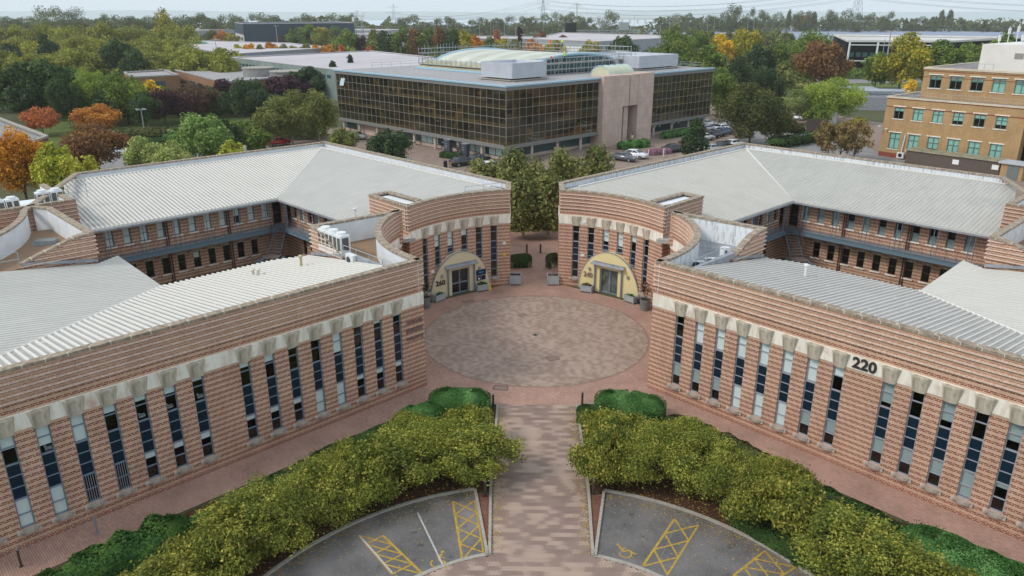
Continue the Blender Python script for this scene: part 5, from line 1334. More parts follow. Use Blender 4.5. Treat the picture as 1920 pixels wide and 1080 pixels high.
# car parks and roads further back
sheet('side_car_park', [[(26, 95), (62, 95), (66, 122), (60, 128), (62, 160), (48, 170), (38, 140), (26, 118)]], .008, MT['road'])
mb = MB()
for i in range(9): stripe(mb, (40+i*1.9, 119+i*1.6), (43.4+i*1.9, 115+i*1.6), .1, .014)
for i in range(8): stripe(mb, (53+i*1.3, 118.5-i*.6), (57+i*1.3, 121-i*.6), .1, .0145)
for i in range(6): stripe(mb, (13+i*2.2, 121.5+i*2.2), (16+i*2.2, 118.2+i*2.2), .1, .0142)
tag(mb.build('bay_lines', MT['linewhite']), kind='structure')
sheet('left_car_park', [[(-82, 118), (-30, 100), (-26, 120), (-60, 160), (-90, 160)]], .009, MT['road'])
sheet('distributor_road', [[(60, 262), (300, 300), (300, 318), (60, 278)]], .010, MT['road'])
sheet('grass_verge', [[(60, 279), (300, 319), (300, 340), (60, 300)], [(60, 246), (300, 284), (300, 299), (60, 261)], [(-60, 640), (240, 640), (260, 780), (-60, 780)]], .012, MT['grass'])
sheet('lawn', [[(-100, 132), (-60, 132), (-52, 175), (-110, 185)]], .014, MT['grass'])

# fallen leaves gathered along the kerbs and drifting over bays and path
mb = MB(); g = random.Random(12)
def fallen(x, y, z): 
    a = g.uniform(0, 6.28); l = g.uniform(.025, .055); c, s_ = math.cos(a)*l, math.sin(a)*l
    mb.face([(x-c, y-s_, z), (x+s_*.6, y-c*.6, z+.004), (x+c, y+s_, z), (x-s_*.6, y+c*.6, z+.006)], None, 0, g.random())
for sg in (1, -1):
    for i in range(1100):
        a = g.uniform(14, 92); r_ = 13.6-abs(g.gauss(0, .55)); fallen(sg*r_*math.sin(R(a)), 19.8+r_*math.cos(R(a)), .02)
    for i in range(260):
        a = g.uniform(15, 92); r_ = g.uniform(8.9, 13.5); fallen(sg*r_*math.sin(R(a)), 19.8+r_*math.cos(R(a)), .02)
    for i in range(700): fallen(sg*(2.35-abs(g.gauss(0, .3))), g.uniform(28.3, 41.5), .022)
    for i in range(900):
        a = g.uniform(14, 90); r_ = 13.9+abs(g.gauss(0, .8)); fallen(sg*r_*math.sin(R(a)), 19.8+r_*math.cos(R(a)), .04)
tag(mb.build('fallen_leaves', attr_mat('fallen_leaf', 'tint', [(0, srgb(120,84,46)), (.5, srgb(168,134,64)), (1, srgb(196,176,92))]), tint=True), 'small yellow brown fallen leaves along the kerbs', 'leaves', kind='stuff')
# ------------------------------------------------------------------ plants
def leaf_cloud(seed, n, leaf, shape, blobs=26, flat=.0, core=.55):
    """unit crown (radius 1, height 0..1): many small leaf faces gathered in clumps; returns mesh arrays"""
    g = np.random.default_rng(seed)
    B = []
    while len(B) < blobs:
        p = g.uniform(-1, 1, 3); r = np.linalg.norm(p)
        if r > 1: continue
        z = (p[2]+1)/2
        if shape == 'cone': k = (1-z)*.95+.05
        elif shape == 'tall': k = .62*math.sin(math.pi*min(1, z*.9+.12))**.6+.2
        elif shape == 'flat': k = 1.0 if z > .45 else .45
        elif shape == 'weep': k = .85-.25*z
        else: k = math.sin(math.pi*(z*.78+.14))**.65
        a = math.atan2(p[1], p[0]); k *= 1+.22*math.sin(3*a+seed)*math.sin(z*5+seed*.7); rr = math.sqrt(p[0]**2+p[1]**2)**.6*k*.78
        B.append((math.cos(a)*rr, math.sin(a)*rr, .10+z*.80, g.uniform(.11, .37)*(1 if shape != 'cone' else .75)*(.72 if blobs > 80 else 1)*(.75 if shape == 'sparse' else 1), g.uniform(-.25, .25)))
    B = np.array(B); wts = B[:, 3]**2; idx = g.choice(len(B), n, p=wts/wts.sum())
    d = g.normal(size=(n, 3)); d[:, 2] += .25; d /= np.linalg.norm(d, axis=1)[:, None]
    rad = B[idx, 3]*(1-core*g.random(n)**2.2)*(1+.12*g.normal(size=n))
    if blobs > 80: rad = rad*np.where(g.random(n) < .09, g.uniform(1.15, 1.9, n), 1)
    P = B[idx, :3]+d*rad[:, None]*np.array([1, 1, .62])
    if shape == 'weep':
        k = g.random(n)**2*.28; P[:, 2] -= k; P[:, 2] = np.maximum(P[:, 2], .03)
    P[:, 2] = np.clip(P[:, 2], .0, 1.04)
    nrm = d+g.normal(size=(n, 3))*.75; nrm /= np.linalg.norm(nrm, axis=1)[:, None]
    a = np.cross(nrm, g.normal(size=(n, 3))); a /= np.linalg.norm(a, axis=1)[:, None]; b = np.cross(nrm, a)
    s = leaf*g.uniform(.55, 1.35, n)
    return P, a*s[:, None], b*s[:, None]*.62, np.clip(g.random(n)*.72+B[idx, 4]+.12, 0, 1)
def leaf_mesh(name, parts, sc, mat=None):
    """parts: list of (P, a, b, tint) already in metres"""
    P = np.concatenate([p[0] for p in parts]); A = np.concatenate([p[1] for p in parts]); Bv = np.concatenate([p[2] for p in parts]); T = np.concatenate([p[3] for p in parts])
    n = len(P); V = np.empty((n, 4, 3)); V[:, 0] = P-A; V[:, 1] = P-Bv+A*.1; V[:, 2] = P+A; V[:, 3] = P+Bv+A*.1
    me = bpy.data.meshes.new(name); me.vertices.add(n*4); me.vertices.foreach_set('co', V.ravel())
    me.loops.add(n*4); me.loops.foreach_set('vertex_index', np.arange(n*4)); me.polygons.add(n); me.polygons.foreach_set('loop_start', np.arange(n)*4)
    me.polygons.foreach_set('loop_total', np.full(n, 4)) if False else None
    at = me.attributes.new('tint', 'FLOAT', 'FACE'); at.data.foreach_set('value', T)
    me.update(calc_edges=True); me.validate()
    if mat: me.materials.append(mat)
    return me
CROWN = {}
def crown(shape, kind, r, h, detail, var):
    """crown mesh for a size class: leaves keep a real size whatever the tree"""
    rq, hq = max(1, round(r)), max(2, round(h/2)*2); key = (shape, kind, rq, hq, detail, var)
    if key in CROWN: return CROWN[key], rq, hq
    leaf, n = {0: (.55, 1300), 1: (.38, 3000), 2: (.19, 8500), 3: (.058, 34000)}[detail]
    if shape == 'sparse': n = int(n*.42)
    n = int(n*min(2.2, max(.5, (rq*hq/24)**.8)))
    P, a, b, t = leaf_cloud(hash((shape, var)) % 997+var*31 if False else var*31+len(shape)*7, n, 1.0, shape, blobs={0: 22, 1: 34, 2: 46, 3: 85}[detail])
    P = P*np.array([rq, rq, hq]); a = a*leaf; b = b*leaf
    me = leaf_mesh('crown', [(P, a, b, t)], 1, LEAF[kind]); CROWN[key] = me; return me, rq, hq
TRUNK = {}
def trunk(shape, h, r, pale, var):
    key = (shape, round(h), pale, var)
    if key in TRUNK: return TRUNK[key]
    g = random.Random(var*7+int(h)); m_ = MB(); w0 = max(.10, h*.020); hh = h*(.86 if shape in ('cone', 'tall') else .6)
    pts = [(0, 0, 0)]
    for i in range(1, 5): pts.append((g.uniform(-.05, .05)*h*i/4*.6, g.uniform(-.05, .05)*h*i/4*.6, hh*i/4))
    for i in range(4): m_.tube(pts[i], pts[i+1], w0*(1-.2*i), w0*(1-.2*(i+1)), 6)
    for i in range(9 if shape in ('sparse', 'weep') else 5):
        a = g.uniform(0, 6.28); z = g.uniform(.3, .9); b = Vector(pts[int(z*3.9)]); e = Vector((math.cos(a)*r*g.uniform(.5, .85), math.sin(a)*r*g.uniform(.5, .85), min(h*.92, b.z+h*g.uniform(.15, .4))))
        mid = (b+e)/2+Vector((0, 0, h*.04)); m_.tube(b, mid, w0*.4, w0*.26, 5); m_.tube(mid, e, w0*.26, w0*.08, 5)
        if shape in ('sparse', 'weep'):
            for k in range(3):
                e2 = mid+Vector((g.uniform(-1, 1)*r*.5, g.uniform(-1, 1)*r*.5, g.uniform(.1, .3)*h)); m_.tube(mid, e2, w0*.16, w0*.05, 4)
    me = m_.mesh('trunk', MT['palebark'] if pale else MT['bark']); TRUNK[key] = me; return me
def tree(kind, shape, x, y, ztop, r, label, group=None, detail=None, var=0, z0=.0, low=.0):
    d = math.hypot(x, y)
    if detail is None: detail = 3 if d < 50 else 2 if d < 200 else 1 if d < 420 else 0
    root = thing('tree', label, 'tree', (x, y, z0), var*1.3, group)
    pale = kind in ('birch', 'olive', 'willow', 'darkgreen', 'lime') or shape == 'weep'
    h = ztop-z0; lift = h*(low if low else (.05 if d > 400 else .12 if shape == 'weep' else .14)); ch = h-lift
    me, rq, hq = crown(shape, kind, r, ch, detail, var % (3 if detail < 2 else 4))
    link('trunk', trunk(shape, h, r, pale, var % 3), root, (0, 0, 0))
    link('crown', me, root, (0, 0, lift), rz=var*2.1, scale=(r/rq*(1+.12*math.sin(x*3.1)), r/rq*(1+.12*math.cos(y*2.3)), ch/hq))
    return root
GROUPS = {
 'belt': ('trees of the olive-green belt beyond the left buildings', 'olive tree of the dense belt at upper left'),
 'leftsky': ('trees on the left skyline', 'far tree on the left skyline'),
 'orangerow': ('autumn trees between the two pale flat roofs', 'small autumn tree between the two pale flat roofs'),
 'ware': ('trees beside the dark blue warehouse', 'tree around the dark blue warehouse'),
 'mid': ('mixed trees behind the domed roof', 'tree beyond the scaffolded domed roof'),
 'midsky': ('trees on the middle skyline', 'tree on the middle skyline before the estuary'),
 'rightsky': ('trees on the right skyline', 'tree on the right skyline behind the solar panels'),
 'solarhedge': ('bushy trees before the solar panels', 'bushy tree edging the solar field'),
}
def ordn(k): return str(k)+('th' if 10 < k % 100 < 14 else {1: 'st', 2: 'nd', 3: 'rd'}.get(k % 10, 'th'))
GN = {}; RANK = {}
for g_ in GROUPS:
    for k_, i_ in enumerate(sorted((i for i, t_ in enumerate(TREES) if t_[7] == g_), key=lambda i: TREES[i][2]/TREES[i][3])): RANK[i_] = k_+1
for i, (kind, shape, x, y, z, r, lab, grp) in enumerate(TREES):
    if grp:
        g_, l_ = GROUPS[grp]; r = r*(1.4 if grp.endswith('sky') else 1.15)
        tree(kind, shape, x, y, z, r, l_+', '+ordn(RANK[i])+' from the left', g_, var=i % 7, low=.02)
    else: tree(kind, shape, x, y, z, r, lab, None, var=i % 7)
# hedges: clipped solid of leaves
def hedge(name, pts, width, h, kind, label, cat='hedge', n=6000, leaf=.07, bumpy=.12, seed=1):
    """rounded leafy body along a centre line"""
    g = np.random.default_rng(seed); U = arclen(pts); tot = max(U[-1], .01)
    u = g.random(n)*tot; th = g.random(n)*1.57*np.sign(g.random(n)-.5)   # angle from the top
    P = np.empty((n, 3)); Nn = np.empty((n, 3)); path = pts
    for i in range(n):
        (qx, qy), (nx, ny) = at_u(path, U, u[i])
        t = th[i]*1.06; sx = math.copysign(abs(math.sin(t))**.8, t); cz = abs(math.cos(t))**.42 if abs(t) < 1.57 else 0
        k = 1+bumpy*noise.noise(Vector((qx*1.3, qy*1.3, t+seed)))
        ends = 0
        if n and (u[i] < .01 or u[i] > tot-.01): ends = 1
        P[i] = (qx+nx*sx*width/2*k, qy+ny*sx*width/2*k, max(.04, h*cz*k*(.97+.06*g.random()))); Nn[i] = (nx*math.sin(t), ny*math.sin(t), math.cos(t)+.1)
    # rounded ends
    m_ = int(n*.30*width/max(1, tot)*1.3)+400
    for e, q in ((0, path[0]), (1, path[-1])):
        dx, dy = (path[1][0]-path[0][0], path[1][1]-path[0][1]) if e == 0 else (path[-1][0]-path[-2][0], path[-1][1]-path[-2][1]); l = math.hypot(dx, dy); dx /= l; dy /= l
        if e == 0: dx, dy = -dx, -dy
        a = g.uniform(-1.57, 1.57, m_); rr = g.random(m_)**.45; ph = np.arcsin(rr)
        X = q[0]+(dx*np.cos(a)-dy*np.sin(a))*rr*width/2; Y = q[1]+(dy*np.cos(a)+dx*np.sin(a))*rr*width/2
        P = np.vstack([P, np.stack([X, Y, np.maximum(.04, np.where(rr > .93, h*.85*g.random(m_), h*(1-rr**5)**.5))], 1)]); Nn = np.vstack([Nn, np.stack([(dx*np.cos(a)-dy*np.sin(a)), (dy*np.cos(a)+dx*np.sin(a)), np.cos(ph)], 1)])
    k = len(P); Nn = Nn+g.normal(size=(k, 3))*.45; Nn /= np.linalg.norm(Nn, axis=1)[:, None]
    a = np.cross(Nn, g.normal(size=(k, 3))); a /= np.linalg.norm(a, axis=1)[:, None]; b = np.cross(Nn, a); s = leaf*g.uniform(.6, 1.3, k)
    tint = np.clip(g.random(k)*.8+np.array([noise.noise(Vector((p[0]*1.1, p[1]*1.1, 1)))*.5 for p in P])+.1, 0, 1)
    root = thing(name, label, cat, (path[0][0], path[0][1], 0)); org = np.array([path[0][0], path[0][1], 0])
    link('foliage', leaf_mesh('foliage', [(P-org, a*s[:, None], b*s[:, None]*.65, tint)], 1, LEAF[kind]), root)
    # solid near-black core inside blocks daylight; inner shade is put into its colour
    hb = MB(); hb.strip(path, -width*.28, width*.28, 0, h*.66); link('dark_core', hb.mesh('dark_core', MT['heart'], origin=tuple(org)), root)
    return root
MT['heart'] = plain('hedge_core_shade', (.012, .02, .008, 1), .95, 0, .05)
hedge('hedge', [(4.55, 41.0), (5.5, 41.0), (6.5, 40.5)], 2.3, 1.4, 'hedge', 'big bright green rounded hedge in front of the right building corner', n=26000, leaf=.05, bumpy=.06, seed=2)
hedge('hedge', [(-4.0, 40.9), (-5.4, 41.0)], 2.4, 1.45, 'hedge', 'big bright green rounded hedge in front of the left building corner', n=26000, leaf=.05, bumpy=.06, seed=3)
hedge('hedge', [(-6.4, 39.6), (-7.2, 39.2)], 1.7, 1.35, 'hedge', 'smaller bright green hedge just left of the big one', n=10000, leaf=.05, seed=4)
hedge('hedge', [(2.9, 40.2), (3.3, 39.6)], 1.2, .95, 'hedge_dark', 'small dark green bush beside the right bollard', n=4000, seed=5)
hedge('hedge', [(-8.0, 38.4), (-11.6, 34.9)], 1.4, .95, 'hedge_dark', 'low dark clipped hedge along the left pavement', n=14000, leaf=.05, seed=6)
hedge('hedge', [(-12.2, 34.0), (-14.6, 31.4)], 1.5, .8, 'hedge_dark', 'low dark hedge behind the left shrubs, further from the circle', n=6000, seed=7)
hedge('hedge', [(-15.9, 29.6), (-16.2, 29.2)], 1.0, .85, 'hedge', 'small round green bush at the left pavement edge', n=3500, seed=8)
hedge('shrub', [(-16.6, 27.9), (-18.3, 26.3), (-19.6, 24.6)], 2.3, 1.7, 'shrub_green', 'dark green loose shrub at the lower left pavement', 'shrub', n=9000, leaf=.08, bumpy=.3, seed=9)
hedge('shrub', [(7.9, 38.6), (10.2, 36.5), (11.6, 34.8)], 1.7, 1.15, 'darkolive', 'brownish olive shrub along the right pavement', 'shrub', n=8000, leaf=.07, bumpy=.25, seed=10)
hedge('hedge', [(13.0, 32.8), (15.2, 30.4), (16.2, 28.8)], 2.2, .85, 'hedge_dark', 'low dark green hedge in the middle of the right bed', n=18000, leaf=.05, seed=11)
hedge('hedge', [(17.1, 27.9), (19.4, 25.6), (21.6, 23.0)], 3.4, 1.3, 'hedge', 'large bright green hedge at the lower right by the wall', n=42000, leaf=.05, bumpy=.08, seed=12)
hedge('hedge', [(10.0, 30.9), (12.2, 28.2)], 2.2, .5, 'hedge_dark', 'dark low ground hedge under the right shrubs', n=5000, seed=13)
# the golden green shrub trees in the two beds
SH = [(3.6, 34.0, 2.05, 2.9), (6.0, 34.1, 2.3, 3.1), (4.0, 36.6, 1.9, 2.6), (8.1, 33.3, 2.3, 3.1), (9.9, 31.6, 2.2, 3.1), (8.2, 36.2, 1.6, 2.2), (11.4, 30.0, 2.1, 2.9), (13.0, 27.3, 2.1, 3.0), (14.2, 25.4, 2.0, 3.1), (12.0, 33.0, 1.3, 1.9), (15.6, 24.0, 1.8, 2.7), (14.9, 22.2, 2.0, 3.0)]
RN = ['nearest the path', 'second from the path', 'behind the nearest one', 'third from the path', 'fourth along the kerb', 'rear, beside the brown shrub', 'middle of the right bed', 'beyond the dark ground hedge', 'lower right, near the big hedge', 'small, against the dark hedge', 'lower right corner', 'lowest at the bottom edge']
k = 0
for (x, y, r, h), nm in zip(SH, RN):
    tree('shrub', 'round', x, y, h*1.06, r*1.16, 'golden green shrub tree in the right bed, '+nm, 'golden green shrubs in the beds', detail=3, var=k, z0=.03, low=.04); k += 1
SL = [(-3.5, 34.0, 2.1, 3.0), (-5.7, 34.3, 2.2, 3.1), (-4.1, 36.5, 1.9, 2.6), (-7.4, 33.2, 2.1, 3.0), (-8.9, 31.9, 2.0, 2.9), (-7.2, 36.3, 1.6, 2.3), (-10.3, 30.5, 2.2, 3.0), (-11.8, 28.8, 2.2, 3.1), (-12.9, 27.6, 2.1, 3.2), (-13.6, 25.4, 1.8, 2.9), (-14.6, 23.8, 2.0, 3.0), (-9.8, 33.6, 1.5, 2.2)]
LN = ['nearest the path', 'second from the path', 'behind the nearest one', 'third from the path', 'fourth along the kerb', 'rear, before the small hedge', 'middle of the left bed', 'right of the small round bush', 'above the lower kerb', 'lower left, before the dark shrub', 'lowest at the bottom edge', 'rear, along the dark clipped hedge']
for (x, y, r, h), nm in zip(SL, LN):
    tree('shrub', 'round', x, y, h*1.06, r*1.16, 'golden green shrub tree in the left bed, '+nm, 'golden green shrubs in the beds', detail=3, var=k, z0=.03, low=.04); k += 1
for (x0, y0, x1, y1, w_, h_, kd, lb) in [(-78, 134, -68, 137, 4, 1.6, 'hedge_dark', 'dark clipped hedge mound on the left lawn, front one'), (-80, 146, -70, 149, 5, 1.8, 'darkolive', 'brown-green clipped hedge mound behind the front one'), (-66, 140, -58, 142, 4, 1.6, 'hedge_dark', 'dark clipped hedge near the purple tree trunk'),
    (44, 138, 56, 148, 4, 1.7, 'hedge_dark', 'long dark hedge along the right car park'), (58, 150, 70, 165, 3, 1.8, 'goldgreen', 'tall autumn hedge beside the timber fence'), (16.5, 136.2, 20.5, 139, 2.4, 1.3, 'hedge', 'bright green clipped bush by the stone entrance'), (26, 148.5, 33, 155.5, 2, 1.2, 'hedge', 'bright green bush under the right shop windows'), (20.5, 130.4, 23.5, 131.8, 1.6, .9, 'pinkheath', 'pinkish heather bush beside the entrance path'),
    (-14.5, 127.5, -12, 126, 1.6, .9, 'hedge_dark', 'short dark hedge before the green shop sign'), (-.6, 69.5, -1.9, 69.3, .9, 1.2, 'hedge_dark', 'dark box bush left inside the passage'), (1.5, 69.2, 2.0, 69.6, .8, 1.3, 'darkolive', 'dark bush right inside the passage')]:
    hedge('hedge', [(x0, y0), (x1, y1)], w_, h_, kd, lb, n=2500 if y0 > 90 else 3000, leaf=.16 if y0 > 90 else .07, seed=int(abs(x0)*3))

# far woods and undergrowth that read as one mass
def woods(label, pts, width, h, kind, n, leaf, seed):
    g = np.random.default_rng(seed); U = arclen(pts); u = g.random(n)*U[-1]; P = np.empty((n, 3))
    for i in range(n):
        (qx, qy), (nx, ny) = at_u(pts, U, u[i]); o = g.uniform(-.5, .5)*width; top = h*(.72+.5*noise.noise(Vector((qx*.045+seed, qy*.045, 0)))+.22*noise.noise(Vector((qx*.15, qy*.15, seed))))*(1-.35*abs(o/width*2)**2)
        P[i] = (qx+nx*o, qy+ny*o, max(.2, top*(1-g.random()**2.2*.9)))
    Nn = g.normal(size=(n, 3)); Nn[:, 2] += .6; Nn /= np.linalg.norm(Nn, axis=1)[:, None]; a = np.cross(Nn, g.normal(size=(n, 3))); a /= np.linalg.norm(a, axis=1)[:, None]; b = np.cross(Nn, a); s_ = leaf*g.uniform(.6, 1.4, n)
    tint = np.clip(g.random(n)*.7+np.array([noise.noise(Vector((p[0]*.08, p[1]*.08, 1)))*.7 for p in P])+.15, 0, 1)
    o = link('woodland', leaf_mesh('woodland', [(P, a*s_[:, None], b*s_[:, None]*.7, tint)], 1, LEAF[kind])); tag(o, label, 'woodland', kind='stuff')
woods('far green wood closing the left skyline', [(-640, 700), (-330, 720), (-130, 760)], 90, 19, 'far', 10000, 1.5, 1)
woods('dull wood behind the olive belt', [(-480, 520), (-300, 540), (-190, 560)], 60, 10, 'far', 5000, 1.2, 2)
woods('low far trees of the middle horizon', [(-170, 830), (-60, 840), (130, 850)], 40, 11, 'far', 4500, 1.2, 3)
woods('far wood under the right skyline trees', [(135, 840), (300, 900), (620, 880), (760, 800)], 60, 18, 'far', 8000, 1.5, 4)
woods('undergrowth beneath the olive belt', [(-300, 400), (-200, 380), (-120, 330)], 60, 9, 'plane', 6000, .8, 5)
woods('undergrowth of the olive belt nearer the brown flat roofs', [(-240, 300), (-160, 290), (-118, 270), (-100, 262)], 40, 8.5, 'plane', 6000, .7, 6)
woods('dark thicket behind the tall trees at left', [(-135, 190), (-100, 186), (-66, 192)], 12, 6.5, 'darkgreen', 7000, .4, 7)
woods('thicket of the right middle ground', [(56, 250), (100, 300), (170, 285)], 22, 6.5, 'midgreen', 5000, .6, 8)
woods('dark undergrowth among the purple and lime trees', [(-104, 178), (-84, 182), (-60, 186)], 16, 5.5, 'darkgreen', 7000, .38, 12)
woods('green undergrowth below the large pine', [(-66, 150), (-50, 146), (-40, 150)], 7, 3.4, 'midgreen', 5000, .3, 13)
woods('leafy edge along the left rear car park', [(-92, 118), (-66, 104), (-44, 98)], 5, 3.4, 'olive', 7000, .22, 14)
woods('thicket right of the glass office', [(50, 188), (66, 215), (80, 240)], 14, 6.5, 'olive', 4500, .5, 9)
woods('shrub layer beyond the domed roof', [(-100, 330), (-20, 345), (60, 330)], 26, 6.5, 'olive', 5000, .7, 10)
woods('scrub along the horizon motorway', [(-140, 620), (0, 640), (180, 600)], 22, 4, 'olive', 3500, .9, 11)
# ------------------------------------------------------------------ things in the courtyard
def planter_box(x, y, rz, w_, d_, h_, label, plants=None, n=500):
    t = thing('planter', label, 'planter', (x, y, .02), rz, 'grey timber planters by the entrances')
    a = MB()
    for sx in (-1, 1):
        for sy in (-1, 1): a.box((sx*(w_/2-.03), sy*(d_/2-.03), h_/2), (.07, .07, h_))
    link('leg', a.mesh('leg', MT['planter']), t)
    a = MB()
    for sy in (-1, 1): a.box((0, sy*(d_/2-.03), h_/2+.04), (w_-.14, .035, h_-.12)); a.box((0, sy*(d_/2-.03), h_-.02), (w_, .075, .04))
    for sx in (-1, 1): a.box((sx*(w_/2-.03), 0, h_/2+.04), (.035, d_-.14, h_-.12)); a.box((sx*(w_/2-.03), 0, h_-.018), (.075, d_-.08, .04))
    link('box', a.mesh('box', MT['planter']), t)
    a = MB(); a.box((0, 0, h_-.13), (w_-.1, d_-.1, .06)); link('soil', a.mesh('soil', MT['soil']), t)
    if plants:
        P, A, B_, T_ = leaf_cloud(int(abs(x)*10), n, 1, 'flat', 10)
        P = P*np.array([w_*.52, d_*.55, .34])+np.array([0, 0, h_-.16]); link('plants', leaf_mesh('plants', [(P, A*.05, B_*.05, T_)], 1, LEAF[plants]), t)
    return t
def facing(a): return rz_of((-math.sin(R(a)), -math.cos(R(a))))
planter_box(-1.68, 64.5, 0, 1.05, .9, .9, 'square grey planter with bare soil left of the passage')
pr_ = planter_box(1.68, 64.5, 0, 1.05, .9, .9, 'square grey planter with bare twigs right of the passage')
a = MB(); g = random.Random(2)
for i in range(4):
    x0 = g.uniform(-.2, .2); e = (x0+g.uniform(-.15, .15), g.uniform(-.15, .15), 1.9); a.tube((x0, 0, .8), e, .022, .012, 5)
    for k in range(6): q = Vector((x0, 0, .8)).lerp(Vector(e), g.uniform(.4, 1)); a.tube(q, q+Vector((g.uniform(-.3, .3), g.uniform(-.2, .2), g.uniform(.1, .5))), .01, .005, 4)
link('bare_stems', a.mesh('bare_stems', MT['palebark']), pr_)
planter_box(-4.55, 62.65, facing(-25), 1.05, .5, .62, 'grey planter of green and red plants right of door 260', 'shrub_green')
planter_box(-8.05, 60.1, facing(-49), 1.05, .5, .62, 'grey planter of leafy plants left of door 260', 'shrub_green')
planter_box(4.55, 62.5, facing(25), 1.05, .5, .62, 'grey planter of pink flowers left of door 240', 'flower')
planter_box(8.05, 60.05, facing(49), 1.05, .5, .62, 'grey planter of bright green bedding right of door 240', 'hedge')
def round_pot(x, y, r, h, label, kind, ph, n):
    t = thing('plant_pot', label, 'plant pot', (x, y, .02)); a = MB(); N = 20
    for (z0, r0, z1, r1) in ((0, r*.78, h, r), (h, r, h, r*.9), (h, r*.9, h-.1, r*.88)):
        for i in range(N):
            a0, a1 = 2*math.pi*i/N, 2*math.pi*(i+1)/N
            a.face([(r0*math.cos(a0), r0*math.sin(a0), z0), (r0*math.cos(a1), r0*math.sin(a1), z0), (r1*math.cos(a1), r1*math.sin(a1), z1), (r1*math.cos(a0), r1*math.sin(a0), z1)])
    link('pot', a.mesh('pot', MT['zincpot'], smooth=False), t)
    a = MB(); a.prism([(r*.88*math.cos(2*math.pi*i/N), r*.88*math.sin(2*math.pi*i/N)) for i in range(N)], h-.14, h-.1); link('soil', a.mesh('soil', MT['soil']), t)
    P, A, B_, T_ = leaf_cloud(int(x*7)+90, n, 1, 'sparse', 14); P = P*np.array([.55, .55, ph])+np.array([0, 0, h+.1]); link('plants', leaf_mesh('plants', [(P, A*.05, B_*.05, T_)], 1, LEAF[kind]), t)
    a = MB(); g = random.Random(4)
    for i in range(7): a.tube((0, 0, h-.1), (g.uniform(-.35, .35), g.uniform(-.35, .35), h+ph*g.uniform(.6, 1)), .014, .006, 4)
    link('stems', a.mesh('stems', MT['bark']), t)
round_pot(9.0, 58.35, .46, .95, 'large zinc pot of reddish twiggy plants beside the right arc wall', 'rust', 1.5, 420)
round_pot(-8.95, 58.5, .40, .95, 'tall zinc pot with a dark spiky plant beside the left arc wall', 'hedge_dark', 1.2, 420)
t = thing('refuse_bag', 'black refuse bag behind the green planter by door 240', 'bag', (8.85, 59.75, .02)); a = MB(); N = 10
for k, (z0, r0, z1, r1) in enumerate(((0, .2, .15, .3), (.15, .3, .4, .26), (.4, .26, .55, .06))):
    for i in range(N):
        a0, a1 = 2*math.pi*i/N, 2*math.pi*(i+1)/N; j0, j1 = 1+.15*math.sin(i*2.3+k), 1+.15*math.sin((i+1) % N*2.3+k)
        a.face([(r0*j0*math.cos(a0), r0*j0*math.sin(a0), z0), (r0*j1*math.cos(a1), r0*j1*math.sin(a1), z0), (r1*j1*math.cos(a1), r1*j1*math.sin(a1), z1), (r1*j0*math.cos(a0), r1*j0*math.sin(a0), z1)])
link('bag', a.mesh('bag', plain('black_plastic', (.01,.01,.012,1), .3)), t)
t = thing('floor_sign', 'yellow wet floor sign beside the planter right of door 260', 'warning sign', (-3.95, 62.9, .02), facing(-22))
a = MB(); a.hexa([(-.14, -.16, 0), (.14, -.16, 0), (.14, -.14, 0), (-.14, -.14, 0), (-.1, -.02, .6), (.1, -.02, .6), (.1, 0, .6), (-.1, 0, .6)]); a.hexa([(-.14, .14, 0), (.14, .14, 0), (.14, .16, 0), (-.14, .16, 0), (-.1, 0.001, .6), (.1, 0.001, .6), (.1, .02, .6), (-.1, .02, .6)])
link('panels', a.mesh('panels', plain('safety_yellow', srgb(232,190,30), .5)), t)
# bollards: metal posts with a bright cap
def bollard(x, y, h, r, label, mat, grp='bollards'):
    t = thing('bollard', label, 'bollard', (x, y, .02), 0, grp); a = MB(); a.tube((0, 0, 0), (0, 0, h-.12), r, r, 10); a.tube((0, 0, 0), (0, 0, .03), r*1.6, r*1.6, 10); link('post', a.mesh('post', mat), t)
    a = MB(); a.tube((0, 0, h-.12), (0, 0, h), r*1.02, r*.7, 10); link('cap', a.mesh('cap', MT['steelpale']), t)
bm_ = plain('bronze_bollard', srgb(96,84,76), .35, .6)
bollard(-2.72, 41.75, 1.0, .07, 'slim metal bollard light beside the left hedge at the top of the path', bm_)
bollard(2.78, 42.1, 1.0, .07, 'slim metal bollard light beside the right hedge at the top of the path', bm_)
bollard(-2.74, 32.55, 1.0, .07, 'slim metal bollard light on the brown wedge left of the path', bm_)
bollard(2.72, 32.8, 1.0, .07, 'slim metal bollard light on the brown wedge right of the path', bm_)
wb = plain('timber_bollard', srgb(74,62,50), .8)
bollard(-.66, 73.9, 1.0, .09, 'left of the two dark posts in the passage between the buildings', wb)
bollard(.72, 73.9, 1.0, .09, 'right of the two dark posts in the passage between the buildings', wb)
bollard(-20.75, 29.3, .95, .05, 'pale grey post standing by the left brick front', MT['steelpale'])
bollard(-22.9, 27.0, 1.0, .05, 'dark post at the bottom left corner of the picture', bm_)
t = thing('kerb_slab', 'pale slab at the edge of the left pavement', 'slab', (-18.1, 29.7, .02), R(45)); a = MB(); a.box((0, 0, .04), (1.2, .3, .09)); link('slab', a.mesh('slab', MT['kerb']), t)
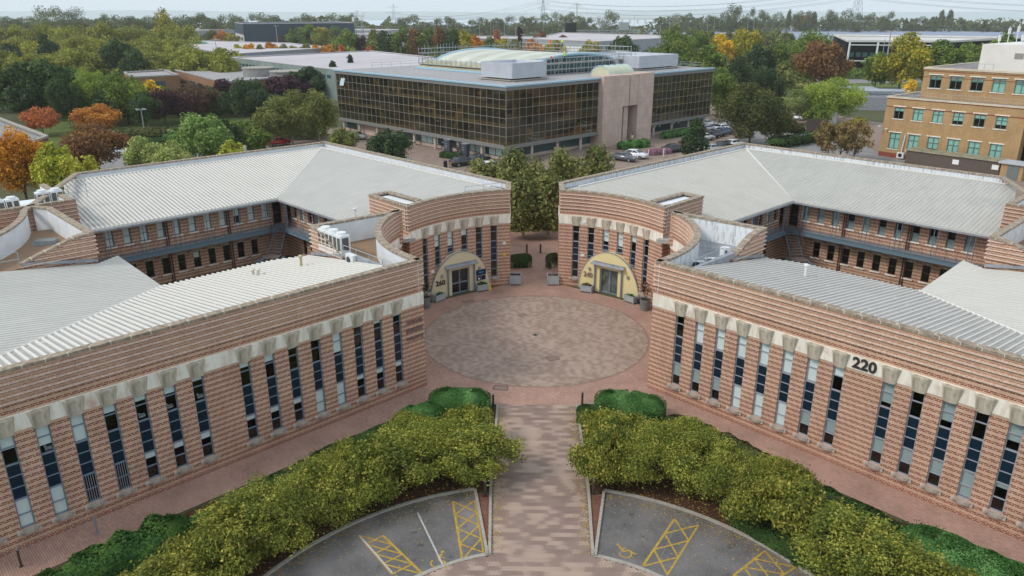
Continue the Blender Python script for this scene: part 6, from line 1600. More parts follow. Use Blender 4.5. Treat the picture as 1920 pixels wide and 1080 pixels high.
# ------------------------------------------------------------------ roof plant
def vrf(x, y, z, rz, n, label, big=True):
    """row of tall white condensers, each a thing"""
    for i in range(n):
        px, py = x+math.cos(rz)*i*1.02, y+math.sin(rz)*i*1.02
        t = thing('condenser_unit', label.replace('#', ('first', 'second', 'third', 'fourth')[i]), 'air conditioner', (px, py, z), rz, 'white condensers on the roof terraces')
        a = MB(); a.box((0, 0, .88), (.95, .78, 1.55)); link('cabinet', a.mesh('cabinet', MT['white_frame']), t)
        a = MB()
        for sx in (-.24, .24):
            for sy in (-1, 1): a.box((sx, sy*.4, 1.05), (.34, .02, .9))
        for sx in (-1, 1): a.box((sx*.485, 0, 1.05), (.02, .5, .9))
        link('grille', a.mesh('grille', plain('dark_grille', srgb(92,88,80), .6)), t)
        a = MB(); a.tube((0, 0, 1.65), (0, 0, 1.82), .36, .33, 14); link('fan_shroud', a.mesh('fan_shroud', MT['white_frame']), t)
        a = MB()
        for sx in (-.4, .4): a.box((sx, 0, .05), (.08, .8, .1))
        link('foot', a.mesh('foot', MT['steelpale']), t)
def split_ac(x, y, z, rz, label, h=.7):
    t = thing('air_conditioner', label, 'air conditioner', (x, y, z), rz); a = MB(); a.box((0, 0, h/2+.06), (.9, .34, h)); link('casing', a.mesh('casing', MT['white_frame']), t)
    a = MB(); N = 14; a.face([(-.12+.25*math.cos(2*math.pi*i/N), -.175, h/2+.06+.25*math.sin(2*math.pi*i/N)) for i in range(N)]); link('fan_grille', a.mesh('fan_grille', plain('fan_grille_dark', srgb(70,72,76), .6)), t)
    a = MB()
    for sx in (-.35, .35): a.box((sx, 0, .03), (.06, .36, .06))
    link('foot', a.mesh('foot', MT['steelpale']), t)
vrf(-14.9, 51.7, 6.95, R(-45), 3, '# white condenser unit from the left on the left roof terrace')
split_ac(-12.4, 48.3, 6.95, R(-45), 'small open white air conditioner near the rail of the left terrace', .8)
vrf(-42.9, 58.6, 7.2, R(45), 2, '# white condenser at the far left edge of the roof')
vrf(-41.2, 61.8, 7.2, R(45), 2, '# white condenser by the plant enclosure of the left roof')
split_ac(-40.2, 59.3, 7.2, R(-30), 'white air conditioner box with round fan behind the brick parapet')
split_ac(-41.7, 58.2, 7.2, R(-30), 'wide white air conditioner behind the curved parapet at far left')
split_ac(10.6, 48.3, 6.95, R(0), 'low white air conditioner on the right terrace, lower one', .45)
split_ac(11.7, 49.0, 6.95, R(0), 'low white air conditioner on the right terrace, upper one', .45)
t = thing('control_cabinet', 'white control cabinet with a dark port beside the right terrace rake', 'cabinet', (12.7, 49.6, 6.95), R(30)); a = MB(); a.box((0, 0, .55), (.55, .4, 1.1)); link('cabinet', a.mesh('cabinet', MT['white_frame']), t); a = MB(); a.box((-.1, -.21, .85), (.12, .02, .14)); link('port', a.mesh('port', MT['dark']), t)
def rail(pts, z, h, label, loc0=None):
    t = thing('guard_rail', label, 'railing', (pts[0][0], pts[0][1], z)); a = MB(); o = pts[0]
    for i in range(len(pts)-1):
        p, q = Vector((pts[i][0]-o[0], pts[i][1]-o[1], 0)), Vector((pts[i+1][0]-o[0], pts[i+1][1]-o[1], 0)); l = (q-p).length; n = max(1, round(l/1.6))
        for zz in (h, h*.55): a.tube(p+Vector((0, 0, zz)), q+Vector((0, 0, zz)), .025, n=5)
        for k in range(n+1): c = p.lerp(q, k/n); a.tube(c, c+Vector((0, 0, h)), .025, n=5)
    link('tubes', a.mesh('tubes', MT['lamp']), t); return t
rail([(-13.2, 49.6), (-8.9, 45.4)], 6.95, 1.1, 'tube guard rail across the left roof terrace')
rail([(9.2, 45.9), (13.1, 50.0)], 6.95, 1.1, 'tube guard rail across the right roof terrace')
rail([(-34.4, 47.6), (-38.0, 44.2)], 6.95, 1.1, 'tube guard rail on the gravel terrace at far left')
rail([(-6.0, 64.2), (-2.9, 66.0)], 8.0, .9, 'small tube rail behind the left arc parapet')
t = thing('roof_hatch', 'pale roof hatch on the gravel terrace at far left', 'roof hatch', (-36.0, 53.2, 6.95), R(15)); a = MB(); a.box((0, 0, .12), (1.5, 1.1, .24)); link('upstand', a.mesh('upstand', MT['flash']), t); a = MB(); a.box((0, 0, .27), (1.35, .95, .06)); link('lid', a.mesh('lid', plain('hatch_lid', srgb(120,126,124), .4)), t)
t = thing('aerial', 'tall aerial frame standing on the left roof by the plant enclosure', 'aerial', (-39.6, 64.2, 7.7), R(40)); a = MB()
for x in (-.7, 0, .7): a.tube((x, 0, 0), (x, 0, 1.9), .025, n=5)
for z in (.6, 1.2): a.tube((-1.2, 0, z), (1.2, 0, z), .02, n=4)
for x in (-1.1, -.5, .1, .6): a.tube((x, -.25, 1.2), (x, .25, 1.2), .015, n=4)
link('mast', a.mesh('mast', MT['lamp']), t)
def vent(x, y, z, label, mat, h=.6, caps=1):
    t = thing('roof_vent', label, 'roof vent', (x, y, z)); a = MB()
    for i in range(caps): a.tube((i*.35, 0, 0), (i*.35, 0, h), .09, n=10)
    link('pipe', a.mesh('pipe', mat), t); a = MB()
    for i in range(caps): a.tube((i*.35, 0, h), (i*.35, 0, h+.08), .17, .17, 10); a.tube((i*.35, 0, h+.08), (i*.35, 0, h+.16), .17, .05, 10)
    link('cowl', a.mesh('cowl', mat), t)
cowlm = plain('cream_cowl', srgb(216,206,190), .6)
vent(-18.6, 46.9, 6.55, 'pair of mushroom cowls on the edge of the left front roof', cowlm, .55, 2)
vent(-15.9, 48.6, 6.6, 'single yellowish pipe on the left front roof', plain('ochre_pipe', srgb(190,178,130), .6), .9)
vent(17.3, 47.0, 6.8, 'white capped pipe on the right front roof', MT['white_frame'], .8)
vent(-15.2, 62.5, 6.6, 'white pipe on the rear roof by the left arc', MT['white_frame'], .7)
# ------------------------------------------------------------------ people
def person(x, y, z, rz, label, top, legs, pose='stand', hair=srgb(60,44,32), helmet=None):
    J = {'hip': (0, 0, .95), 'chest': (0, .0, 1.35), 'neck': (0, 0, 1.5), 'head': (0, .02, 1.66), 'kl': (-.1, .03, .5), 'kr': (.1, .03, .5), 'fl': (-.11, 0, .06), 'fr': (.11, 0, .06), 'sl': (-.19, 0, 1.42), 'sr': (.19, 0, 1.42), 'el': (-.26, .02, 1.14), 'er': (.26, .02, 1.14), 'hl': (-.24, .16, .92), 'hr': (.24, .16, .92)}
    if pose == 'bend': J.update({'chest': (0, .35, 1.05), 'neck': (0, .48, 1.1), 'head': (0, .6, 1.08), 'sl': (-.19, .42, 1.04), 'sr': (.19, .42, 1.04), 'el': (-.22, .5, .75), 'er': (.22, .5, .75), 'hl': (-.15, .55, .48), 'hr': (.15, .55, .48), 'hip': (0, -.05, .82), 'kl': (-.12, .12, .45), 'kr': (.12, .1, .45)})
    if pose == 'walk': J.update({'fl': (-.1, .28, .06), 'fr': (.1, -.3, .1), 'kl': (-.1, .2, .5), 'kr': (.1, -.04, .48), 'hl': (-.22, -.18, .92), 'hr': (.22, .26, .98)})
    E_ = [('hip', 'chest'), ('chest', 'neck'), ('neck', 'head'), ('hip', 'kl'), ('kl', 'fl'), ('hip', 'kr'), ('kr', 'fr'), ('chest', 'sl'), ('sl', 'el'), ('el', 'hl'), ('chest', 'sr'), ('sr', 'er'), ('er', 'hr')]
    Rr = dict(hip=.15, chest=.16, neck=.06, head=.11, kl=.075, kr=.075, fl=.055, fr=.055, sl=.07, sr=.07, el=.05, er=.05, hl=.04, hr=.04)
    ks = list(J); me = bpy.data.meshes.new('body'); me.from_pydata([J[k] for k in ks], [(ks.index(a), ks.index(b)) for a, b in E_], [])
    o = bpy.data.objects.new('tmp', me); col.objects.link(o); md = o.modifiers.new('s', 'SKIN')
    for i, k in enumerate(ks): me.skin_vertices[0].data[i].radius = (Rr[k], Rr[k]); me.skin_vertices[0].data[i].use_root = (k == 'hip')
    sb = o.modifiers.new('u', 'SUBSURF'); sb.levels = sb.render_levels = 1
    bpy.context.view_layer.update(); bm2 = bpy.data.meshes.new_from_object(o.evaluated_get(bpy.context.evaluated_depsgraph_get())); bpy.data.objects.remove(o)
    bm2.materials.clear()
    for m_ in (top, legs, MT['skin'], MT['dark']): bm2.materials.append(m_)
    for p in bm2.polygons:
        c = p.center; hd_ = J['head']; dh_ = (Vector(hd_)-c).length; dn_ = min((Vector(J[k])-c).length for k in ('hl', 'hr'))
        p.material_index = 2 if dh_ < .17 or dn_ < .07 else (3 if c.z < .12 else (1 if c.z < (.93 if pose != 'bend' else .80) and min((Vector(J[k])-c).length for k in ('el', 'er', 'hl', 'hr')) > .2 else 0))
    t = thing('person', label, 'person', (x, y, z), rz); link('body', bm2, t)
    hm = MB(); hh = J['head']; hm.tube((hh[0], hh[1], hh[2]-.01), (hh[0], hh[1], hh[2]+.10), .125, .115, 8); hm.tube((hh[0], hh[1], hh[2]+.10), (hh[0], hh[1], hh[2]+.16), .115, .05, 8)
    link('helmet' if helmet else 'hair', hm.mesh('helmet' if helmet else 'hair', helmet or plain('hair', hair, .8)), t); return t
MT['skin'] = plain('skin', srgb(200,160,136), .6)
HVO, HVY = plain('orange_hi_vis', srgb(244,104,40), .6), plain('yellow_hi_vis', srgb(206,222,80), .6)
TR, WH = plain('dark_trousers', srgb(40,42,48), .8), plain('white_helmet', srgb(240,240,236), .4)
# ------------------------------------------------------------------ cars
def car_meshes():
    prof = [(-2.15, .45), (-2.18, .75), (-2.1, .92), (-1.5, 1.0), (-.95, 1.42), (.45, 1.45), (1.15, 1.02), (2.0, .86), (2.17, .62), (2.15, .32), (-2.1, .32)]
    b = MB(); W_ = .88
    def yw(z): return W_ if z < 1.0 else W_-.2*(z-1.0)/.45
    for sy in (-1, 1): b.face([(x, sy*yw(z), z) for x, z in (prof if sy < 0 else prof[::-1])])
    for (x0, z0), (x1, z1) in zip(prof, prof[1:]+prof[:1]): b.face([(x0, -yw(z0), z0), (x1, -yw(z1), z1), (x1, yw(z1), z1), (x0, yw(z0), z0)][::-1])
    body = b.mesh('body', MT['white_frame'])
    bmm = bmesh.new(); bmm.from_mesh(body); bmesh.ops.remove_doubles(bmm, verts=bmm.verts, dist=.001); bmesh.ops.bevel(bmm, geom=bmm.edges[:], offset=.05, segments=2, affect='EDGES'); bmesh.ops.recalc_face_normals(bmm, faces=bmm.faces); bmm.to_mesh(body); bmm.free()
    for p in body.polygons: p.use_smooth = True
    g = MB(); e = .012
    def q(pts, sy): g.face([(x, sy*(yw(z)+e), z) for x, z in pts])
    for sy in (-1, 1): q([(-1.35, 1.04), (-.88, 1.37), (-.15, 1.38), (-.15, 1.04)], sy); q([(-.08, 1.04), (-.08, 1.38), (.42, 1.38), (1.0, 1.04)], sy)
    g.face([(1.17, -.76, 1.045), (.52, -.70, 1.435), (.52, .70, 1.435), (1.17, .76, 1.045)]); g.face([(-1.50, -.76, 1.03), (-1.03, -.70, 1.39), (-1.03, .70, 1.39), (-1.50, .76, 1.03)])
    gl = g.mesh('window', MT['carglass'])
    wt = MB(); wt.tube((0, -.1, 0), (0, .1, 0), .32, n=14); rm_ = MB(); rm_.tube((0, -.115, 0), (0, .115, 0), .2, n=10)
    h = MB(); h.box((2.1, .62, .72), (.16, .32, .14)); t_ = MB(); t_.box((-2.13, .66, .82), (.1, .26, .16))
    h2 = MB(); h2.box((0, 0, 0), (.02, .5, .11))
    return body, gl, wt.mesh('tyre', MT['rubber']), rm_.mesh('rim', MT['rim']), h.mesh('headlight', MT['white_frame']), t_.mesh('tail_light', MT['redlamp']), h2.mesh('number_plate', MT['gold'])
CAR = car_meshes(); PAINT = {}
def car(x, y, rz, paint, label, s_=1.0, grp=None, z=.02):
    if paint not in PAINT:
        m_ = plain('car_paint_'+str(len(PAINT)), srgb(*paint), .25, 0, .6); m_.node_tree.nodes['Principled BSDF'].inputs['Coat Weight'].default_value = .6
        b2 = CAR[0].copy(); b2.materials.clear(); b2.materials.append(m_); PAINT[paint] = b2
    t = thing('car', label, 'car', (x, y, z), rz, grp); t.scale = (s_, s_, s_)
    link('body', PAINT[paint], t); link('window', CAR[1], t)
    for wx in (-1.35, 1.35):
        for sy in (-1, 1): w_ = link('wheel', CAR[2], t, (wx, sy*.80, .32)); link('rim', CAR[3], w_)
    for sy in (-1, 1): link('headlight', CAR[4], t, scale=(1, sy, 1)); link('tail_light', CAR[5], t, scale=(1, sy, 1))
    link('number_plate', CAR[6], t, (-2.2, 0, .6)); link('number_plate', CAR[6], t, (2.19, 0, .5)); return t
WHT, BLK, SIL, GRY, REDC, BLU, ORG = (236,238,240), (22,24,28), (176,180,184), (96,100,106), (130,20,40), (60,90,140), (206,110,60)
car(15.2, 124.9, R(-35), GRY, 'dark grey car half hidden by the birch, before the stone entrance')
car(17.3, 127.4, R(-35), WHT, 'white car beside the dark grey one before the stone entrance')
car(24.6, 133.2, R(-150), BLK, 'black hatchback parked beside the pinkish bush')
car(27.3, 136.4, R(-150), ORG, 'orange-brown car behind the black hatchback'); car(29.0, 139.4, R(-150), SIL, 'silver car next to the orange-brown car'); car(30.5, 141.8, R(-150), GRY, 'grey car under the right shop windows')
car(32.8, 146.0, R(30), WHT, 'white car in the row by the dark conifer'); car(34.6, 148.6, R(30), BLK, 'black car in the row right of the white one'); car(36.4, 151.0, R(30), (40,50,66), 'dark blue car at the end of the row'); car(33.5, 153.4, R(210), REDC, 'dark red car behind the row'); car(38.3, 153.5, R(30), BLU, 'blue car beyond the dark blue one')
car(37.4, 165.0, R(10), WHT, 'white saloon parked at the end corner of the glass building'); car(42.6, 164.2, R(10), WHT, 'white car right of the saloon, behind trees')
car(-10.9, 120.4, R(40), BLK, 'black estate car by the dark shop kiosks'); car(-8.5, 122.4, R(40), (30,44,60), 'dark blue car just beyond the black estate')
car(-6.2, 116.6, R(20), WHT, 'white car partly behind the birches'); car(-33.4, 146.6, R(-20), SIL, 'silver car beside the small olive tree at the glass building')
for i, (x, y, c_, l_) in enumerate([(-70, 128, WHT, 'white car in the left car park, nearest the rust tree'), (-69, 131, (200,190,60), 'yellow car in the left car park'), (-66.5, 129.5, SIL, 'silver car next to the yellow one'), (-64.5, 127, GRY, 'grey car in the left car park row'), (-60, 113, SIL, 'silver car behind the pale tree'), (-56.5, 114, BLU, 'pale blue car behind the pale tree'), (-52.5, 113, WHT, 'white car behind the feathery pale tree'), (-46, 139, (190,30,36), 'bright red car seen through the green tree'), (-55, 137, BLU, 'blue car behind the large pine'), (-50, 124, SIL, 'silver car between the green tree and the pine')]):
    car(x, y, R(25+i*3), c_, l_, grp='cars in the left car park')
for x, y, c_, l_ in [(31.5, 133.5, SIL, 'silver car on the open yard right of the dark conifer'), (34.0, 136.0, BLK, 'black car on the open yard right of the dark conifer'), (36.4, 138.6, WHT, 'white car at the right end of the open yard'), (35.6, 157.2, SIL, 'silver car behind the red one by the glass building end'), (39.2, 158.6, WHT, 'white car before the saloon at the glass building end'), (41.4, 150.0, GRY, 'grey car beside the big dark olive tree')]:
    car(x, y, R(35), c_, l_)
for i, (x, y, c_, l_) in enumerate([(69, 186, WHT, 'white van-like car behind the lime tree'), (72, 190, (110,190,186), 'turquoise car behind the lime tree'), (75, 194, SIL, 'silver car in the far right row'), (78, 198, (60,70,110), 'dark blue car in the far right row'), (81, 201, GRY, 'grey car in the far right row'), (84, 205, WHT, 'white car at the end of the far right row'), (60, 176, WHT, 'white car under the lime tree'), (63.5, 177.5, SIL, 'silver car under the lime tree'), (56, 172, BLU, 'blue car beside the willow'), (52, 182, REDC, 'red car between willow and pine')]):
    car(x, y, R(130), c_, l_, grp='cars in the right rear car park')
# ------------------------------------------------------------------ dark glass office behind
GC = (-4.0, 122.4); s2 = math.sqrt(.5)
dl, dr_ = (-s2, s2), (s2, s2)
GB = thing('glass_office_building', 'bronze mirror-glass office with a stone entrance tower and domed roof under repair', 'building', (GC[0], GC[1], 0))
gb = lambda mb, n, m, **k: mb.build(n, m, GB, 1, GB.location, **k)
def GP_(ul, ur, z=None):
    p = (GC[0]+dl[0]*ul+dr_[0]*ur, GC[1]+dl[1]*ul+dr_[1]*ur); return p if z is None else (p[0], p[1], z)
UL, UR = 49.6, 59.0
def gfaces(mb, path_pts, z0, z1, inset=0):
    for (a, b) in path_pts: pass
L0 = [GP_(UL, 0), GP_(0, 0)]; R0 = [GP_(0, 0), GP_(0, 22.4)]; R1 = [GP_(0, 37.2), GP_(0, UR)]
u_acc = 0
for k, (a, b) in enumerate((L0, R0, R1)):
    mb = MB(); l = math.dist(a, b); mb.face([(a[0],a[1],2.75), (b[0],b[1],2.75), (b[0],b[1],11.35), (a[0],a[1],11.35)], [(k*60, 0), (k*60+l/1.5, 0), (k*60+l/1.5, 6), (k*60, 6)]); gb(mb, 'mirror_glass', MT['bronze'])
for (a, b) in (L0, R0, R1):
    mb = MB()
    l = math.dist(a, b); n = round(l/1.5); path = [a, b]; U = arclen(path)
    for i in range(n+1):
        q, nn_ = at_u(path, U, l*i/n); mb.box((q[0]+nn_[0]*.02, q[1]+nn_[1]*.02, 7.05), (.045, .05, 8.6), math.atan2(b[1]-a[1], b[0]-a[0]))
    for i in range(7): mb.strip(path, 0, .03, 2.73+i*1.433, 2.78+i*1.433)
    gb(mb, 'mullion_grid', MT['mullion'])
for pth in ([GP_(UL, 0), GP_(0, 0), GP_(0, 22.6)], [GP_(0, 37.0), GP_(0, UR)]):
    mb = MB(); mb.strip(pth, -.4, .25, 11.35, 11.9); gb(mb, 'fascia', MT['fascia'])
    mb = MB(); mb.strip(pth, -.3, .2, 2.46, 2.72); mb.strip(pth, -.3, .28, 2.2, 2.46); gb(mb, 'soffit_beam', MT['fascia'])
    mb = MB(); mb.strip(pth, -.1, .42, 11.9, 12.15); gb(mb, 'pale_trim', MT['bluetrim'])
mb = MB(); mb.prism([GP_(-.0, .2), GP_(.2, UR), GP_(UL, UR), GP_(UL, .2)][::-1], 11.4, 12.02); gb(mb, 'flat_roof', MT['roofgrey'])
mb = MB()
mb.strip([GP_(0, UR), GP_(UL, UR), GP_(UL, 0)], -.3, 0, 2.7, 11.9); gb(mb, 'rear_wall', MT['fascia'])
# ground floor: recessed shop glass, round stone columns, low stone wall
mb = MB(); mb.strip([GP_(UL, 1.6), GP_(1.6, 1.6), GP_(1.6, UR)], -.1, 0, .5, 2.3); gb(mb, 'shop_glass', MT['teal'])
mb = MB(); mb.strip([GP_(UL, 1.5), GP_(1.5, 1.5), GP_(1.5, UR)], -.3, .05, 0, .5); mb.strip([GP_(43, 1.2), GP_(29, 1.2)], -.1, .12, 0, 2.4); gb(mb, 'plinth_wall', MT['granite'])
cm_ = vary('column_stone', srgb(206,192,180), srgb(180,166,156), 1, .8); mb = MB(); mb.tube((0, 0, 0), (0, 0, 2.2), .26, n=12); cme = mb.mesh('stone_column', cm_)
for p_ in [GP_(u, .35, 0) for u in (48.2, 42.6, 36.5, 30.5, 24.7, 18.6, 12.3, 6.2, .4)]+[GP_(.35, u, 0) for u in (6.2, 12.4, 18.4, 39.9, 45.9, 51.8, 57.5)]: link('stone_column', cme, GB, (p_[0]-GC[0], p_[1]-GC[1], 0))
mb = MB()
for u0, u1, m_ in ((.8, 5.8, 3), (6.6, 11.8, 4), (19.2, 24.2, 3), (40.8, 45.4, 3)):
    n = m_
    for i in range(n): a = u0+(u1-u0)*i/n+.08; b = u0+(u1-u0)*(i+1)/n-.08; mb.strip([GP_(b, 1.52), GP_(a, 1.52)], 0, .03, .62, 2.1)
gb(mb, 'window_blind', plain('pale_shop_blind', srgb(196,222,220), .5))
mb = MB(); mb.strip([GP_(18.2, 1.4), GP_(15.6, 1.4)], .05, .12, .45, 2.35); gb(mb, 'shop_sign', MT['greencloth'], label='green shop sign with white lettering')
mb = MB(); mb.strip([GP_(15.5, 1.4), GP_(15.1, 1.4)], .05, .14, 1.3, 2.3); gb(mb, 'red_sign', MT['red'])
mb = MB(); mb.strip([GP_(17.9, 1.4), GP_(15.9, 1.4)], .12, .14, 1.12, 1.28); gb(mb, 'sign_lettering', MT['whitepaint'])
mb = MB(); mb.strip([GP_(17.2, 1.4), GP_(16.7, 1.4)], .12, .14, 1.3, 1.6); mb.strip([GP_(17.05, 1.4), GP_(16.85, 1.4)], .12, .141, 1.6, 1.72); gb(mb, 'sign_emblem', MT['gold'])
# lettering strips on the right-hand shop windows
mb = MB()
for u, z in ((38.2, 1.35), (41.6, 1.45), (43.2, 1.42), (48.0, 1.5), (49.6, 1.45)): mb.strip([GP_(1.5, u), GP_(1.5, u+.8)], 0, .04, z, z+.22)
for u in (38.3, 42.0, 48.5): mb.strip([GP_(1.5, u), GP_(1.5, u+.35)], 0, .045, 1.68, 1.95)
gb(mb, 'window_lettering', MT['whitepaint'])
for u, mt in ((40.2, MT['cyan']), (46.4, plain('lime_dot', srgb(130,210,60), .5))):
    mb = MB()
    for z in (1.2, 1.7): mb.strip([GP_(1.5, u-.2), GP_(1.5, u)], 0, .05, z, z+.2)
    gb(mb, 'window_sticker', mt)
# stone entrance tower with its tall slot
mb = MB(); f = -1.1
def gbox(ul0, ul1, ur0, ur1, z0, z1, m=mb):
    m.prism([GP_(ul0, ur0), GP_(ul0, ur1), GP_(ul1, ur1), GP_(ul1, ur0)], z0, z1)
gbox(f, 2, 22.5, 28.1, 0, 12.35); gbox(f, 2, 32.6, 37.1, 0, 12.35); gbox(f+.06, 2, 28.1, 29.9, 6.8, 12.3); gbox(f+.06, 2, 30.15, 32.6, 6.8, 12.3)
gb(mb, 'entrance_tower', MT['granite'])
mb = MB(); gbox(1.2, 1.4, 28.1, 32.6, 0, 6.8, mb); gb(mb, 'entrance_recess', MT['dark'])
mb = MB(); gbox(-.2, 1.2, 29.6, 30.9, 0, 6.6, mb); gb(mb, 'entrance_pier', MT['granite'])
mb = MB()
for i in range(4): mb.prism([GP_(f-.2-.35*(3-i), 27.8-.3*(3-i)), GP_(f-.2-.35*(3-i), 34.2+.3*(3-i)), GP_(f, 34.2+.3*(3-i)), GP_(f, 27.8-.3*(3-i))][::1], .005, .14*(i+1))
gb(mb, 'entrance_steps', MT['granite'])
mb = MB()
for u in (30.6, 32.6): mb.tube(GP_(f-1.4, u, 1.0), GP_(f-.1, u, 1.5), .04, n=5); mb.tube(GP_(f-1.4, u, 0), GP_(f-1.4, u, 1.0), .04, n=5); mb.tube(GP_(f-.2, u, .5), GP_(f-.2, u, 1.5), .04, n=5)
gb(mb, 'entrance_handrail', MT['lamp'])
# open window at upper left
mb = MB(); a, b = GP_(47.6, 0), GP_(46.2, 0); mb.hexa([(a[0]-.35, a[1]-.35, 9.2), (b[0]-.35, b[1]-.35, 9.2), (b[0]-.3, b[1]-.3, 9.2), (a[0]-.3, a[1]-.3, 9.2), (a[0], a[1], 10.6), (b[0], b[1], 10.6), (b[0]+.05, b[1]+.05, 10.6), (a[0]+.05, a[1]+.05, 10.6)]); gb(mb, 'open_window', plain('sky_lit_pane', srgb(190,204,210), .2))
# roof: domed rooflight with segmental ends, plant screens, small barrel rooflight
def dome(name_parent, ul0, ul1, ur0, ur1, h, z0, n=14, hipped=True):
    sh = MB(); rb = MB(); gl_ = MB(); mid = (ur0+ur1)/2; half = (ur1-ur0)/2
    bays = 9
    for b_ in range(bays):
        a0, a1 = ul0+(ul1-ul0)*b_/bays, ul0+(ul1-ul0)*(b_+1)/bays
        for i in range(n):
            t0, t1 = math.pi*i/n, math.pi*(i+1)/n; P = lambda u, t: GP_(u, mid-half*math.cos(t), z0+h*math.sin(t)**.9)
            sh.face([P(a0, t0), P(a1, t0), P(a1, t1), P(a0, t1)], None, b_ % 2)
    for u in (ul0, ul1):
        for i in range(n):
            t0, t1 = math.pi*i/n, math.pi*(i+1)/n; P = lambda t, k=1.0: GP_(u, mid-half*k*math.cos(t), z0+h*k*math.sin(t)**.9)
            rb.tube(P(t0), P(t1), .28, n=6); gl_.face([GP_(u, mid, z0), P(t0, .97), P(t1, .97)])
    return sh, rb, gl_
sh, rb, gg = dome(None, 12, 40, 17, 43, 3.2, 12.2)
gb(sh, 'domed_rooflight', [vary('rooflight_pale', srgb(212,213,202), srgb(196,197,184), .3, .5), vary('rooflight_olive', srgb(196,197,182), srgb(178,179,164), .3, .5)])
gb(rb, 'rooflight_rim', MT['bluetrim']); gb(gg, 'rooflight_end_glass', MT['teal'])
mb = MB(); mb.prism([GP_(12, 14.5), GP_(12, 17.5), GP_(42, 17.5), GP_(42, 14.5)], 12.05, [12.3, 13.5, 13.5, 12.3]); gb(mb, 'rooflight_skirt', vary('skirt_panels', srgb(196,192,160), srgb(150,146,122), .4, .6))
mb = MB(); mb.strip([GP_(12, 14.3), GP_(42, 14.3)], -.15, .15, 12.05, 12.4); gb(mb, 'rooflight_kerb', MT['bluetrim'])
def screen_box(ul0, ul1, ur0, ur1, h, label, nm='plant_screen'):
    c = GP_((ul0+ul1)/2, (ur0+ur1)/2); t = thing(nm, label, 'plant enclosure', (c[0], c[1], 12.0))
    o = (c[0], c[1], 12.0); P = [GP_(ul0, ur0), GP_(ul0, ur1), GP_(ul1, ur1), GP_(ul1, ur0)]
    a = MB(); a.strip(P+[P[0]], -.06, .06, 12.5, 12.5+h); a.prism(P, 12.5, 12.5+h*.8)
    for k in range(10): a.strip(P+[P[0]], .05, .09, 12.55+h*k/10, 12.58+h*k/10)
    link('louvre_panels', a.mesh('louvre_panels', MT['silver'], origin=o), t)
    a = MB(); a.strip(P+[P[0]], -.2, .35, 12.15, 12.3); a.strip(P+[P[0]], -.1, .1, 12.0, 12.15); link('base_frame', a.mesh('base_frame', MT['kerb'], origin=o), t)
screen_box(5.0, 12.6, 6.2, 14.2, 2.5, 'silver louvred plant box nearest the front corner of the glass roof')
screen_box(5.5, 22, 41.0, 54, 2.3, 'long silver louvred plant box right of the domed rooflight')
t = thing('barrel_rooflight', 'small barrel rooflight with pale blue ribs above the stone tower', 'rooflight', GP_(2.6, 29.5)+(12.0,)); o_ = tuple(t.location); a = MB(); b_ = MB(); N = 12
for i in range(N):
    t0, t1 = math.pi*i/N, math.pi*(i+1)/N; P = lambda u, tt, k=1: GP_(3.2-2.2*k*math.cos(tt), u, 12.0+1.75*k*math.sin(tt))
    a.face([P(26.6, t0), P(33.6, t0), P(33.6, t1), P(26.6, t1)]); a.face([GP_(3.2, 26.6, 12), P(26.6, t0), P(26.6, t1)]); a.face([GP_(3.2, 33.6, 12), P(33.6, t0), P(33.6, t1)])
    for u in (26.6, 28.3, 30.1, 31.9, 33.6): b_.tube(P(u, t0, 1.02), P(u, t1, 1.02), .08, n=5)
link('vault', a.mesh('vault', vary('vault_sheet', srgb(214,212,184), srgb(196,196,168), .5, .5), origin=o_), t); link('ribs', b_.mesh('ribs', MT['bluetrim'], origin=o_), t)
# scaffolding around the dome
def scaffold(pts, z0, h, lifts, label, step=2.0, brace=True):
    t = thing('scaffold', label, 'scaffolding', (*GP_(*pts[0]), z0)); o = tuple(t.location); a = MB(); d_ = MB(); g = random.Random(int(pts[0][0]*3))
    P2 = [GP_(*p) for p in pts]; U = arclen(P2); n = int(U[-1]/step)
    for i in range(n+1):
        q, nn_ = at_u(P2, U, U[-1]*i/n); hh = h*g.uniform(.75, 1.15)
        for k in (0, 1.1): a.tube((q[0]+nn_[0]*k, q[1]+nn_[1]*k, z0), (q[0]+nn_[0]*k, q[1]+nn_[1]*k, z0+hh), .06, n=4)
    for l in range(lifts):
        z = z0+h*(l+1)/(lifts+.4)
        for k in (0, 1.1): pp = offset(P2, k); [a.tube((*pp[i], z), (*pp[i+1], z), .05, n=4) for i in range(len(pp)-1)]
        if l == lifts-1: d_.strip(P2, 0, 1.1, z-.9, z-.82)
    if brace:
        for i in range(0, n, 3):
            q, _ = at_u(P2, U, U[-1]*i/n); r_, _ = at_u(P2, U, U[-1]*min(n, i+1)/n); a.tube((*q, z0), (*r_, z0+h*.85), .045, n=4)
    link('tubes', a.mesh('tubes', MT['lamp'], origin=o), t); link('boards', d_.mesh('boards', vary('scaffold_board', srgb(176,168,156), srgb(140,134,126), 1), origin=o), t)
scaffold([(10.5, 16), (10.5, 45)], 12.0, 3.4, 3, 'scaffold bay at the near end of the domed rooflight')
scaffold([(42, 45.5), (11, 45.5)], 12.0, 4.9, 3, 'scaffold bay along the far side of the domed rooflight')
scaffold([(43, 16), (43, 44)], 12.0, 4.2, 4, 'dense scaffold bay at the left end of the domed rooflight', 1.6)
scaffold([(12, 16.2), (42, 16.2)][::-1], 12.9, 1.2, 1, 'low scaffold handrail above the rooflight skirt', 1.5, False)
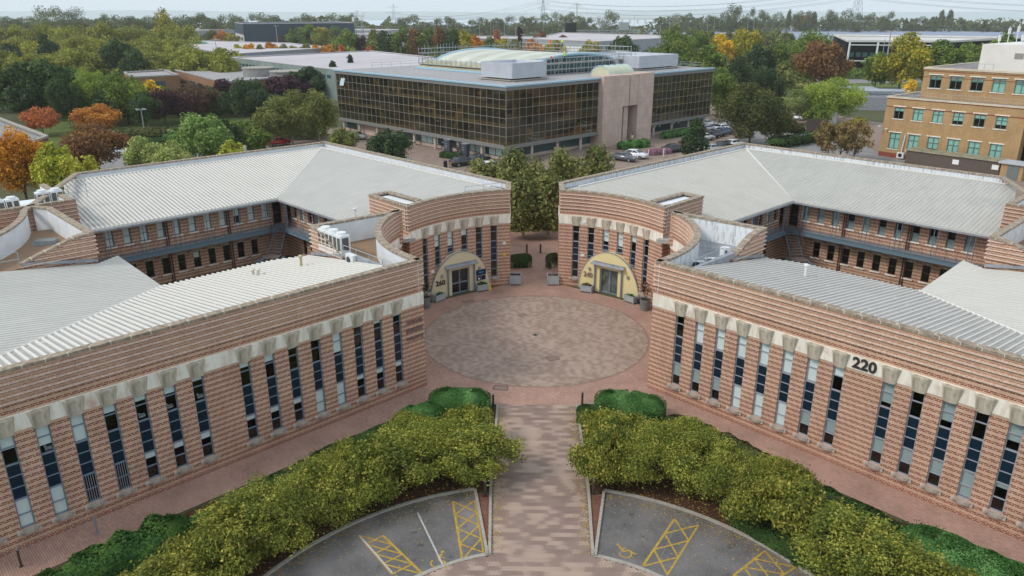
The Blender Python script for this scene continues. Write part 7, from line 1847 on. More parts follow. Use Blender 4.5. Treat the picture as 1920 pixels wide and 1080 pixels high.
def roof_rail(pts, label):
    t = thing('roof_edge_rail', label, 'railing', (*GP_(*pts[0]), 12.0)); o = tuple(t.location); a = MB(); P2 = [GP_(*p) for p in pts]; U = arclen(P2); n = int(U[-1]/2.4)
    for i in range(n+1): q, _ = at_u(P2, U, U[-1]*i/n); a.tube((*q, 12.0), (*q, 13.1), .035, n=4)
    for z in (13.1, 12.6): [a.tube((*P2[i], z), (*P2[i+1], z), .03, n=4) for i in range(len(P2)-1)]
    link('tubes', a.mesh('tubes', MT['lamp'], origin=o), t)
roof_rail([(48.5, 8), (48.5, 30)], 'thin guard rail on the left part of the glass building roof'); roof_rail([(2, 42), (2, 57.5), (20, 57.5)], 'thin guard rail at the right end of the glass building roof')
P_ = GP_(11.2, 22.5); person(P_[0], P_[1]-1.2, 14.2, R(60), 'worker in orange jacket bending over the edge of the dome', HVO, TR, 'bend', helmet=WH)
P_ = GP_(10.2, 24.6); person(P_[0], P_[1], 14.3, R(20), 'worker in yellow vest standing on the scaffold by the dome', HVY, TR, 'stand', helmet=WH)
P_ = GP_(33.2, 45.0); person(P_[0], P_[1], 15.6, R(150), 'worker in full orange on the far scaffold', HVO, HVO, 'stand', helmet=WH)
P_ = GP_(29.5, 45.0); person(P_[0], P_[1], 15.7, R(150), 'worker in yellow jacket on the far scaffold right of the orange one', HVY, TR, 'stand', helmet=WH)
# kiosks and things at the glass building foot
def block(name, label, cat, x, y, z, w_, d_, h_, rz, mat, detail=None, grp=None):
    t = thing(name, label, cat, (x, y, z), rz, grp); a = MB(); a.box((0, 0, h_/2), (w_, d_, h_)); link('body', a.mesh('body', mat), t)
    a = MB(); a.box((0, 0, h_+.03), (w_+.1, d_+.1, .08)); link('top', a.mesh('top', MT['flash']), t); return t
dk = vary('slate_panel', srgb(72,80,92), srgb(58,66,78), 2, .5)
k1 = GP_(13.9, -.6); t = block('advert_kiosk', 'dark slate advert kiosk left of the shop entrance', 'kiosk', k1[0], k1[1], .01, 1.5, .7, 2.3, R(-45), dk); a = MB(); [a.box((-.2, -.36, z), (.7, .015, .07)) for z in (2.05, 1.6, 1.3, 1.1, .9)]; link('lettering', a.mesh('lettering', MT['flash']), t)
k1 = GP_(9.4, -.6); t = block('advert_kiosk', 'dark slate advert kiosk right of the shop entrance', 'kiosk', k1[0], k1[1], .01, 1.5, .7, 2.1, R(-45), dk); a = MB(); [a.box((-.2, -.36, z), (.7, .015, .07)) for z in (1.9, 1.5, 1.2, 1.0)]; link('lettering', a.mesh('lettering', MT['flash']), t)
P_ = GP_(10.6, -1.2); person(P_[0], P_[1], .02, R(120), 'person in a dark coat standing by the right kiosk', plain('dark_coat', srgb(70,40,48), .8), TR, 'stand')
P_ = GP_(-2.0, 30.2); person(P_[0], P_[1], .02, R(200), 'person in a pale top by the stone entrance steps', plain('pale_top', srgb(224,210,160), .8), plain('grey_trousers', srgb(120,110,104), .8), 'walk')
def post(x, y, h, r, label, mat):
    t = thing('marker_post', label, 'post', (x, y, .02), 0, 'posts in the rear yard'); a = MB(); a.tube((0, 0, 0), (0, 0, h), r, n=8); link('post', a.mesh('post', mat), t); a = MB(); a.tube((0, 0, h), (0, 0, h+.05), r*1.1, r*.5, 8); link('cap', a.mesh('cap', MT['lamp']), t)
post(19.6, 127.8, 1.3, .09, 'white post right of the white car before the entrance', MT['white_frame']); post(22.4, 129.2, 1.3, .09, 'white post by the pinkish bush', MT['white_frame']); post(-18.2, 116, 1.2, .09, 'white post by the small pale sign', MT['white_frame']); post(-12.8, 117.8, 1.0, .1, 'pale post beside the black bin', MT['kerb'])
t = thing('litter_bin', 'black litter bin by the short hedge', 'litter bin', (-13.4, 118.4, .02)); a = MB(); a.tube((0, 0, 0), (0, 0, 1.0), .3, .3, 10); link('bin', a.mesh('bin', plain('black_bin', (.015,.015,.015,1), .5)), t); a = MB(); a.tube((0, 0, 1.0), (0, 0, 1.12), .32, .2, 10); link('lid', a.mesh('lid', plain('bin_lid', (.03,.03,.03,1), .5)), t)
t = thing('sign_board', 'small pale sign board on legs by the pine', 'sign', (-18.9, 117.4, .02), R(-10)); a = MB(); a.box((0, 0, 1.2), (.9, .05, 1.0)); link('panel', a.mesh('panel', plain('pale_panel', srgb(190,222,216), .5)), t); a = MB(); [a.box((x, 0, .35), (.06, .06, .7)) for x in (-.35, .35)]; link('leg', a.mesh('leg', MT['lamp']), t)
# ------------------------------------------------------------------ tan brick office at right
TA = (58.99, 130.64); tn = (.7542, .6568); td = (.6568, -.7542)
TB = thing('tan_office_building', 'tan brick office with turquoise blinds and a white plant room at the right edge', 'building', (TA[0], TA[1], 0))
tb = lambda mb, n, m, **k: mb.build(n, m, TB, 1, TB.location, **k)
def TP(u, v): return (TA[0]+td[0]*u+tn[0]*v, TA[1]+td[1]*u+tn[1]*v)
wi = []
for i in range(6): wi.append((1.45+3.05*i, 3.05+3.05*i, 6.35, 8.3)); wi.append((1.4+3.05*i, 3.1+3.05*i, 1.42, 4.1))
mb = MB(); pa = [TP(0, 30), TP(0, 0), TP(20.6, 0), TP(20.6, 3.5), TP(34, 3.5)]; wall(mb, [TP(0, 0), TP(20.6, 0)], .75, 9.6, wi, .16); wall(mb, [TP(0, 30), TP(0, 0)], .75, 9.6); wall(mb, [TP(20.6, 0), TP(20.6, 3.5), TP(40, 3.5)], 0, 9.6)
v2 = 3.6; wu = [(-.1+3.1*i+1.2, 1.95+3.1*i+1.2, 10.15, 12.15) for i in range(7)]
b0 = 3.6
wu = [(b0+1.1+3.1*i, b0+2.95+3.1*i, 11.3, 13.35) for i in range(6)]
wall(mb, [TP(b0, 30), TP(b0, v2), TP(40, v2)], 9.6, 14.2, [(h[0]-b0+26.4, h[1]-b0+26.4, h[2], h[3]) for h in wu], .16)
tb(mb, 'brick_wall', MT['tan'])
mb = MB(); wall(mb, [TP(0, 30), TP(0, -.03), TP(20.63, -.03)], 0, .75)
mb.strip([TP(0, 12), TP(0, 0), TP(20.6, 0)], .0, .02, 8.15, 8.3) ; mb.strip([TP(0, 12), TP(0, 0), TP(20.6, 0)], 0, .02, 9.45, 9.6); mb.strip([TP(b0, 12), TP(b0, v2), TP(40, v2)], 0, .02, 13.85, 13.97); mb.strip([TP(b0, 12), TP(b0, v2), TP(40, v2)], 0, .02, 12.95, 13.05)
tb(mb, 'red_brick_band', MT['redbrick'])
mb = MB(); mb.strip([TP(0, 30), TP(0, 0), TP(20.6, 0), TP(20.6, 3)], -.35, .12, 9.6, 9.85); mb.strip([TP(b0, 30), TP(b0, v2), TP(40, v2)], -.35, .12, 14.2, 14.5); tb(mb, 'cornice', vary('cream_cornice', srgb(224,212,190), srgb(196,182,160), .8))
mb = MB(); mb.prism([TP(.2, .2), TP(.2, 30), TP(b0, 30), TP(b0, 3.6), TP(20.4, 3.6), TP(20.4, .2)][::1], 9.2, 9.66); mb.prism([TP(b0+.2, v2+.2), TP(b0+.2, 30), TP(40, 30), TP(40, v2+.2)], 13.8, 14.25); tb(mb, 'flat_roof', vary('slate_grey_roof', srgb(120,122,130), srgb(146,136,132), .2))
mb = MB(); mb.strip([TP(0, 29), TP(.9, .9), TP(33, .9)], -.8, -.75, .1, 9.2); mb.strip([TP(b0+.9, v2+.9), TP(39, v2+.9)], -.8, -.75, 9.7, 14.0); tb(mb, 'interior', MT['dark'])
gf = plain('green_window_frame', srgb(92,124,118), .4)
for i, h in enumerate([(w_, 0) for w_ in wi]+[(w_, v2) for w_ in wu]):
    (u0, u1, z0, z1), v = h; uc = (u0+u1)/2; p = TP(uc, v); P = Vector((p[0], p[1], z0))-TB.location; r = rz_of((-tn[0], -tn[1])); ww, hh = u1-u0, z1-z0
    a = MB()
    for x in (-ww/2+.05, 0, ww/2-.05): a.box((x, .1, hh/2), (.08, .08, hh))
    for z in (.04, hh*.68 if v else hh*.64, hh-.04): a.box((0, .1, z), (ww, .075, .08))
    o = link('window', a.mesh('window', gf), TB, P, r)
    a = MB(); a.box((0, .16, hh/2), (ww-.06, .012, hh-.06)); link('pane', a.mesh('pane', MT['glass']), o)
    dark = i in (0, 8, 12, 13, 14); g = random.Random(i)
    a = MB(); bt = hh*(.62 if dark else g.choice((.04, .04, .3))); a.box((0, .18, (bt+hh)/2), (ww-.1, .012, hh-bt)); link('blind', a.mesh('blind', MT['blind_green'] if i % 2 == 0 or i > 5 else MT['blind_green']), o)
    a = MB(); a.box((0, -.03, -.07), (ww+.3, .16, .12)); link('sill', a.mesh('sill', MT['band']), o)
    a = MB(); a.box((0, -.03, hh+.08), (ww+.45, .18, .15)); link('lintel', a.mesh('lintel', MT['band']), o)
mb = MB(); mb.prism([TP(10.6, 6.2), TP(10.6, 22), TP(40, 22), TP(40, 6.2)], 14.2, 18.2); tb(mb, 'plant_room', vary('white_panel', srgb(236,232,226), srgb(220,216,210), .5))
mb = MB()
for u, h_ in ((12.2, 1.2), (13.4, 2.6), (14.6, 3.0), (15.4, 1.4)):
    p = TP(u, 8); mb.tube((*p, 18.2), (*p, 18.2+h_), .09 if h_ < 2 else .06, n=6); mb.box((p[0], p[1], 18.2+h_*.75), (.3, .3, .9))
tb(mb, 'roof_aerial', MT['white_frame'])
mb = MB(); p = TP(16, 6.15); mb.box((p[0], p[1], 16.6), (1.2, .05, .8), math.atan2(td[1], td[0])); tb(mb, 'louvre', plain('grey_louvre', srgb(150,146,142), .6))
mb = MB()
U_ = [TP(.3, 12), TP(.3, .3), TP(20.4, .3)]; UU = arclen(U_)
for i in range(22): q, _ = at_u(U_, UU, UU[-1]*i/21); mb.tube((*q, 9.8), (*q, 10.75), .03, n=4)
for z in (10.75, 10.3): [mb.tube((*U_[i], z), (*U_[i+1], z), .025, n=4) for i in range(2)]
for i in range(5): q = TP(8+i*1.3, 5); mb.tube((*q, 14.2), (*q, 15.3), .03, n=4)
mb.tube((*TP(8, 5), 15.3), (*TP(13.2, 5), 15.3), .03, n=4); tb(mb, 'roof_rail', MT['lamp'])
# timber store and cabinet in front of it
t = thing('timber_store', 'long dark timber bin store with a slatted roof before the tan building', 'shed', TP(13.2, -3.0)+(0,), math.atan2(td[1], td[0])); 
a = MB(); a.box((0, 0, 1.1), (13.6, 3.0, 2.2)); link('board_wall', a.mesh('board_wall', MT['wood']), t)
a = MB(); [a.box((-6.9+i*.46, 0, 2.33), (.2, 3.5, .09)) for i in range(31)]; a.box((0, 0, 2.25), (14, 3.4, .05)); link('slat_roof', a.mesh('slat_roof', vary('bleached_slat', srgb(196,190,164), srgb(150,142,118), 1)), t)
a = MB(); [a.box((x, -1.53, 1.4), (.9, .04, .7)) for x in (.7, 6.2)]; link('notice', a.mesh('notice', MT['whitepaint']), t)
t = thing('brick_store', 'small brick store with grey doors and a pale metal roof at the right edge', 'shed', TP(21.7, -3.6)+(0,), math.atan2(td[1], td[0])); a = MB(); a.box((0, 0, 1.1), (2.9, 2.6, 2.2)); link('brick_wall', a.mesh('brick_wall', MT['tan']), t); a = MB(); a.box((0, 0, 2.3), (3.6, 3.2, .2)); link('roof', a.mesh('roof', MT['silver']), t); a = MB(); [a.box((x, -1.33, 1.05), (.7, .05, 2.0)) for x in (-.2, .6)]; link('door', a.mesh('door', plain('grey_green_door', srgb(110,124,124), .5)), t)
t = thing('air_conditioner', 'white air conditioner on the ground by the corner of the tan building', 'air conditioner', TP(4.0, -.8)+(.02,), math.atan2(td[1], td[0])); a = MB(); a.box((0, 0, .65), (1.1, .4, .95)); link('casing', a.mesh('casing', MT['white_frame']), t); a = MB(); a.face([(.33*math.cos(x), -.205, .65+.33*math.sin(x)) for x in [i*.524 for i in range(12)]]); link('fan_grille', a.mesh('fan_grille', MT['carglass']), t); a = MB(); a.tube((-.2, .5, 1), (-.0, .62, 3.9), .09, n=6); link('duct', a.mesh('duct', MT['white_frame']), t)
for x, y, l_ in ((TP(0, -.4)[0]-.5, TP(0, -.4)[1]-.2, 'white security camera at the corner of the tan building'), (*TP(.8, -.25), 'second white security camera on the tan front')):
    t = thing('security_camera', l_, 'camera', (x, y, 4.6 if 'second' in l_ else 5.0)); a = MB(); a.tube((0, 0, 0), (.45, .2, .05), .04, n=5); link('bracket', a.mesh('bracket', MT['white_frame']), t); a = MB(); a.tube((-.25, -.1, -.05), (.1, .0, 0), .11, n=8); link('housing', a.mesh('housing', MT['white_frame']), t)
t = thing('timber_fence', 'grey timber fence panel at the back corner of the tan building', 'fence', (58.2, 158.5, 0), R(10)); a = MB(); [a.box((-1.9+i*.19, 0, 1.2), (.17, .05, 2.4)) for i in range(21)]; link('boards', a.mesh('boards', MT['wood']), t); a = MB(); [a.box((x, .06, 1.2), (.12, .12, 2.5)) for x in (-2, 0, 2)]; link('post', a.mesh('post', MT['wood']), t)
# low service buildings with a silver duct
t = thing('service_building', 'low white service building with a fat silver duct on its roof', 'building', (84, 200, 0), R(-8)); a = MB(); a.box((0, 0, 1.6), (24, 12, 3.2)); a.box((-2, 6, 2.2), (14, 8, 4.4)); link('wall', a.mesh('wall', MT['flash']), t); a = MB(); a.tube((-3, -3, 4.2), (9, -3, 4.2), .8, n=12); link('duct', a.mesh('duct', plain('silver_duct', srgb(190,194,200), .25, .8)), t)
t = thing('storage_box', 'pale grey storage container behind the lime tree', 'container', (66.5, 178, 0), R(-30)); a = MB(); a.box((0, 0, 1.4), (5, 2.6, 2.8)); link('body', a.mesh('body', MT['white']), t); a = MB(); [a.box((x, -1.33, 1.4), (1.1, .04, 2.4)) for x in (-1, 1)]; link('door', a.mesh('door', MT['flash']), t)
t = thing('storage_box', 'white storage container beside the timber fence', 'container', (64.5, 168, 0), R(60)); a = MB(); a.box((0, 0, 1.4), (4, 2.4, 2.8)); link('body', a.mesh('body', MT['white_frame']), t); a = MB(); [a.box((x, -1.23, 1.4), (.9, .04, 2.4)) for x in (-1, 1)]; link('door', a.mesh('door', MT['white']), t)
# ------------------------------------------------------------------ other buildings further off
def shed(name, label, cx, cy, w_, d_, h_, rz, wallm, roofm, stripes=None, windows=None, para=.4):
    t = thing(name, label, 'building', (cx, cy, 0), rz)
    a = MB(); a.box((0, 0, h_/2), (w_, d_, h_)); link('wall', a.mesh('wall', wallm), t)
    a = MB(); a.box((0, 0, h_+.1), (w_-.6, d_-.6, .3)); link('roof', a.mesh('roof', roofm), t)
    a = MB(); P = [(-w_/2, -d_/2), (w_/2, -d_/2), (w_/2, d_/2), (-w_/2, d_/2)]; a.strip(P+[P[0]], -.4, .08, h_, h_+para); link('parapet', a.mesh('parapet', stripes or roofm), t)
    for (x0, x1, z0, z1, n, m_, face) in (windows or []):
        a = MB()
        for i in range(n):
            u0 = x0+(x1-x0)*i/n; u1 = x0+(x1-x0)*(i+.72)/n
            if face == 'f': a.box(((u0+u1)/2, -d_/2-.03, (z0+z1)/2), (u1-u0, .06, z1-z0))
            else: a.box((-w_/2-.03 if face == 'l' else w_/2+.03, (u0+u1)/2, (z0+z1)/2), (.06, u1-u0, z1-z0))
        link('window', a.mesh('window', m_), t)
    return t
def polyshed(label, pts, h, wallm, roofm, para=.35, parm=None, name='flat_roof_building', win=(), extras=()):
    area = sum(pts[i][0]*pts[(i+1) % len(pts)][1]-pts[(i+1) % len(pts)][0]*pts[i][1] for i in range(len(pts)))
    if area < 0: pts = pts[::-1]
    o = (pts[0][0], pts[0][1], 0); t = thing(name, label, 'building', o)
    a = MB(); a.strip(pts+[pts[0]], -.4, 0, 0, h); link('wall', a.mesh('wall', wallm, origin=o), t)
    a = MB(); a.prism(offset(pts+[], -.4, True), h-.6, h-.15); link('roof', a.mesh('roof', roofm, origin=o), t)
    a = MB(); a.strip(pts+[pts[0]], -.5, .1, h, h+para); link('parapet', a.mesh('parapet', parm or roofm, origin=o), t)
    for (e, u0, u1, z0, z1, n, m_, gap) in win:
        p, q = pts[e], pts[(e+1) % len(pts)]; l = math.dist(p, q); g = lambda u: (p[0]+(q[0]-p[0])*u/l, p[1]+(q[1]-p[1])*u/l)
        a = MB(); U0, U1 = u0*l, u1*l
        for i in range(n):
            s0 = U0+(U1-U0)*(i+gap/2)/n; s1 = U0+(U1-U0)*(i+1-gap/2)/n; a.strip([g(s0), g(s1)], 0, .06, z0, z1)
        link('window', a.mesh('window', m_, origin=o), t)
    return t, o
ww_ = MT['white_frame']; dg = MT['teal']
polyshed('flat-roofed brown brick building with blue blinds left of the pale roofs', [(-108.7, 240.8), (-77, 197), (-65.5, 215.4), (-97.2, 252.8)], 6, MT['brown'], MT['roofgrey'], win=[(0, .1, .2, 0, 3.2, 1, MT['darkblue'], 0), (0, .3, .95, 2.6, 4.2, 4, dg, .3)])
polyshed('small flat-roofed brown brick building with a teal window, left of the larger one', [(-122.5, 236.6), (-110.9, 217.3), (-101, 226), (-114, 246)], 5.6, MT['brown'], MT['roofgrey'], win=[(1, .1, .7, 2.8, 4.3, 2, dg, .1)])
t, o = polyshed('long pale roofed warehouse with grey-green glazed wall behind the glass office', [(-96.3, 255), (-48.5, 199), (-12, 228), (-60, 300)], 9, vary('grey_green_cladding', srgb(150,164,160), srgb(120,134,130), .4, .4), MT['roofpink'], para=.2, win=[(0, .0, .95, 6.8, 7.6, 24, MT['teal'], .3), (0, .02, .2, 5.6, 6.5, 4, MT['dark'], .25), (0, .62, .8, 5.0, 6.0, 4, ww_, .25)])
tk = vary('concrete_tank', srgb(158,156,154), srgb(128,126,124), .8, .8)
for x, y, l_ in ((-76.5, 222, 'round grey concrete tank, left of the two by the pale warehouse'), (-64.5, 208.5, 'round grey concrete tank, right of the two by the pale warehouse')):
    t = thing('storage_tank', l_, 'tank', (x, y, 0)); a = MB(); a.tube((0, 0, 0), (0, 0, 8.0), 4.3, n=28); link('drum', a.mesh('drum', tk), t); a = MB(); a.tube((0, 0, 8.0), (0, 0, 8.25), 4.45, n=28); link('rim', a.mesh('rim', MT['kerb']), t)
polyshed('wide white flat roof beyond the orange trees', [(-166, 373.7), (-111.3, 294), (-86, 350), (-121, 402), (-199, 444)], 8, MT['flash'], MT['roofpink'], para=.2)
t = thing('green_roof_rail', 'turquoise stair enclosure on the wide white flat roof', 'stair', (-172, 405, 8)); a = MB(); a.hexa([(-8, 0, 0), (12, -10, 0), (12, -8.5, 0), (-8, 1.5, 0), (-8, 0, 2.6), (12, -10, .6), (12, -8.5, .6), (-8, 1.5, 2.6)]); link('cladding', a.mesh('cladding', plain('turquoise_sheet', srgb(110,190,160), .5)), t); a = MB(); [a.tube((-8+i*2.5, -1-i*1.25, 0), (-8+i*2.5, -1-i*1.25, 3.4-i*.25), .08, n=4) for i in range(9)]; link('rail', a.mesh('rail', MT['lamp']), t)
t, o = polyshed('tall dark blue box warehouse on grey legs at upper left', [(-205, 560), (-178, 500), (-118, 545), (-145, 610)], 15.6, MT['darkblue'], MT['darkblue'], para=.3, parm=MT['roofpink'])
a = MB(); P = [(-204, 558), (-179, 503)]; a.strip([(-205, 560), (-178, 500)], .0, .3, 0, 9.0); link('office_front', a.mesh('office_front', plain('pale_cladding', srgb(206,204,198), .5), origin=o), t)
a = MB(); p, q = (-205, 560), (-178, 500); g = lambda u: (p[0]+(q[0]-p[0])*u, p[1]+(q[1]-p[1])*u)
for u0, u1 in ((.22, .3), (.36, .54), (.64, .72), (.8, .9)): a.strip([g(u0), g(u1)], .3, .4, 5.6, 7.4)
link('window', a.mesh('window', MT['dark'], origin=o), t)
polyshed('dark low building with a railed grey roof among the left trees', [(-201, 308), (-171.8, 275.8), (-158, 296), (-190, 335)], 6, MT['darkblue'], MT['roofgrey'], win=[(0, .0, 1, 2, 4.5, 14, MT['teal'], .2)])
polyshed('red brick roofed building at the far left edge', [(-240, 330), (-186, 284), (-180, 292), (-225, 350)], 6.4, MT['redbrick'], MT['redbrick'])
t, o = polyshed('slate roofed building cut off at the left edge above the roof parapet', [(-77.7, 122.2), (-76.9, 117.5), (-110, 112), (-106, 150)], 4, vary('brown_soffit', srgb(120,96,80), srgb(96,78,66), 1), vary('slate_tiles', srgb(150,156,158), srgb(124,130,134), 2), para=.3, parm=MT['kerb'])
gw = vary('ribbed_grey_cladding', srgb(166,170,176), srgb(150,154,160), .3, .5)
t, o = polyshed('grey-white warehouse with a white panel and loading doors behind the domed roof', [(0, 415), (33, 378), (80, 440), (76, 486), (22, 540)], 9.5, gw, MT['roofpink'], para=.3, win=[(1, .55, .62, 0, 4, 1, MT['darkblue'], 0), (0, .1, .9, 2, 7, 1, MT['whitepaint'], 0), (1, 0.1, .4, 3, 8, 1, MT['whitepaint'], .1)])
polyshed('long low white-roofed shed beyond the middle trees', [(-150, 560), (-60, 520), (-50, 560), (-140, 600)], 8, gw, MT['roofpink'])
polyshed('low white-roofed unit on the middle horizon strip', [(-60, 470), (0, 460), (10, 500), (-50, 515)], 8, gw, MT['roofpink'])
polyshed('pale roofed unit behind the mid trees, left', [(-190, 640), (-110, 620), (-100, 660), (-185, 690)], 9, gw, MT['roofpink'])
polyshed('industrial building with pale plant at far upper left', [(-430, 640), (-330, 600), (-310, 640), (-420, 690)], 9, MT['darkblue'], MT['roofpink'], win=[(0, .1, .9, 2, 6, 14, MT['teal'], .2)])
polyshed('long grey roof left of the dark blue warehouse', [(-330, 640), (-250, 600), (-235, 640), (-310, 680)], 9, gw, MT['roofgrey'])
# big glass-fronted shed at right with white columns and rough pale roof
t, o = polyshed('large glass-fronted shed with white columns and a pale roof behind the right trees', [(122, 309), (158, 304), (214.8, 352), (147, 390)], 12, MT['dark'], vary('old_pale_roof', srgb(222,220,216), srgb(186,182,176), .05), para=.7, parm=vary('roof_edge_pale', srgb(222,220,216), srgb(196,192,188), .1), win=[(0, .02, .98, 6.6, 8.2, 14, MT['teal'], .3)])
a = MB(); p, q = (122, 309), (158, 304)
for u in (0.02, .3, .62, .95): x, y = p[0]+(q[0]-p[0])*u, p[1]+(q[1]-p[1])*u; a.tube((x-1, y-2.5, 0), (x-.4, y-1.5, 12), .35, n=6)
for z in (11.0, 5.2): a.tube((p[0], p[1]-1.8, z), (q[0], q[1]-1.8, z), .2, n=5)
link('column', a.mesh('column', ww_, origin=o), t)
# solar field: rows of tilted panels
def solar(label, poly, n, seed):
    o = (poly[0][0], poly[0][1], 0); t = thing('solar_farm', label, 'solar panels', o); a = MB()
    A, B, C_, D = poly   # near-left, near-right, far-right, far-left
    lr = lambda p, q, s_: (p[0]+(q[0]-p[0])*s_, p[1]+(q[1]-p[1])*s_)
    for i in range(n):
        l0, r0 = lr(A, D, i/n), lr(B, C_, i/n); l1, r1 = lr(A, D, (i+.72)/n), lr(B, C_, (i+.72)/n); m_ = 6
        for k in range(m_):
            p0, p1, p2, p3 = lr(l0, r0, k/m_), lr(l0, r0, (k+.985)/m_), lr(l1, r1, (k+.985)/m_), lr(l1, r1, k/m_)
            a.face([(*p0, .9), (*p1, .9), (*p2, 3.1), (*p3, 3.1)]); 
    ob = link('panel_rows', a.mesh('panel_rows', MT['solar'], origin=o), t); ob['kind'] = 'stuff'
    a = MB()
    for i in range(n): l0, r0 = lr(A, D, (i+.3)/n), lr(B, C_, (i+.3)/n); [a.tube((*lr(l0, r0, k/12), 0), (*lr(l0, r0, k/12), 1.6), .08, n=3) for k in range(13)]
    ob = link('panel_legs', a.mesh('panel_legs', MT['lamp'], origin=o), t); ob['kind'] = 'stuff'
solar('wide grey-blue field of solar panels across the upper right', [(175, 560), (470, 540), (620, 1050), (330, 1090)], 44, 1)
solar('thin strip of solar panels left of the large field', [(110, 700), (215, 640), (300, 1000), (150, 1040)], 24, 2)
# pylons with sagging lines
def pylon(x, y, h, label, z0):
    t = thing('pylon', label, 'pylon', (x, y, z0), R(12)); a = MB(); w0, lv = h*.11, 9
    prev = None
    for i in range(lv+1):
        z = h*i/lv; w_ = w0*(1-z/h)**1.15/1+.35; c = [(sx*w_, sy*w_, z) for sx, sy in ((-1,-1), (1,-1), (1,1), (-1,1))]
        if prev:
            for k in range(4): a.tube(prev[k], c[k], .14, n=3, cap=False); a.tube(prev[k], c[(k+1) % 4], .09, n=3, cap=False); a.tube(prev[(k+1) % 4], c[k], .09, n=3, cap=False); a.tube(c[k], c[(k+1) % 4], .08, n=3, cap=False)
        prev = c
    link('lattice', a.mesh('lattice', MT['pylon']), t); a = MB()
    for z, l in ((h*.66, h*.15), (h*.79, h*.19), (h*.92, h*.13)):
        for s_ in (-1, 1): a.tube((0, 0, z+1), (s_*l, 0, z), .14, n=3); a.tube((0, 0, z-1), (s_*l, 0, z), .12, n=3); a.tube((s_*l, 0, z), (s_*l, 0, z-2.2), .12, n=4)
    link('cross_arm', a.mesh('cross_arm', MT['pylon']), t); return t
pylon(-255, 1540, 42+35, 'lattice pylon in the haze at upper left of centre', -40)
pylon(20, 1060, 42, 'lattice pylon above the middle skyline trees', -.5)
pylon(343, 852, 56, 'tallest lattice pylon among the solar panels', 0)
t = thing('power_lines', 'thin sagging power lines crossing the sky at right', 'cables', (20, 1060, 36)); a = MB()
def cable(p, q, sag):
    prev = None
    for i in range(17):
        s_ = i/16; c = Vector(p).lerp(Vector(q), s_)-Vector((0, 0, 4*sag*s_*(1-s_)))
        if prev is not None: a.tube(prev, c, .12, n=3, cap=False)
        prev = c
for dz, dx in ((0, -6), (5, -8), (10, -5), (0, 6), (5, 8), (10, 5)):
    cable((20+dx, 1060, 26+dz), (343+dx, 852, 36+dz), 12); cable((343+dx, 852, 36+dz), (700+dx, 600, 30+dz), 12); cable((20+dx, 1060, 26+dz), (-255+dx, 1540, 10+dz), 12)
link('cable', a.mesh('cable', MT['pylon'], origin=(20, 1060, 36)), t)
# lamp posts
def lamp_post(x, y, h, label, grp='distant lamp posts', heads=1, r=.14, z0=0, arm=1.2):
    t = thing('street_lamp', label, 'street lamp', (x, y, z0), (x*.37) % 3, grp); a = MB(); a.tube((0, 0, 0), (0, 0, 1.2), r*1.6, r*1.4, 8); a.tube((0, 0, 1.2), (0, 0, h), r*1.1, r*.6, 8); link('pole', a.mesh('pole', MT['lamp']), t)
    a = MB()
    for k in range(heads):
        c = 6.283*k/heads; d = Vector((math.cos(c), math.sin(c), 0)); a.tube((0, 0, h-.1), (d.x*arm, d.y*arm, h+.15), r*.5, n=5); a.box((d.x*(arm+.3), d.y*(arm+.3), h+.15), (.8, .35, .16), c)
    link('lamp_head', a.mesh('lamp_head', MT['lamp']), t)
lamp_post(124.5, 283, 13.8, 'short lamp column on the verge by the glass-fronted shed', None)
lamp_post(119.7, 268.5, 16.8, 'tall leaning-looking floodlight mast left of the tan building', None, 2, .28)
lamp_post(-77.3, 153, 4.6, 'pale four-headed lamp among the clipped hedges', None, 4, .12, arm=.5)
lamp_post(-90, 164, 6.0, 'thin pale post beside the orange maple', None, 1, .08)
lamp_post(-130, 330, 12, 'lamp mast left of the dark blue warehouse', None, 3, .2); lamp_post(-148, 470, 15, 'lamp mast before the dark blue warehouse', None, 3, .25)
for i, (x, y, z) in enumerate(LAMPS):
    lamp_post(x, y, z, 'thin street lamp along the motorway skyline, '+ordn(1+sorted(q[0]/q[1] for q in LAMPS).index(x/y))+' from the left', heads=1 if i % 3 else 2, r=.17)
t = thing('sign_gantry', 'steel sign gantry with a dark panel over the motorway', 'gantry', (30, 640, 0)); a = MB()
for x in (-2, 58): a.tube((x, 0, 0), (x, 0, 9), .5, n=6)
for z in (7.4, 9): a.tube((-2, 0, z), (58, 0, z), .25, n=5)
for i in range(20): a.tube((-2+i*3, 0, 7.4 if i % 2 else 9), (1+i*3, 0, 9 if i % 2 else 7.4), .15, n=4)
link('truss', a.mesh('truss', MT['lamp']), t); a = MB(); a.box((4, -.6, 11), (9, .4, 7)); link('dark_panel', a.mesh('dark_panel', MT['dark']), t); a = MB(); a.box((46, -.6, 12), (8, .4, 6)); link('pale_panel', a.mesh('pale_panel', MT['lamp']), t)
t = thing('radio_mast', 'white lattice radio mast with dishes left of centre on the skyline', 'mast', (-118, 560, 0)); a = MB()
for sx in (-2.5, 2.5):
    for sy in (-2.5, 2.5): a.tube((sx, sy, 0), (sx, sy, 20), .25, n=4)
for z in (5, 9, 13, 17, 20): a.box((0, 0, z), (6, 6, .4))
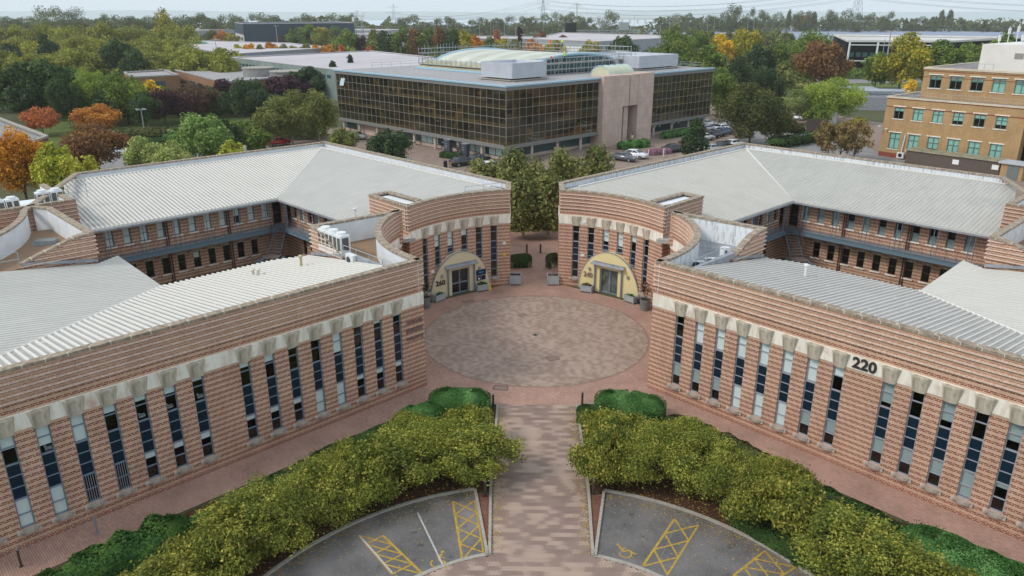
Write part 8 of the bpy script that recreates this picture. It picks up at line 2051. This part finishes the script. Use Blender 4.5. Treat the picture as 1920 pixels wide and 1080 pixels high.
link('frame', a.mesh('frame', MT['lamp']), t); a = MB(); [a.box((x, y, 18+k), (1.4, 1.4, 3)) for k, (x, y) in enumerate(((-3, -3), (3, -3), (-3, 3), (3, 3), (0, -3)))]; link('antenna', a.mesh('antenna', MT['white_frame']), t)
t = thing('bridge', 'pale motorway bridge crossing the estuary in the haze', 'bridge', (650, 4600, -41)); a = MB(); a.box((0, 0, 26), (900, 22, 6)); [a.box((-420+i*44, 0, 12), (7, 16, 24)) for i in range(20)]; link('deck', a.mesh('deck', MT['kerb']), t); t.rotation_euler = (0, 0, R(-18))
a = MB(); [a.tube((-380, s_*8, 0), (-380, s_*8, 110), 4, 2.5, 5) for s_ in (-1, 1)]; [a.tube((-380, 0, 108), (-380+k*38, 0, 30), .8, n=3) for k in (-4, -3, -2, -1, 1, 2, 3, 4)]; link('pylon_tower', a.mesh('pylon_tower', MT['kerb']), t)
t = thing('house', 'pale gabled house among the right skyline trees', 'house', (305, 900, 0), R(20)); a = MB(); a.box((0, 0, 6), (16, 10, 12)); link('wall', a.mesh('wall', vary('peach_render', srgb(206,176,156), srgb(190,160,140), .2)), t); a = MB(); a.hexa([(-8.5, -5.5, 12), (8.5, -5.5, 12), (8.5, 5.5, 12), (-8.5, 5.5, 12), (-8.5, -.2, 19), (8.5, -.2, 19), (8.5, .2, 19), (-8.5, .2, 19)]); link('roof', a.mesh('roof', MT['redbrick']), t)
# ------------------------------------------------------------------ air
hz = bpy.data.materials.new('haze_air'); hz.use_nodes = True; n = hz.node_tree; n.nodes.clear(); o_ = nd(n, 'ShaderNodeOutputMaterial'); v_ = nd(n, 'ShaderNodeVolumePrincipled')
v_.inputs['Color'].default_value = (.97, .985, 1, 1); v_.inputs['Density'].default_value = HAZE; v_.inputs['Anisotropy'].default_value = .1; n.links.new(v_.outputs[0], o_.inputs['Volume'])
mb = MB(); mb.box((0, 4300, 24), (19400, 9600, 142)); o_ = mb.build('haze', hz); tag(o_, kind='stuff', label='thin blue haze over the distance')
